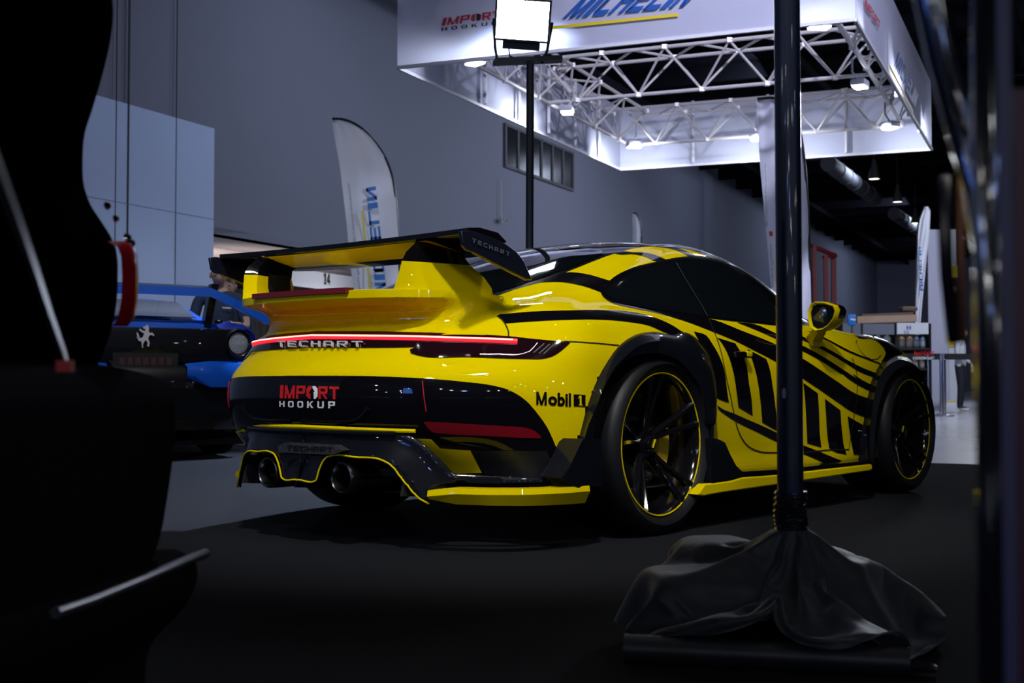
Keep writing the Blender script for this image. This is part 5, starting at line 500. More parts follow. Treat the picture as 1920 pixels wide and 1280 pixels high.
for k in (1,-1):
    g=rod('light_strip',[(0,SEAM['glow'][0][1])]+list(SEAM['glow']),.0100,GLOW,.006,k,'glowing red light strip',10)
    P=[surf(u,v,.0138)[0] for u,v in [(0,SEAM['glow'][0][1])]+list(SEAM['glow'])]
    c=MB().tube([(p.x,p.y*k,p.z) for p in P[:-1]],.0040,8).build('light_core',GLOWC,g)
    for q in ('lamp_fin_1','lamp_fin_2','lamp_fin_3','lamp_fin_4'): rod('lamp_fin',SEAM[q],.0022,ALU,.005,k)
    seam('door_gap',SEAM['door_seam'],.006,SEAMM,.003,k)
    seam('pillar_trim',SEAM['bpillar'],.006,mat('pillar_trim',(.05,.05,.06),.4),.007,k)
    seam('lid_gap',SEAM['deck_seam'],.005,SEAMM,.003,k)
    seam('bumper_gap',SEAM['quarter_seam'],.004,SEAMM,.0025,k)
    seam('fuel_cap_gap',SEAM['fuel_seam'],.005,SEAMM,.0025,k)
    rod('red_line',SEAM['red_edge'],.0018,RED,.004,k)  # thin red line on the black bumper insert
    rod('insert_ridge',SEAM['plate_ridge'],.009,BLK,.002,k)
    for t in range(3):   # louvres of the fender vent
        a=TRACE['fender_vent']; cx=sum(p[0] for p in a)/len(a); cy=sum(p[1] for p in a)/len(a)
        rod('vent_louvre',[(cx-3.5+t*2.2,cy+2.2),(cx-1.6+t*2.2,cy+.3),(cx-.4+t*2.2,cy-1.8)],.004,TRIM,.002,k)
def wrap_text(name,body_t,q,m,off,extrude=0,shear=0,bold=0,label=None):
    T,F=text_shape(body_t,shear,bold); V=[]
    for x,y in T:
        u=q[3][0]*(1-x)*(1-y)+q[2][0]*x*(1-y)+q[1][0]*x*y+q[0][0]*(1-x)*y
        v=q[3][1]*(1-x)*(1-y)+q[2][1]*x*(1-y)+q[1][1]*x*y+q[0][1]*(1-x)*y
        V.append(surf(u,v,off)[0])
    o=new_mesh(name,V,F,m,CAR,False)
    if extrude: md=o.modifiers.new('solid','SOLIDIFY'); md.thickness=extrude; md.offset=0
    if label: o['label']=label
    return o
def sub_quad(q,x0,x1):
    L=lambda a,b,t:(a[0]*(1-t)+b[0]*t,a[1]*(1-t)+b[1]*t)
    return [L(q[0],q[1],x0),L(q[0],q[1],x1),L(q[3],q[2],x1),L(q[3],q[2],x0)]
qi=QUAD['import']
wrap_text('lettering','IMP',sub_quad(qi,0,.475),RED,.0065,0,.03,'block','red lettering')
wrap_text('lettering','RT',sub_quad(qi,.685,1),RED,.0065,0,0,'block','red lettering')
def wrap_poly(name,pts,q,m,off):
    V=[]
    for x,y in pts:
        u=q[3][0]*(1-x)*(1-y)+q[2][0]*x*(1-y)+q[1][0]*x*y+q[0][0]*(1-x)*y
        v=q[3][1]*(1-x)*(1-y)+q[2][1]*x*(1-y)+q[1][1]*x*y+q[0][1]*(1-x)*y
        V.append(surf(u,v,off)[0])
    return new_mesh(name,V,[tuple(range(len(V)))],m,CAR,False)
HALF_L=[(1,1),(.42,1),(0,.80),(0,.22),(.42,0),(.78,0),(.78,.45),(.45,.45),(1,.9)]
so=sub_quad(qi,.49,.585); wrap_poly('emblem_half',[(.95,1),(.4,1),(0,.78),(0,.2),(.4,0),(.72,0),(.72,.42),(.42,.42),(.95,.84)],so,RED,.0065)
so=sub_quad(qi,.585,.675); wrap_poly('emblem_half',[(0.05,1),(.6,1),(1,.78),(1,.2),(.6,0),(.28,0),(.28,.55),(.52,.55),(.05,.86)],so,WHT,.0065)
qh=QUAD['hookup']
for k,ch in enumerate('HOOKUP'):
    wrap_text('lettering',ch,sub_quad(qh,k/6+.014,k/6+.116),WHT,.0065,0,0,'block','white lettering')
qm=QUAD['maker']
for k,ch in enumerate('TECHART'):
    wrap_text('lettering',ch,sub_quad(qm,k/7+.012,k/7+.11),mat('satin_silver',(.62,.60,.64),.4,.2) if k==0 else bpy.data.materials['satin_silver'],.012,.008,0,'thin','silver lettering')
wrap_text('lettering','M',sub_quad(QUAD['mobil'],0,.29),BLK,.003,0,0,'block','black lettering')
qq=sub_quad(QUAD['mobil'],.33,1); wrap_text('lettering','obil',qq,BLK,.003,0,0,.034,'black lettering')
qo=QUAD['one']; wrap_poly('number_box',[(0,0),(1,0),(1,1),(0,1)],qo,BLK,.003)
wrap_text('lettering','1',[(qo[0][0]+.6,qo[0][1]-.12),(qo[1][0]-.5,qo[1][1]-.12),(qo[2][0]-.5,qo[2][1]+.12),(qo[3][0]+.6,qo[3][1]+.12)],YEL,.0045,0,0,'block','yellow number')
# underbody and wheel housings
ub=[];n0=[GRID[0][j] for j in range(NU)]
ub=MB(); ub.loft([[Vector((p[0],-p[1],p[2]+.02)) for p in n0],[Vector((p[0],0,.18)) for p in n0],[Vector((p[0],p[1],p[2]+.02)) for p in n0]])
ub.build('underbody',DARK,CAR)
for x,z in WHEELS:
    for s in (1,-1):
        m=MB(); rows=[]
        for y in (.60,.90):
            rows.append([Vector((x+(z+.03)*math.cos(a),s*y,z+(z+.03)*math.sin(a))) for a in [PI*(-.12+1.24*k/28) for k in range(29)]])
        m.loft(rows); m.add([Vector((x,s*.60,z))]+rows[0],[(0,k+1,k+2) for k in range(28)])
        m.build('wheel_housing',DARK,CAR)
# arch flares
def flare(outer,crest,inner,label):
    for s in (1,-1):
        R=[]
        O=[Vector(p) for p in outer];Cc=[Vector(p) for p in crest];I=[Vector(p) for p in inner]
        O=[Vector((p.x,p.y+.01,p.z)) for p in O]
        mid=[o.lerp(c,.45)+Vector((0,-.016,0)) for o,c in zip(O,Cc)]
        near=[o.lerp(c,.12)+Vector((0,-.014,0)) for o,c in zip(O,Cc)]
        back=[Vector((p.x,-.80,p.z)) for p in I]
        rows=[[Vector((p.x,p.y*(-s),p.z)) if s<0 else p for p in r] for r in (O,near,mid,Cc,I,back)]
        rows=[[Vector((p.x,-p.y if s<0 else p.y,p.z)) for p in r] for r in (O,near,mid,Cc,I,back)]
        o=MB().loft(rows).build('arch_flare',CARB,CAR,True,60); fix_normals(o); o['label']=label
flare(ARCH['rear_outer'],ARCH['rear_crest'],ARCH['rear_inner'],'carbon rear wheel arch flare')
flare(ARCH['front_outer'],ARCH['front_crest'],ARCH['front_inner'],'carbon front wheel arch flare')
# carbon flaps at the flare feet
for s in (1,-1):
    m=MB(); y=-.972 if s>0 else -.2+.972
    m.prism([(-.588,y,.389),(-.575,y,.40),(-.466,y,.393),(-.466,y,.225),(-.60,y,.225),(-.70,y,.268),(-.66,y,.30)],(0,.10*s,0)); o=m.build('arch_flap',CARB,CAR,True,30); fix_normals(o)
    m=MB(); m.prism([(.30,y,.372),(.36,y,.365),(.41,y,.35),(.45,y,.30),(.50,y,.25),(.58,y,.205),(.30,y,.185)],(0,.10*s,0)); o=m.build('arch_flap',CARB,CAR,True,30); fix_normals(o)
# side skirts: yellow blade under a black ledge
for s in (1,-1):
    m=MB(); y=-.975*s; pr=[(.19,.148),(.231,.139),(.40,.143),(.837,.146),(1.835,.155),(1.86,.165),(1.85,.187),(1.3,.189),(.837,.189),(.55,.196),(.45,.187),(.246,.188)]
    m.prism([(x,y,z) for x,z in pr],(0,.07*s,0)); o=m.build('side_skirt',YEL,CAR,True,30); fix_normals(o)
    b=o.modifiers.new('edge','BEVEL'); b.width=.006; b.segments=2
    m=MB(); m.prism([(.28,y+.012*s,.190),(.9,y+.012*s,.190),(1.86,y+.012*s,.189),(1.86,y+.012*s,.205),(.9,y+.012*s,.212),(.45,y+.012*s,.222),(.34,y+.012*s,.215)],(0,.13*s,0)); o=m.build('skirt_ledge',BLK,CAR,True,30); fix_normals(o)
# rear blades wrapping the corners
for s in (1,-1):
    path=[(-.545,-.975),(-.64,-.968),(-.74,-.945),(-.83,-.90),(-.91,-.82),(-.97,-.71),(-1.005,-.615)]
    rows=[]
    if s<0: path=path[:4]
    for i,(x,y) in enumerate(path):
        a=Vector(path[min(i+1,len(path)-1)])-Vector(path[max(i-1,0)]); n=Vector((-a.y,a.x)).normalized()
        if n.dot(Vector((-.4,-.92)))<0: n=-n
        zt=.232+.004*i/6; zb=.168+.012*(i/6)
        if i==len(path)-1: zt-=.012; zb+=.012
        rows.append([Vector((x+n.x*d,(y+n.y*d) if s>0 else -.21-(y+n.y*d),z)) for d,z in ((0,zt),(.004,zt-.02),(-.02,zb),(-.06,zb+.004),(-.06,zt))])
    m=MB().loft(rows,0,True,True); o=m.build('rear_blade',YEL,CAR,True,30); fix_normals(o); o['label']='yellow lower rear corner blade'
# wheels
def make_wheel(x,zr,s,rp,rt):
    yo=-.925*s
    nrm=(0,-s,0)
    rim=MB().lathe([(rp+.004,.0),(rp-.006,.004),(rp-.014,-.006),(rp-.02,-.03),(rp-.03,-.2),(rp-.03,-.24)],56,nrm,(x,yo,zr)).build('wheel',RIM,CAR); fix_normals(rim)
    rim['label']='gloss black spoked wheel'
    W=.305
    tp=[(rp+.002,-.004),(rp+.012,.012),(rp+.035,.026),(rt-.03,.022),(rt-.012,.008),(rt-.003,-.014),(rt,-.05),(rt,-W+.05),(rt-.004,-W+.02),(rt-.03,-W-.01),(rp+.01,-W+.02)]
    ty=MB().lathe(tp,72,nrm,(x,yo,zr))
    ty=ty.build('tyre',RUB,rim); fix_normals(ty)
    # tread sipes on the shoulder
    MB().tube([(x+(rp-.001)*math.cos(a),yo-.004*s,zr+(rp-.001)*math.sin(a)) for a in [2*PI*k/80 for k in range(80)]],.0032,8,0,False,True).build('pinstripe',YEL,rim)['label']='yellow pinstripe'
    m=MB()
    for k in range(5):
        for d in (-.16,.16):
            a=2*PI*k/5+.42+d*1.0; ai=2*PI*k/5+.42+d*.55
            ci,si,co_,so_=math.cos(ai),math.sin(ai),math.cos(a),math.sin(a)
            P=[]
            for r,dep,wd,th in ((.045,.085,.030,.035),(.10,.070,.026,.030),(.18,.040,.022,.026),(rp-.03,.014,.026,.024),(rp-.006,.006,.034,.03)):
                t=(r-.045)/(rp-.05); c,si2=ci*(1-t)+co_*t,si*(1-t)+so_*t
                L=math.hypot(c,si2); c/=L;si2/=L
                ctr=Vector((x+r*c,yo+dep*s,zr+r*si2)); tg=Vector((-si2,0,c))
                P.append([ctr+tg*(wd/2)+Vector((0,-th*.1*s,0)),ctr+tg*(wd*.28)+Vector((0,-th*.5*s,0)),ctr-tg*(wd*.28)+Vector((0,-th*.5*s,0)),ctr-tg*(wd/2)+Vector((0,-th*.1*s,0)),ctr-tg*(wd*.4)+Vector((0,th*.6*s,0)),ctr+tg*(wd*.4)+Vector((0,th*.6*s,0))])
            q=MB().loft(P,0,True,True); o=q.build('spoke',RIM,rim,True,35); fix_normals(o)
    hub=MB().lathe([(.0,.02),(.020,.022),(.028,.018),(.030,.0),(.052,-.004),(.056,-.03),(.056,-.06)],28,nrm,(x,yo+.062*s,zr)).build('hub_nut',RIM,rim); fix_normals(hub)
    bar=MB().box((x+.006,yo+.038*s,zr),(.006,.004,.036),Quaternion((0,1,0),.5)).build('hub_mark',YEL,rim,False)
    d=MB().lathe([(.09,0),(.20,0),(.205,-.004),(.205,-.03),(.09,-.03)],48,nrm,(x,yo+.135*s,zr)).build('brake_disc',STEEL,rim); fix_normals(d)
    MB().lathe([(0,-.0),(.262,0),(.262,-.01),(0,-.01)],40,nrm,(x,yo+.178*s,zr)).build('dust_shield',DARK,rim)
    m=MB(); prof=[]
    a0=(-.25 if x==0 else PI-.9)
    for k in range(9):
        a=a0+1.0*k/8-.45
        prof.append([Vector((x+r*math.cos(a),yo+dd*s,zr+r*math.sin(a))) for r,dd in ((.135,.10),(.21,.10),(.222,.12),(.222,.18),(.135,.18))])
    q=MB().loft(prof,0,True,True).build('brake_caliper',mat('caliper_yellow',(.6,.42,.01),.4),rim,True,30); fix_normals(q)
    return rim
for s in (1,-1):
    make_wheel(0,.358,s,.2815,.358); make_wheel(2.45,.345,s,.2705,.342)
# mirrors
for s in (1,-1):
    ring=[(1.335,-0.883,.940),(1.335,-0.898,.975),(1.335,-0.925,.987),(1.345,-0.965,.984),(1.36,-1.010,.968),(1.362,-1.020,.945),(1.36,-1.010,.905),(1.355,-0.985,.87),(1.35,-0.955,.850),(1.34,-0.920,.845),(1.335,-0.897,.862),(1.335,-0.887,.90)]
    c=Vector((1.40,-.96,.918)); rows=[]
    N=len(ring)
    rg=[Vector(p) for p in ring]
    def ringat(f,dx): return [Vector((p.x*0+1.345+(p.x-1.345)*f+dx,c.y+(p.y-c.y)*f,c.z+(p.z-c.z)*f)) for p in rg]
    rows=[ringat(.84,.014),ringat(.87,.002),ringat(.95,-.004),ringat(1.0,.004),ringat(1.02,.04),ringat(.98,.09),ringat(.85,.135),ringat(.55,.17),ringat(.1,.185)]
    rows=[[Vector((p.x,p.y*s,p.z)) for p in r] for r in rows]
    o=MB().loft(rows,0,True,False).build('mirror_shell',YEL,CAR); fix_normals(o); o['label']='yellow door mirror'
    g=MB().add([Vector((p.x,p.y,p.z)) for p in rows[0]],[tuple(range(N))]).build('mirror_glass',GLASS,o,False); fix_normals(g)
    top=[[Vector((p.x,p.y*1.0,p.z+.002)) for p in r[2:7]] for r in rows[4:9]]
    top=[[Vector(((p.x),(p.y-c.y*s)*1.012+c.y*s,(p.z-c.z)*1.015+c.z)) for p in r] for r in top]
    q=MB().loft(top).build('mirror_cap',BLK,o); q['label']='black upper mirror cap'
    st=MB().loft([[Vector((x,y*s,z)) for x,y,z in r] for r in (((1.36,-.935,.855),(1.44,-.935,.855),(1.44,-.90,.86),(1.36,-.90,.86)),((1.42,-.868,.80),(1.53,-.862,.80),(1.53,-.83,.81),(1.42,-.83,.81)),((1.44,-.862,.775),(1.53,-.858,.775),(1.53,-.83,.79),(1.44,-.83,.79)))],0,True,True).build('mirror_stalk',YEL,o); fix_normals(st)
# door handles
for s in (1,-1):
    m=MB(); m.box((.70,-.893*s,.722),(.135,.03,.030),None,0,.008); o=m.build('door_handle',BLK,CAR)
    MB().box((.735,-.896*s,.726),(.05,.030,.026),None,0,.006).build('handle_stripe',YEL,o)
# ---------------------------------------------------------------- tail spoiler, wing, diffuser, exhausts
def smooth_rows(rows,sub_r=3,sub_c=5):
    rr=[spline(r,sub_c) for r in rows]
    n=len(rr[0]); cols=[spline([r[k] for r in rr],sub_r) for k in range(n)]
    return [[c[i] for c in cols] for i in range(len(cols[0]))]
SPO=[
 [(-.985,0,.775),(-.955,.28,.775),(-.885,.45,.775),(-.80,.60,.775),(-.70,.68,.775),(-.56,.74,.80)],
 [(-.968,0,.795),(-.94,.27,.795),(-.868,.435,.797),(-.77,.57,.80),(-.66,.65,.815),(-.52,.70,.845)],
 [(-.945,0,.830),(-.92,.26,.830),(-.855,.405,.832),(-.765,.55,.835),(-.65,.62,.85),(-.52,.65,.87)],
 [(-.955,0,.868),(-.93,.25,.868),(-.868,.40,.868),(-.77,.54,.868),(-.645,.60,.875),(-.52,.62,.89)],
 [(-1.02,0,.890),(-1.0,.24,.890),(-.93,.405,.890),(-.79,.537,.893),(-.64,.59,.90),(-.52,.605,.905)],
]
SPO_TOP=[
 [(-1.085,0,.908),(-1.065,.25,.908),(-1.0,.43,.908),(-.815,.536,.912),(-.64,.583,.915),(-.52,.595,.912)],
 [(-1.088,0,.936),(-1.068,.25,.936),(-1.002,.432,.936),(-.818,.532,.938),(-.64,.577,.932),(-.52,.585,.925)],
 [(-1.06,0,.942),(-1.04,.24,.942),(-.97,.40,.942),(-.82,.47,.940),(-.68,.50,.938),(-.56,.51,.935)],
 [(-.80,0,.915),(-.79,.2,.915),(-.76,.33,.915),(-.70,.40,.915),(-.64,.43,.915),(-.56,.45,.915)],
 [(-.45,0,.93),(-.45,.2,.93),(-.45,.33,.93),(-.45,.40,.93),(-.45,.43,.93),(-.45,.45,.93)],
]
r1=smooth_rows(SPO+[SPO_TOP[0]]); r2=[spline(r,5) for r in SPO_TOP]
m=MB()
for s in (1,-1):
    f=lambda rows:[[Vector((p[0],p[1]*s,p[2])) for p in r] for r in rows]
    m.loft(f(r1)); m.loft(f(r2))
o=m.build('tail_spoiler',YEL,CAR,True,38)
bm=bmesh.new(); bm.from_mesh(o.data); bmesh.ops.remove_doubles(bm,verts=bm.verts[:],dist=.0006); bmesh.ops.recalc_face_normals(bm,faces=bm.faces[:]); bm.to_mesh(o.data); bm.free()
for p in o.data.polygons: p.use_smooth=True
o.data.set_sharp_from_angle(angle=math.radians(38)); o['label']='yellow ducktail base of the wing'
SPOILER=o
# dark red brake lamp let into the lip
P=[Vector(p) for p in spline([(-1.068,.27,.943),(-1.078,.18,.943),(-1.084,.09,.943),(-1.086,0,.943),(-1.084,-.09,.943),(-1.078,-.18,.943),(-1.068,-.27,.943)],6)]
rows=[[p+Vector((-.012,0,-.016)),p+Vector((-.012,0,.004)),p+Vector((.03,0,.005)),p+Vector((.03,0,-.016))] for p in P]
b=MB().loft(rows,0,True,True).build('brake_lamp',mat('dark_red_lens',(.13,.004,.012),.25,0,.5),CAR,True,30); fix_normals(b); b['label']='dark red high brake lamp'
# towers
TW=[(.930,(-1.0,.432),(-.818,.533),(-.62,.582),(-.62,.52),(-.80,.455),(-.955,.395)),
    (.955,(-.992,.440),(-.82,.526),(-.618,.574),(-.65,.51),(-.81,.460),(-.945,.408)),
    (.995,(-.984,.448),(-.83,.510),(-.635,.552),(-.68,.495),(-.82,.460),(-.94,.418)),
    (1.04,(-.975,.455),(-.83,.498),(-.685,.526),(-.71,.475),(-.82,.457),(-.93,.424)),
    (1.075,(-.955,.457),(-.83,.490),(-.70,.505),(-.71,.47),(-.82,.455),(-.92,.428)),
    (1.105,(-.915,.457),(-.82,.482),(-.66,.495),(-.67,.46),(-.80,.450),(-.88,.430)),
    (1.130,(-.895,.457),(-.80,.478),(-.64,.488),(-.65,.455),(-.78,.446),(-.87,.430))]
for s in (1,-1):
    def sec(t):
        z=t[0]; q=t[1:]
        pts=[q[0],q[1],q[2]]; out=spline([(a,b,z) for a,b in pts],5); back=spline([(a,b,z) for a,b in q[3:]],5)
        return [Vector((p[0],p[1]*s,p[2])) for p in out+back]
    o=MB().loft([sec(t) for t in TW[:4]],0,True,True).build('wing_tower',YEL,CAR,True,50); fix_normals(o)
    k=MB().loft([sec(t) for t in TW[3:]],0,True,True).build('tower_cap',BLK,o,True,50); fix_normals(k); k['label']='black upper half of the wing tower'
    q=MB().box((-.80,.452*s,1.0),(.12,.01,.10)).build('tower_inlet',TRIM,o)
# wing blade: black, yellow beneath
rows=[];fm=[]
YS=[-.715,-.62,-.5,-.38,-.25,-.12,0,.12,.25,.38,.5,.62,.715]
def wing_sec(y):
    k=1-(abs(y)/.72)**2; drop=.010*k                  # the blade dips a little towards its middle
    tip=max(0,(abs(y)-.48)/.24)
    TEx=-.905-.012*k; LEx=-.60-.13*tip; zt=1.146-drop; zl=1.098-drop*.6
    top=[(TEx,zt),(TEx+.06,zt+.006),(TEx+.16,zt-.003),(LEx+.03,zl+.016),(LEx,zl)]
    bot=[(LEx+.02,zl-.012),(LEx-.06,zl-.010),(LEx-.10,zl-.006),(-.78,zl+.006),(TEx+.05,zt-.026),(TEx+.012,zt-.024),(TEx+.002,zt-.018)]
    return [Vector((x,y,z)) for x,z in top+bot]
rows=[wing_sec(y) for y in YS]
w=MB().loft(rows,0,True,True); n=len(rows[0])
fmm=[]
for i in range(len(rows)-1):
    for k in range(n): fmm.append(1 if (k in (7,8,9)) and abs(YS[i]+YS[i+1])/2<.45 else 0)
w.M=fmm+[0,0]
o=w.build('rear_wing',[BLK,YEL],CAR,True,35); fix_normals(o); o['label']='black wing blade with yellow underside'
# end plates with the maker's lettering
PL=[(-.955,1.128),(-.925,1.134),(-.88,1.132),(-.80,1.122),(-.72,1.104),(-.66,1.080),(-.62,1.050),(-.585,1.002),(-.572,.984),(-.60,.982),(-.70,1.008),(-.80,1.036),(-.89,1.060),(-.925,1.064),(-.945,1.080)]
for s in (1,-1):
    m=MB(); pl=[(x,s*(.712+ (.0 if x<-.75 else (x+.75)*.04)),z) for x,z in PL]
    m.prism(pl,(0,.016*s,0)); o=m.build('end_plate',mat('end_plate_black',(.006,.008,.016),.3,0,.6),CAR,True,25); fix_normals(o); b=o.modifiers.new('edge','BEVEL'); b.width=.003; b.segments=2
    low=[pl[8],pl[9],pl[10],pl[11],pl[12]]
    MB().tube([Vector(p)+Vector((0,.008*s,-.001)) for p in low],.004,6).build('yellow_edge',YEL,o)
    for k,ch in enumerate('TECHART'):
        x0=-.905+k*.030; z0=1.096-k*.0052
        qd=[(x0,s*(.7335+(0 if x0<-.78 else (x0+.78)*.05)),z0+.012),(x0+.020,s*(.7335+(0 if x0<-.78 else (x0+.78)*.05)),z0+.009),(x0+.020,s*(.7335+(0 if x0<-.78 else (x0+.78)*.05)),z0-.006),(x0,s*(.7335+(0 if x0<-.78 else (x0+.78)*.05)),z0-.003)]
        if s>0: qd=[qd[1],qd[0],qd[3],qd[2]]
        lettering('lettering',ch,qd,mat('faint_grey',(.10,.11,.14),.4) if k==0 and s==1 else bpy.data.materials['faint_grey'],o,0,0,'block')
# diffuser: carbon panel following the tail in plan
DP=[Vector(p) for p in DIFF_PLAN]
def diff(u,z,off=.02):
    s=-1 if u>=0 else 1; u=min(abs(u),len(DP)-1.001); i=int(u); f=u-i
    p=DP[i].lerp(DP[i+1],f); a=DP[min(i+2,len(DP)-1)]-DP[max(i-1,0)]; n=Vector((a.y,-a.x)); n.normalize()
    if n.x>0 and i<30: n=-n
    if n.dot(p-Vector((-.3,0)))<0: n=-n
    q=p+n*off
    return Vector((q.x,q.y if u>0 else 0,z))
YC=-.055
U0=next(i+(YC-DP[i].y)/(DP[i+1].y-DP[i].y) for i in range(20) if DP[i].y>=YC>DP[i+1].y)
poly=[(U0,DIFF_POLY[0][1])]+[q for q in DIFF_POLY if q[0]>U0+.3]+[(U0,DIFF_POLY[-1][1])]
flip=lambda p,s:Vector((p[0],p[1] if s>0 else 2*YC-p[1],p[2]))
def diff_patch(poly,offs,name,m,du=1.0,dz=1.6):
    P=[Vector(q) for q in poly]; Q=[P[0]]
    for q in P[1:]:
        if (q-Q[-1]).length>.15: Q.append(q)
    P=Q;n=len(P)
    def inside(x,y):
        c=False
        for i in range(n):
            a,b=P[i],P[i-1]
            if (a.y>y)!=(b.y>y) and x<(b.x-a.x)*(y-a.y)/(b.y-a.y)+a.x: c=not c
        return c
    pts=list(P)
    for a in range(0,60):
        for b in range(0,30):
            x,y=a*du,12+b*dz
            if inside(x,y) and min((p-Vector((x,y))).length for p in P)>.5: pts.append(Vector((x,y)))
    r=delaunay_2d_cdt(pts,[(i,(i+1)%n) for i in range(n)],[list(range(n))],1,1e-6)
    V=[];F=[]
    for s in (1,-1):
        b=len(V); V+=[flip(diff(q.x,q.y/100,offs(q)),s) for q in r[0]]
        for f in r[2]:
            g=[b+k for k in f]; F.append(tuple(g))
    o=new_mesh(name,V,F,m,CAR)
    bm=bmesh.new(); bm.from_mesh(o.data); bmesh.ops.remove_doubles(bm,verts=bm.verts[:],dist=.0008); bmesh.ops.recalc_face_normals(bm,faces=bm.faces[:]); bm.to_mesh(o.data); bm.free()
    for p in o.data.polygons: p.use_smooth=True
    return o
def dist_line(q):
    return min((Vector((a*1.6,b))-Vector((q.x*1.6,q.y))).length for a,b in DIFF_LINE)
# the panel bulges towards its lower, pinstriped edge
D=diff_patch(poly,lambda q:.022+.030*max(0,1-dist_line(q)/7.0),'diffuser',CARB); D['label']='carbon rear diffuser panel'
md=D.modifiers.new('solid','SOLIDIFY'); md.thickness=.012; md.offset=-1
fixn=[f for f in D.data.polygons]
for s in (1,-1):
    P=[diff(U0,DIFF_LINE[1][1]/100,.055)]+[diff(u,z/100,.055) for u,z in DIFF_LINE if u>U0+.3]
    MB().tube([flip(p,s) for p in P],.0034,8).build('diffuser_pinstripe',YEL,D)['label']='yellow pinstripe'
# yellow corner wings beside it and the thin yellow line above
for s in (1,-1):
    patch('corner_wing',TRACE['yellow_wing'],YEL,.012,(s,),label='yellow corner piece above the diffuser')
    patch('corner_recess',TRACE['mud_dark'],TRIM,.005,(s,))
P=[diff(u,.436-.012*(u/20)**2*0,.024) for u in [U0+k*.5 for k in range(0,42)]]
for s in (1,-1):
    MB().tube([flip(p+Vector((0,0,-.0002*i)),s) for i,p in enumerate(P)],.0075,8).build('yellow_trim_line',YEL,CAR)
    P2=[diff(u,.418,.030) for u in [U0+k*.5 for k in range(0,36)]]
    MB().tube([flip(p,s) for p in P2],.011,8).build('carbon_ridge',CARB,CAR)
# dark channel walls and fins under the panel
m=MB(); m.box((-.70,YC,.27),(.5,.95,.02)); m.box((-.60,0,.30),(.02,1.5,.24)); m.build('diffuser_tunnel',DARK,CAR,False)
for y in (-.51,-.175,.065,.385):
    m=MB(); m.prism([(-1.03,y-.006,.20),(-.55,y-.006,.165),(-.55,y-.006,.30),(-1.0,y-.006,.31)],(0,.012,0)); o=m.build('diffuser_fin',DARK,CAR,False); fix_normals(o)
m=MB(); m.prism([(-1.06,-.17,.238),(-.60,-.17,.17),(-.60,.17,.17),(-1.06,.17,.238)],(0,0,.012)); o=m.build('diffuser_floor',CARB,CAR,False); fix_normals(o)
# exhaust tips
TIP=mat('dark_titanium',(.13,.13,.14),.25,1)
for y in (.155,-.262):
    prof=[(.046,.30),(.046,.05),(.048,.0),(.052,-.006),(.057,-.004),(.060,.004),(.061,.03),(.061,.30)]
    o=MB().lathe(prof,36,(1,0,0),(-1.085,y,.256)).build('exhaust_tip',TIP,CAR); fix_normals(o); o['label']='round dark exhaust tip'
    i=MB().lathe([(0,.12),(.028,.12),(.030,.10),(.046,.10)],28,(1,0,0),(-1.085,y,.256)).build('tip_insert',DARK,o)
q=QUAD['badge']
V=[];
for u,v in q: 
    p,n=surf(u,v,.03); V.append(Vector((p.x-.002,p.y,p.z)))
Pb=[Vector((-1.105,.02,.375)),Vector((-1.098,-.255,.375)),Vector((-1.100,-.30,.357)),Vector((-1.102,-.25,.340)),Vector((-1.107,.05,.338)),Vector((-1.106,.055,.360))]
o=MB().prism([p+Vector((-.016,0,0)) for p in Pb],(.04,0,0)).build('maker_plate',mat('grey_mesh',(.05,.05,.055),.5,.6,bump=(120,.6)),CAR,False); fix_normals(o)
lettering('lettering','TECHART',[(-1.125,0,.367),(-1.117,-.25,.367),(-1.117,-.25,.348),(-1.125,0,.348)],STEEL,o,.002,0,'block')
# ---------------------------------------------------------------- the hall
def struct(o): o['kind']='structure'; return o
WALL=mat('painted_wall',(.22,.235,.31),.8,noise=(.35,.04))
PANEL=mat('pale_wall_panel',(.55,.68,.97),.75,noise=(.4,.04))
CEIL=mat('dark_ceiling',(.012,.012,.014),.8)
CONC=mat('polished_concrete',(.30,.31,.36),.22,noise=(1.2,.12))
CARPET=mat('black_carpet',(.010,.011,.014),.95,noise=(220,.5),bump=(400,.5),spec=.1)
W0=Vector((-5.1,21,0))
def quad_box(name,p,q,z0,z1,th,m,parent=None):
    """an upright slab from p to q (plan), th thick towards its back"""
    p,q=Vector((p[0],p[1],0)),Vector((q[0],q[1],0)); d=(q-p).normalized(); n=Vector((-d.y,d.x,0))*th
    b=MB(); b.prism([p+Vector((0,0,z0)),q+Vector((0,0,z0)),q+n+Vector((0,0,z0)),p+n+Vector((0,0,z0))],(0,0,z1-z0))
    return fix_normals(b.build(name,m,parent,False))
floor=MB().add([(-45,-6,-.004),(70,-6,-.004),(70,110,-.004),(-45,110,-.004)],[(0,1,2,3)]).build('floor',CONC,None,False); struct(floor)
e=Vector((3.25,9.2,0))
c0=e-E2*12; c1=e+E2*6
cp=MB().prism([(c0.x,c0.y,-.003),(c0.x,-3,-.003),(c1.x+2,-3,-.003),(c1.x,c1.y,-.003)],(0,0,.003)).build('carpet',CARPET,None,False); fix_normals(cp)
tag(cp,'black carpet spread over the display floor under the cars','carpet')
wl=quad_box('wall_left',W0-E1*24,W0+E1*68.5,3.12,9.0,.3,WALL); struct(wl)
cor=W0+E1*68.5
wb=quad_box('wall_back',cor,cor+E2*60,0,9.0,.3,WALL); struct(wb)
pn=quad_box('wall_panel_left',W0-E1*24+E2*.05,W0+E2*.05,0,4.9,.35,PANEL); struct(pn)
for px in (217,240,330):
    for k in (0,):
        a=on_plane(px,300,W0+E2*.05,E2)
        struct(MB().box((a.x,a.y,4.5),(.012 if px!=240 else .035,.012,9.0),math.atan2(E1.y,E1.x)).build('trim_1',DARK,None,False))
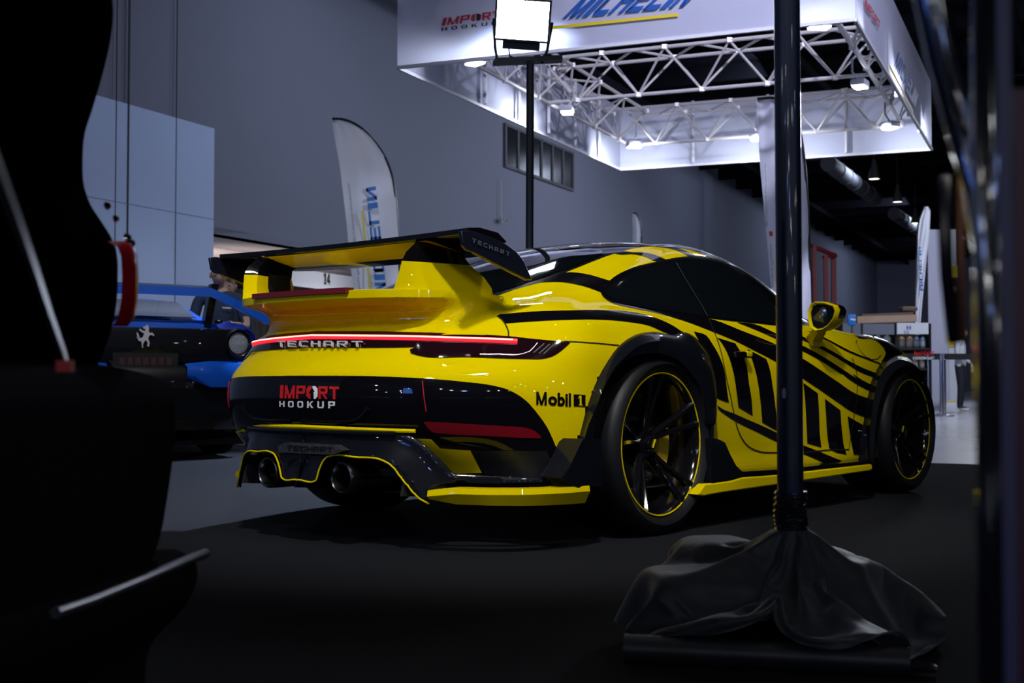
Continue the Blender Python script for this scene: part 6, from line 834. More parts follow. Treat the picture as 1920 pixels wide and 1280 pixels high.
for z in (3.35,2.05):
    a=W0-E1*9+E2*.05; struct(MB().box((a.x,a.y,z),(18,.012,.010),math.atan2(E1.y,E1.x)).build('trim_2',mat('panel_joint',(.25,.26,.3),.8),None,False))
# pilasters on the long wall
for px in (1322,):
    a=on_plane(px,400,W0,E2); struct(MB().box((a.x,a.y,6.1),(1.1,.3,5.8),math.atan2(E1.y,E1.x)).build('trim_3',WALL,None,False))
# the low bay under the wall: soffit and its far wall
sb=MB(); a=W0; b=W0+E1*40; sb.prism([(a.x,a.y,3.12),(b.x,b.y,3.12),(b.x-E2.x*9,b.y-E2.y*9,3.12),(a.x-E2.x*9,a.y-E2.y*9,3.12)],(0,0,.12))
s=sb.build('ceiling_bay',mat('bay_soffit',(.55,.47,.45),.8),None,False); fix_normals(s); struct(s)
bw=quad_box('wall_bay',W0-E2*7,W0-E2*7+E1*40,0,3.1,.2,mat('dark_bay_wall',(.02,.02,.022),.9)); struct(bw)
# ceiling with joists across the hall
cb=MB(); cb.box((20,50,9.1),(140,125,.2))
for k in range(34):
    q=W0+E1*(-16+2.6*k)+E2*22; cb.box((q.x,q.y,8.78),(46,.16,.44),math.atan2(E2.y,E2.x))
for k in range(9):
    q=W0+E1*26+E2*(2+5*k); cb.box((q.x,q.y,8.45),(90,.12,.22),math.atan2(E1.y,E1.x))
cb.build('ceiling',mat('ceiling_steel',(.008,.008,.011),.9,spec=0),None,False)['kind']='structure'
# clerestory window
wq=[on_plane(x,y,W0+E2*.01,E2) for x,y in ((945.6,231),(1072,285),(1072,358.6),(945.6,313.5))]
zt=(wq[0].z+wq[1].z)/2; zb=(wq[2].z+wq[3].z)/2
wn=MB(); pA=Vector((wq[0].x,wq[0].y,0)); pB=Vector((wq[1].x,wq[1].y,0)); L=(pB-pA).length
WINF=mat('window_frame',(.10,.105,.12),.5)
for t0,t1,za,zc in ((0,1,zt-.07,zt),(0,1,zb,zb+.07)): wn.bar(pA+Vector((0,0,(za+zc)/2)),pB+Vector((0,0,(za+zc)/2)),.12,zc-za)
for k in range(7): q=pA.lerp(pB,k/6); wn.box((q.x,q.y,(zt+zb)/2),(.09,.12,zt-zb),math.atan2(E1.y,E1.x))
win=wn.build('window_1',WINF,None,False); struct(win)
for k in range(6):
    q=pA.lerp(pB,(k+.5)/6); MB().box((q.x+E2.x*.02,q.y+E2.y*.02,(zt+zb)/2),(L/6-.09,.02,zt-zb-.1),math.atan2(E1.y,E1.x)).build('window_pane',mat('dark_pane',(.02,.022,.028),.15) if k==0 else bpy.data.materials['dark_pane'],win,False)
# emergency light and its conduit
q=on_plane(940,413,W0+E2*.09,E2); el=empty('emergency_light',q); tag(el,'small white twin-head emergency light low on the big grey wall','light')
m=MB(); m.box((0,0,0),(.16,.08,.10),math.atan2(E1.y,E1.x),0,.01); m.build('housing',mat('white_plastic',(.6,.6,.62),.5),el)
for k in (-1,1):
    h=MB().lathe([(0,0),(.05,.0),(.055,.03),(.03,.07)],14,tuple(E2),(k*.09*E1.x+.04*E2.x,k*.09*E1.y+.04*E2.y,.02)).build('lamp_head',bpy.data.materials['white_plastic'],el)
MB().tube([(0,0,.05),(0,0,1.0)],.012,6).build('conduit',bpy.data.materials['white_plastic'],el)
# booth fascias with stand numbers, curtains below
FW=mat('white_fascia',(.62,.64,.70),.5); CURT=mat('black_curtain',(.008,.008,.009),.9)
f0=Vector((-6.45,21.65,0)); RZ=math.atan2(E1.y,E1.x)
for k,(t0,t1,num) in enumerate(((-1.6,4.06,'15'),(4.1,7.36,'14'),(7.4,10.6,None))):
    a=f0+E1*t0;b=f0+E1*t1
    B=empty('booth_fascia',(a.x,a.y,0)); B['group']='booth fascias along the low bay'
    tag(B,{'15':'white booth fascia board numbered 15 beyond the blue car','14':'white booth fascia board numbered 14 seen under the rear wing',None:'white booth fascia board without a stand number beside board 14'}[num],'sign')
    r=lambda v:v-a
    MB().bar(r(a)+Vector((0,0,2.77)),r(b)+Vector((0,0,2.77)),.04,.36).build('board',FW,B,False)
    MB().bar(r(a),r(a)+Vector((0,0,2.98)),.06,.06).build('post',ALU,B,False)
    if num:
        q=on_plane(427 if num=='15' else 613,503 if num=='15' else 523,f0+E2*.03,E2)-a
        hw=.13; lettering('number',num,[q-E1*hw+Vector((0,0,.12)),q+E1*hw+Vector((0,0,.12)),q+E1*hw-Vector((0,0,.12)),q-E1*hw-Vector((0,0,.12))],DARK,B,0,0,'block')
    rows=[]
    for i in range(61):
        p=a.lerp(b,i/60)-E2*(1.6+.05*math.sin(i*1.3)); rows.append([Vector((p.x-a.x,p.y-a.y,z)) for z in (0,2.6)])
    c=MB().loft(rows).build('black_curtain',CURT); c.location=(a.x,a.y,0); tag(c,{'15':'black curtain hanging behind booth board 15','14':'black curtain hanging behind booth board 14',None:'black curtain hanging behind the unnumbered booth board'}[num],'curtain','booth curtains')
# ---------------------------------------------------------------- hanging banner ring, trusses and lamps
ZB=3.6
zq=lambda px,py,z=ZB:on_plane(px,py,(0,0,z),(0,0,1))
A_,B_,C_,D_=zq(745,127),zq(1603,37),zq(1747,280),zq(1163,318)
FAB=translucent('banner_fabric',(.68,.70,.84),.45)
BN=empty('hanging_banner',(A_.x,A_.y,0)); tag(BN,'square ring of white fabric banners hung above the booth behind the yellow car','banner')
BLUE=mat('print_blue',(.012,.09,.36),.5); YELP=mat('print_yellow',(.70,.52,.02),.5); REDP=mat('print_red',(.55,.03,.06),.5); INK=mat('print_black',(.02,.022,.03),.5)
o_=Vector((A_.x,A_.y,0)); HB=.88; ctr0=(A_+B_+C_+D_)/4
for nm,p,q in (('front',A_,B_),('right',B_,C_),('back',C_,D_),('left',D_,A_)):
    d=(q-p).normalized(); n=Vector((d.y,-d.x,0))
    rows=[]
    for i in range(9):
        t=p.lerp(q,i/8)-o_; rows.append([Vector((t.x,t.y,z)) for z in (ZB,ZB+HB*.5,ZB+HB)])
    pn_=MB().loft(rows).build('fabric_panel',FAB,BN,False)
    MB().bar(p-o_+Vector((0,0,0)),q-o_,.03,.03).build('hem_tube',mat('hem_white',(.7,.7,.72),.5) if nm=='front' else bpy.data.materials['hem_white'],BN,False)
for p,q,n_ in ((D_,A_,7),(C_,D_,4),(B_,C_,6)):
    for i in range(1,n_):
        t=p.lerp(q,i/n_)-o_; c=(ctr0-o_-t); c.z=0; t=t+c.normalized()*.05
        MB().tube([Vector((t.x,t.y,ZB+.02)),Vector((t.x,t.y,ZB+HB))],.022,8).build('frame_tube',bpy.data.materials['hem_white'],BN)
nf=(B_-A_).cross(Vector((0,0,1))).normalized()
if nf.y>0: nf=-nf
pf=A_+nf*.02
fq=lambda pts:[on_plane(x,y,pf,nf)-o_ for x,y in pts]
lettering('lettering','MICHELIN',fq([(1058,-13),(1334,-39),(1334,7),(1053,36)]),BLUE,BN,0,.22,'block')
MB().add(fq([(1036,49),(1272,24.5),(1272,30.5),(1033,55)]),[(0,1,2,3)]).build('underline',YELP,BN,False)
lettering('lettering','IMP',fq([(829,34),(882,27),(881,42),(827.5,48.5)]),REDP,BN,0,.05,'block')
lettering('lettering','RT',fq([(904,24),(940,19.5),(940,34),(904,38.5)]),REDP,BN,0,.0,'block')
MB().add(fq([(884,29),(888,26.5),(892,26),(890,39.5),(886,40),(883,38)]),[(0,1,2,3,4,5)]).build('emblem_half',REDP,BN,False)
MB().add(fq([(893,25.5),(898,25.5),(902,28),(901,37),(897,39),(893,39)]),[(0,1,2,3,4,5)]).build('emblem_half',INK,BN,False)
for k,ch in enumerate('HOOKUP'):
    x=827.5+k*18.8; y=51.5-k*2.15; lettering('lettering',ch,fq([(x,y),(x+11,y-1.2),(x+11,y+5.2),(x,y+6.5)]),INK,BN,0,0,'block')
nr=(C_-B_).cross(Vector((0,0,1))).normalized()
if nr.x<0: nr=-nr
pr_=B_+nr*.02
rq=lambda pts:[on_plane(x,y,pr_,nr)-o_ for x,y in pts]
lettering('lettering','MICHELIN',rq([(1676,78),(1722,176),(1722,214),(1676,124)]),BLUE,BN,0,.2,'block')
MB().add(rq([(1668,120),(1712,206),(1712,212),(1668,128)]),[(0,1,2,3)]).build('underline',YELP,BN,False)
lettering('lettering','IMPORT',rq([(1622,-6),(1650,40),(1650,54),(1622,12)]),REDP,BN,0,0,'block')
# trusses: three tubes and a zigzag each
TR=mat('truss_alloy',(.72,.69,.67),.4,.15)
tz=4.3; lo=3.85
cA,cB,cC,cD=[Vector((p.x,p.y,0)) for p in (A_,B_,C_,D_)]
ctr=(cA+cB+cC+cD)/4
ins=[c.lerp(ctr,.14) for c in (cA,cB,cC,cD)]
TS=empty('roof_truss',(ctr.x,ctr.y,0)); tag(TS,'silver lattice truss frame hung inside the white banner ring','truss')
def truss(p,q,n_):
    d=(q-p).normalized(); s=Vector((-d.y,d.x,0))*.24
    ch=[[p-ctr+s+Vector((0,0,tz)),q-ctr+s+Vector((0,0,tz))],[p-ctr-s+Vector((0,0,tz)),q-ctr-s+Vector((0,0,tz))],[p-ctr+Vector((0,0,lo)),q-ctr+Vector((0,0,lo))]]
    m=MB()
    for a,b in ch: m.tube([a,b],.022,8)
    for i in range(n_):
        for ca,cb in ((0,2),(1,2),(0,1)):
            a=ch[ca][0].lerp(ch[ca][1],i/n_); b=ch[cb][0].lerp(ch[cb][1],(i+.5)/n_); c=ch[ca][0].lerp(ch[ca][1],(i+1)/n_)
            m.tube([a,b],.014,6,0,False); m.tube([b,c],.014,6,0,False)
        for ca in (0,1,2):
            a=ch[ca][0].lerp(ch[ca][1],(i+(.5 if ca==2 else 0))/n_); m.box(a,(.055,.055,.05))
    m.build('truss_beam',TR,TS,True)
truss(ins[0],ins[1],5); truss(ins[1],ins[2],6); truss(ins[2],ins[3],5); truss(ins[3],ins[0],6)
truss(ins[0].lerp(ins[3],.47),ins[1].lerp(ins[2],.47),5)
# booth lamps hung from the truss
LENS=mat('lit_lens',(1,1,1),.3,emit=(.86,.90,1),es=9)
LBODY=mat('lamp_white',(.45,.46,.5),.4)
spots=[(875,114,'under the front banner edge left of the flood lamp'),(1545,43,'under the front banner edge right of the black pole'),(1055,210,'inside the left banner beside the stand pole'),(1186,276,'at the rear left corner of the banner ring'),(1424,262,'by the rear banner beside the tall white flag'),(1622,160,'inside the right banner at its middle'),(1679,240,'at the rear right corner of the banner ring')]
for px,py,where in spots:
    q=zq(px,py,ZB+.10); q.x+=(ctr.x-q.x)*.03; q.y+=(ctr.y-q.y)*.03
    ob=empty('booth_lamp',(q.x,q.y,q.z)); tag(ob,'small white booth lamp '+where,'lamp','booth lamps in the banner ring')
    dirn=Vector((q.x-ctr.x,q.y-ctr.y,0)).normalized()
    rz=math.atan2(dirn.y,dirn.x)
    MB().box((0,0,.03),(.15,.20,.07),rz,0,.015).build('lamp_body',LBODY,ob)
    MB().box((0,0,-.012),(.12,.17,.015),rz).build('lens',LENS,ob,False)
    MB().tube([(0,0,.05),(-dirn.x*.08,-dirn.y*.08,.16),(-dirn.x*.08,-dirn.y*.08,.30)],.012,6).build('bracket',LBODY,ob)
    tgt=q+dirn*1.3+Vector((0,0,-.15 if py>100 else -.1))
    lamp('booth_lamp_light','SPOT',(q.x-dirn.x*.10,q.y-dirn.y*.10,q.z-.06),(q.x+dirn.x*1.0,q.y+dirn.y*1.0,q.z-.10),(150 if py>120 else 30),(.80,.86,1.0),.06,130,.9)
# ---------------------------------------------------------------- flood lamp on its stand behind the car
LS=empty('light_stand',(at(991,500,8.0).x,8.0,0)); tag(LS,'slim dark steel light stand with a flat crossbar rising behind the yellow car','stand')
IRON=mat('dark_iron',(.022,.026,.030),.4,.3)
zt=at(996,120,8).z
MB().tube([(0,0,0),(.012,0,zt)],.026,14).build('pole',IRON,LS)
MB().bar(Vector((-.22,-.05,zt+.0)),Vector((.21,.05,zt+.045)),.10,.03,0,).build('crossbar',IRON,LS,False)
m=MB()
for a in range(3): m.tube([(0,0,.35),(.42*math.cos(a*2.1+.4),.42*math.sin(a*2.1+.4),.015)],.014,8)
m.build('foot',IRON,LS)
fc=at(980,38,7.93)
FLM=empty('flood_lamp',fc); tag(FLM,'blazing white square flood lamp sitting on the stand crossbar','lamp')
R=(Vector((-.05,-1,-.30))).to_track_quat('Z','X')       # its face looks at the photographer and down
Rm=R.to_matrix()
tilt=Matrix.Rotation(math.radians(-7),3,'Y')
up=Vector((0.07,-.28,1)).normalized(); fr=Vector((-.06,-1,-.28)).normalized(); rt=up.cross(-fr).normalized(); up=rt.cross(fr)*-1
if up.z<0: up=-up
loc=lambda x,y,z:rt*x+up*y+fr*z
def fbox(b,cx,cy,cz,dx,dy,dz):
    V=[loc(cx+i*dx/2,cy+j*dy/2,cz+k*dz/2) for k in (-1,1) for i,j in ((-1,-1),(1,-1),(1,1),(-1,1))]
    return b.add(V,[(0,3,2,1),(4,5,6,7),(0,1,5,4),(1,2,6,5),(2,3,7,6),(3,0,4,7)])
b=MB(); fbox(b,0,0,-.03,.36,.27,.07); fbox(b,.0,-.15,-.04,.24,.07,.06)
for k in range(7): fbox(b,-.15+.05*k,0,-.09,.012,.24,.06)
h=b.build('lamp_housing',IRON,FLM,False); fix_normals(h)
b=MB()
for (cx,cy,dx,dy) in ((0,.128,.36,.014),(0,-.128,.36,.014),(.173,0,.014,.27),(-.173,0,.014,.27)): fbox(b,cx,cy,.01,dx,dy,.02)
fix_normals(b.build('lens_rim',IRON,FLM,False))
b=MB(); fbox(b,0,0,.008,.335,.245,.006); b.build('lens',mat('flood_lens',(1,1,1),.3,emit=(.90,.95,1),es=26),FLM,False)
m=MB(); m.tube([loc(-.19,.0,-.04),loc(-.17,-.18,-.04),loc(-.14,-.265,-.03)],.010,6); m.tube([loc(.19,.0,-.04),loc(.17,-.18,-.04),loc(.15,-.262,-.03)],.010,6); m.build('yoke',IRON,FLM)
m=MB(); m.tube([loc(.08,-.18,-.04),loc(.07,-.23,-.02),loc(.0,-.255,0),loc(-.05,-.25,.03)],.006,6); m.build('cable',DARK,FLM)
# ---------------------------------------------------------------- feather flags
def lerp_tab(T,y):
    for i in range(len(T)-1):
        if T[i+1][1]>=y or i==len(T)-2:
            a,b=T[i],T[i+1]; t=(y-a[1])/(b[1]-a[1]); return a[0]+(b[0]-a[0])*t
SAIL=translucent('flag_fabric',(.80,.82,.92),.25)
def flag(label,left,right,depth,polex=None,dirn=1,ybot=690):
    base=at((left[-1][0]+right[-1][0])/2,715,depth); base=Vector((base.x,depth,0))
    F_=empty('feather_flag',base); tag(F_,label,'flag','feather flags')
    y0=left[0][1]; rows=[]
    for i in range(41):
        y=y0+(ybot-y0)*(i/40)**1.0
        xl,xr=lerp_tab(left,y),lerp_tab(right,y); r=[]
        for k in range(13):
            t=k/12; d=depth+.05*math.sin(t*9+i*.12)*(1-.5*t)+.03*math.sin(i*.5+t*3)
            r.append(at(xl+(xr-xl)*t,y,d)-base)
        rows.append(r)
    MB().loft(rows).build('sail',SAIL,F_,True,180)
    edge=right if dirn>0 else left
    P=[at(x,y,depth)-base for x,y in edge]; P=[Vector(p) for p in spline([tuple(p) for p in P],4)]
    lastp=P[-1]; P.append(Vector((lastp.x,lastp.y,0.02)))
    MB().tube(P,.017,8).build('flag_pole',TRIM,F_)
    MB().lathe([(0,.0),(.22,.0),(.22,.02),(.03,.05),(.03,.3),(0,.3)],16,(0,0,1),(lastp.x,lastp.y,0)).build('flag_foot',TRIM,F_)
    return F_,base
def fl_text(F_,base,txt,q,m,d,bold=0):
    lettering('lettering',txt,[at(x,y,d-.09)-base for x,y in q],m,F_,0,0,bold)
L1=[(621,224),(637,310),(650,420),(656,490),(665,560),(678,650),(684,690)]
R1=[(623,222.5),(645,224),(672,236),(700,262),(722,295),(735,328),(742,370),(747,450),(751,550),(754,690)]
F_,b_=flag('white feather flag with mirrored blue print rising behind the rear wing',L1,R1,17)
FB=mat('flag_blue',(.03,.16,.50),.6); FY=mat('flag_yellow',(.62,.55,.10),.6); FG=mat('flag_grey',(.16,.17,.20),.6)
fl_text(F_,b_,'MICHELIN',[(726,560),(704.5,349),(686,352),(705,560)],FB,17,'block')
MB().add([at(x,y,16.9)-b_ for x,y in ((677,395),(681,395),(698,560),(693,560))],[(0,1,2,3)]).build('underline',FY,F_,False)
fl_text(F_,b_,'@michelintires.teamidamaxph',[(668,453),(656.5,343),(651,344),(662,455)],FG,17)
fl_text(F_,b_,'Teamidamax Philippines',[(680,570),(670,472),(664,473),(673,571)],FG,17)
L2=[(1418,187),(1420,240),(1426,320),(1437,440),(1448,560),(1454,640),(1458,690)]
R2=[(1420,185.5),(1452,184),(1480,200),(1497,235),(1507,290),(1514,380),(1519,500),(1522,600),(1524,690)]
F_,b_=flag('tall white feather flag standing behind the black pole, under the banner ring',L2,R2,14.6)
fl_text(F_,b_,'@michelintires.teamidamaxph',[(1440,425),(1437.5,305),(1432,305),(1434,425)],FG,14.6)
fl_text(F_,b_,'Teamidamax Philippines',[(1453,545),(1448.5,458),(1441,458),(1445,545)],FG,14.6)
MB().add([at(x,y,14.5)-b_ for x,y in ((1442,434),(1448,433),(1449,442),(1443,443))],[(0,1,2,3)]).build('red_badge',REDP,F_,False)
L3=[(1186,400),(1186,470),(1188,690)]; R3=[(1187,399),(1192,400),(1198,407),(1202,422),(1203,450),(1205,690)]
flag('small far white feather flag peeping over the car roof',L3,R3,26.6)
L4=[(1733,387),(1724,410),(1719,470),(1716,580),(1714,690)]; R4=[(1740,386),(1745,395),(1743,430),(1738,480),(1729,570),(1719,690)]
F_,b_=flag('narrow white feather flag seen edge-on near the right side',L4,R4,25.6,None,-1)
fl_text(F_,b_,'MICHELIN',[(1731,545),(1727,463),(1722,463),(1724,545)],FB,25.6,'block')
# ---------------------------------------------------------------- pole stand with a cloth-covered base in the foreground
PS=empty('pole_stand',(.6475,2.9,0)); tag(PS,'tall black pole rising in front of the yellow car door from a wrapped base','stand')
POLE=mat('black_pole',(.009,.016,.042),.38,.2,.3,bump=(30,.05))  # blue light from the left is put into the base colour
MB().tube([(0,0,.05),(0,0,3.4)],.0302,24).build('pole',POLE,PS)
m=MB()
for k in range(9):
    z=.245+.012*k; m.tube([( .033*math.cos(a)*(1+.05*math.sin(3*a+k)),.033*math.sin(a)*(1+.05*math.sin(3*a+k)),z+.004*math.sin(a*2+k)) for a in [2*PI*i/20 for i in range(20)]],.007,6,0,False,True)
m.build('tape_wrap',mat('shiny_tape',(.010,.011,.014),.18,0,.8),PS)
CHIP=mat('paint_chip',(.30,.33,.38),.6); CHIPB=mat('blue_speck',(.03,.12,.5),.4)
def on_pole(px,py,w_,h_,m,nm):
    q=at(px,py,2.87)-Vector((.6475,2.9,0)); x=q.x; V=[]
    for i in range(10):
        t=2*PI*i/10; xx=x+w_*math.cos(t); V.append((xx,-math.sqrt(max(0,.0306**2-xx*xx)),q.z+h_*math.sin(t)))
    new_mesh(nm,V,[tuple(range(10))],m,PS,False)
on_pole(1471,737,.0042,.013,CHIP,'paint_chip'); on_pole(1489,928,.004,.004,CHIPB,'blue_speck'); on_pole(1495,928,.003,.004,CHIPB,'blue_speck'); on_pole(1487,940,.003,.003,CHIPB,'blue_speck')
BASE=mat('base_tube',(.014,.015,.020),.45)
lv=lambda p:Vector(p)-Vector((.6475,2.9,0))
m=MB(); m.tube([lv((.243,2.70,.030)),lv((.815,2.57,.030))],.030,20); m.build('base_tube',BASE,PS)
m=MB(); m.tube([lv((.50,3.02,.030)),lv((1.005,2.95,.030))],.030,20); m.build('base_tube',BASE,PS)
m=MB(); m.tube([lv((.52,2.64,.030)),lv((.62,3.02,.030))],.028,16); m.build('base_tube',BASE,PS)
m=MB(); m.lathe([(0,0),(.014,0),(.014,.05),(.022,.055),(.022,.07),(0,.07)],16,(1,.0,0),lv((.875,2.975,.072))); m.build('clamp_knob',BASE,PS)
m=MB(); m.tube([lv((.80,2.60,.012)),lv((.84,2.585,.018)),lv((.875,2.58,.012))],[.010,.016,.008],8); m.build('tape_end',bpy.data.materials['shiny_tape'],PS)
# the cloth: draped from the pole over weights and the tubes
P=[Vector(CLOTH_MM[i:i+3])/1000 for i in range(0,len(CLOTH_MM),3)]
rows=[P[k:k+CLOTH_NA] for k in range(0,len(P),CLOTH_NA)]
CLOTH=mat('black_satin_cloth',(.017,.019,.025),.5,0,0,spec=.35,bump=(38,.2),sheen=.3)
cl=MB().loft(rows,0,True).build('cover_cloth',CLOTH,None,True,180); cl.location=(.6475,2.9,0)
md=cl.modifiers.new('smooth','SUBSURF'); md.levels=1; md.render_levels=2
tag(cl,'crumpled black cloth draped over the weights and tubes of the pole base','cloth')
# ---------------------------------------------------------------- dark off-road car at the left edge, its tail towards the right
SV=empty('dark_suv',(-1.0,1.6,0)); tag(SV,'out-of-focus glossy black off-road car filling the left edge, tail facing right','car')
SB=mat('suv_black',(.002,.002,.0025),.35,0,0,spec=0); SB2=mat('suv_plastic',(.014,.014,.017),.6,spec=0)
def sil(px,py,d=2.05): p=at(px,py,d); return (p.x,p.z)
PRF=[sil(*q) for q in [(60,-200),(190,-130),(236,-40),(246,20),(240,80),(226,140),(207,205),(193,250),(189,300),(192,350),(204,384),(224,415),(244,448),(253,475),(255,520),(253,565),(245,610),(232,650),(215,690)]]
BUM=[sil(*q) for q in [(212,683),(250,688),(300,699),(336,714),(355,736),(362,780),(359,840),(347,930),(334,1000),(318,1046)]]
STP=[sil(*q) for q in [(300,1044),(345,1040),(368,1042),(376,1062),(373,1095),(352,1136),(318,1172),(290,1205),(278,1290),(272,1366)]]
def tail(name,prof,m,y0=.62,y1=2.05,rnd=.10,inset=.0,parent=SV):
    rows=[]
    for i in range(15):
        t=i/14; y=y0+(y1-y0)*t; near=min(1,(y-y0)/.25); far=min(1,(y1-y)/rnd) if rnd else 1
        back=rnd*(1-math.sqrt(max(0,1-(1-far)**2)))
        # the outline is the far corner's; nearer sections repeat it
        sl_=-.176*(2.05-y); rows.append([Vector((x+sl_-back*.6-inset+1.0,y-1.6,z)) for x,z in prof]+[Vector((prof[-1][0]-.9+1.0,y-1.6,prof[-1][1])),Vector((prof[0][0]-.9+1.0,y-1.6,prof[0][1]))])
    o=MB().loft(rows,0,True,True).build(name,m,parent,True,40); return fix_normals(o)
PF=lambda P:[(p[0],p[2]) for p in spline([(a,0,b) for a,b in P],4)]
tail('tail_body',PF(PRF),SB,.62,2.05,.05); tail('rear_bumper',PF(BUM),SB2,.70,2.10,.16); tail('bumper_step',PF(STP),SB2,1.0,2.12,.10)
def sv(px,py,d): return at(px,py,d)-Vector((-1.0,1.6,0))
# red tail lamp at the far corner
rows=[]
for px,py in [(232,452),(250,462),(257,480),(259,520),(257,565),(250,598),(238,612)]:
    rows.append([sv(px+dx,py,d) for dx,d in ((-30,2.02),(0,2.02),(1,1.97),(-4,1.90),(-30,1.88))])
o=MB().loft(rows,0,True,True).build('tail_lamp',mat('suv_red_lens',(.36,.006,.016),.3,0,.15,spec=.1),SV,True,50); fix_normals(o); o['label']='red tail lamp'
o=MB().tube([v+Vector((.016,0,.006)) for v in (sv(80,1158,1.60),sv(150,1134,1.70),sv(250,1093,1.86),sv(340,1054,2.02),sv(368,1044,2.06))],.008,10).build('step_trim',mat('satin_trim',(.35,.36,.40),.3,.9),SV); o['label']='silver step edge'
rows=[]  # trim strip shaped and coloured as its highlight streak
for px,py,w_ in [(-60,170,34),(-8,310,30),(30,410,25),(62,500,20),(92,590,16),(118,660,12),(128,692,8)]:
    rows.append([sv(px-w_/2,py+w_*.2,1.335),sv(px,py,1.32),sv(px+w_/2,py-w_*.2,1.335)])
o=MB().loft(rows).build('trim_streak',mat('brushed_trim',(.30,.32,.34),.35,.9),SV,True); o['label']='curved metal trim strip drawn as a highlight streak'
m=MB(); q=sv(122,686,1.325); m.box(q,(.016,.01,.012)); m.build('marker_lens',RED,SV)
for px,py,d,r in ((200,386,2.0,.007),(216,410,2.0,.006),(238,447,2.03,.009),(246,456,2.03,.007),(205,682,2.0,.006),(200,708,2.0,.006),(353,725,2.06,.007),(184,22,1.99,.008)):  # chrome dots added in place of edge highlights
    MB().lathe([(0,.006),(r*.7,.005),(r,0)],12,(1,-.4,.2),sv(px,py,d)).build('highlight_dot',CHROME,SV)
o=MB().lathe([(.018,0),(.024,.004),(.026,.0)],20,(1,-.5,0),sv(256,965,1.95)).build('parking_sensor',SB2,SV)
# ---------------------------------------------------------------- blue sports car behind
BC=empty('blue_sports_car',(at(268,715,9.5).x,9.5,0),math.radians(118)); BC.scale=(1,.97,1.06); tag(BC,'blue mid-engined sports car with black tail panel parked behind at the left','car')
BL=mat('blue_paint',(.004,.105,.62),.3,0,.6); BL_D=mat('blue_car_black',(.005,.005,.007),.4,0,.35,spec=.15)
def sect(pts,sub=4): return [Vector(p) for p in spline(pts,sub)]
ROWS=[]
for x,hw,zb,zsh,zt in ((-.02,.70,.30,.62,.98),(.02,.86,.26,.70,1.0),(.18,.93,.22,.80,1.0),(.5,.96,.18,.86,.99),(1.0,.97,.16,.86,.95),(1.6,.93,.16,.80,.93),(2.4,.92,.16,.76,.90),(3.2,.93,.16,.72,.80),(3.9,.85,.18,.60,.66),(4.3,.6,.22,.5,.52)):
    hw*=.93; h=[(x,hw*.9,zb),(x,hw,zb+.15),(x,hw,zsh-.12),(x,hw*.93,zsh+.02),(x,hw*.72,zt),(x,hw*.35,zt+.015),(x,0,zt+.02)]
    full=h+[(a,-b,c) for a,b,c in h[-2::-1]]
    ROWS.append(sect(full,3))
o=MB().loft(ROWS,0,False,False); o.add(ROWS[0],[tuple(range(len(ROWS[0])))]); o=o.build('body_shell',BL,BC,True,50); fix_normals(o)
# black tail panel, bumper, diffuser
rows=[]
for y in (-.86,-.80,-.6,-.3,0,.3,.6,.80,.86):
    k=abs(y)/.86; xx=-.055+.10*k**4
    rows.append([Vector((xx+dx,y,z)) for dx,z in ((.05,.965),(-.012,.955),(-.03,.90),(-.03,.74),(-.01,.69),(.06,.68))])
fix_normals(MB().loft(rows).build('tail_panel',BL_D,BC,True,60))
rows=[]
for y in (-.95,-.90,-.7,-.35,0,.35,.7,.90,.95):
    k=abs(y)/.95; xx=-.14+.22*k**4
    rows.append([Vector((xx+dx,y,z)) for dx,z in ((.10,.70),(.0,.66),(-.02,.55),(.0,.46),(.03,.30),(.02,.22),(.2,.14))])
b=MB().loft(rows).build('rear_bumper',BL_D,BC,True,60); fix_normals(b)
for s in (1,-1):
    rows=[]
    for y in (.30,.36,.5,.7,.86,.965,.985):
        k=abs(y)/.95; xx=-.165+.22*k**4; t=min(1,(y-.30)/.2)
        rows.append([Vector((xx+.06,y*s,.70+.02*t)),Vector((xx-.02,y*s,.675+.03*t)),Vector((xx-.03,y*s,.62)),Vector((xx-.01,y*s,.60-.07*t)),Vector((xx+.05,y*s,.59-.07*t))])
    q=MB().loft(rows).build('bumper_shoulder',BL,b,True,60); fix_normals(q); q['label']='blue bumper shoulder'
    # round lamps
    q=MB().lathe([(0,-.02),(.085,-.02),(.098,-.03),(.100,-.045),(.108,-.04),(.113,-.01),(.113,.05)],36,(1,0,0),(-.03,.745*s,.855)).build('tail_lamp',BL_D,BC); fix_normals(q)
    MB().lathe([(0,-.03),(.05,-.028),(.078,-.022)],28,(1,0,0),(-.03,.745*s,.855)).build('lamp_lens',mat('clear_lens',(.35,.36,.40),.3,.4,bump=(120,1.0)) if s==1 else bpy.data.materials['clear_lens'],q)
    # rear haunch edge
    rows=[[Vector((x,y*s,z)) for x,y,z in r] for r in (((.02,.80,1.0),(.02,.88,.95),(.04,.925,.82),(.06,.93,.70)),((.3,.74,1.03),(.3,.87,.98),(.3,.93,.84),(.3,.94,.70)),((.8,.72,1.0),(.8,.84,.95),(.8,.91,.84),(.8,.92,.7)))]
    fix_normals(MB().loft([[Vector(p) for p in spline([tuple(v) for v in r],4)] for r in rows]).build('rear_haunch',BL,BC,True,60))
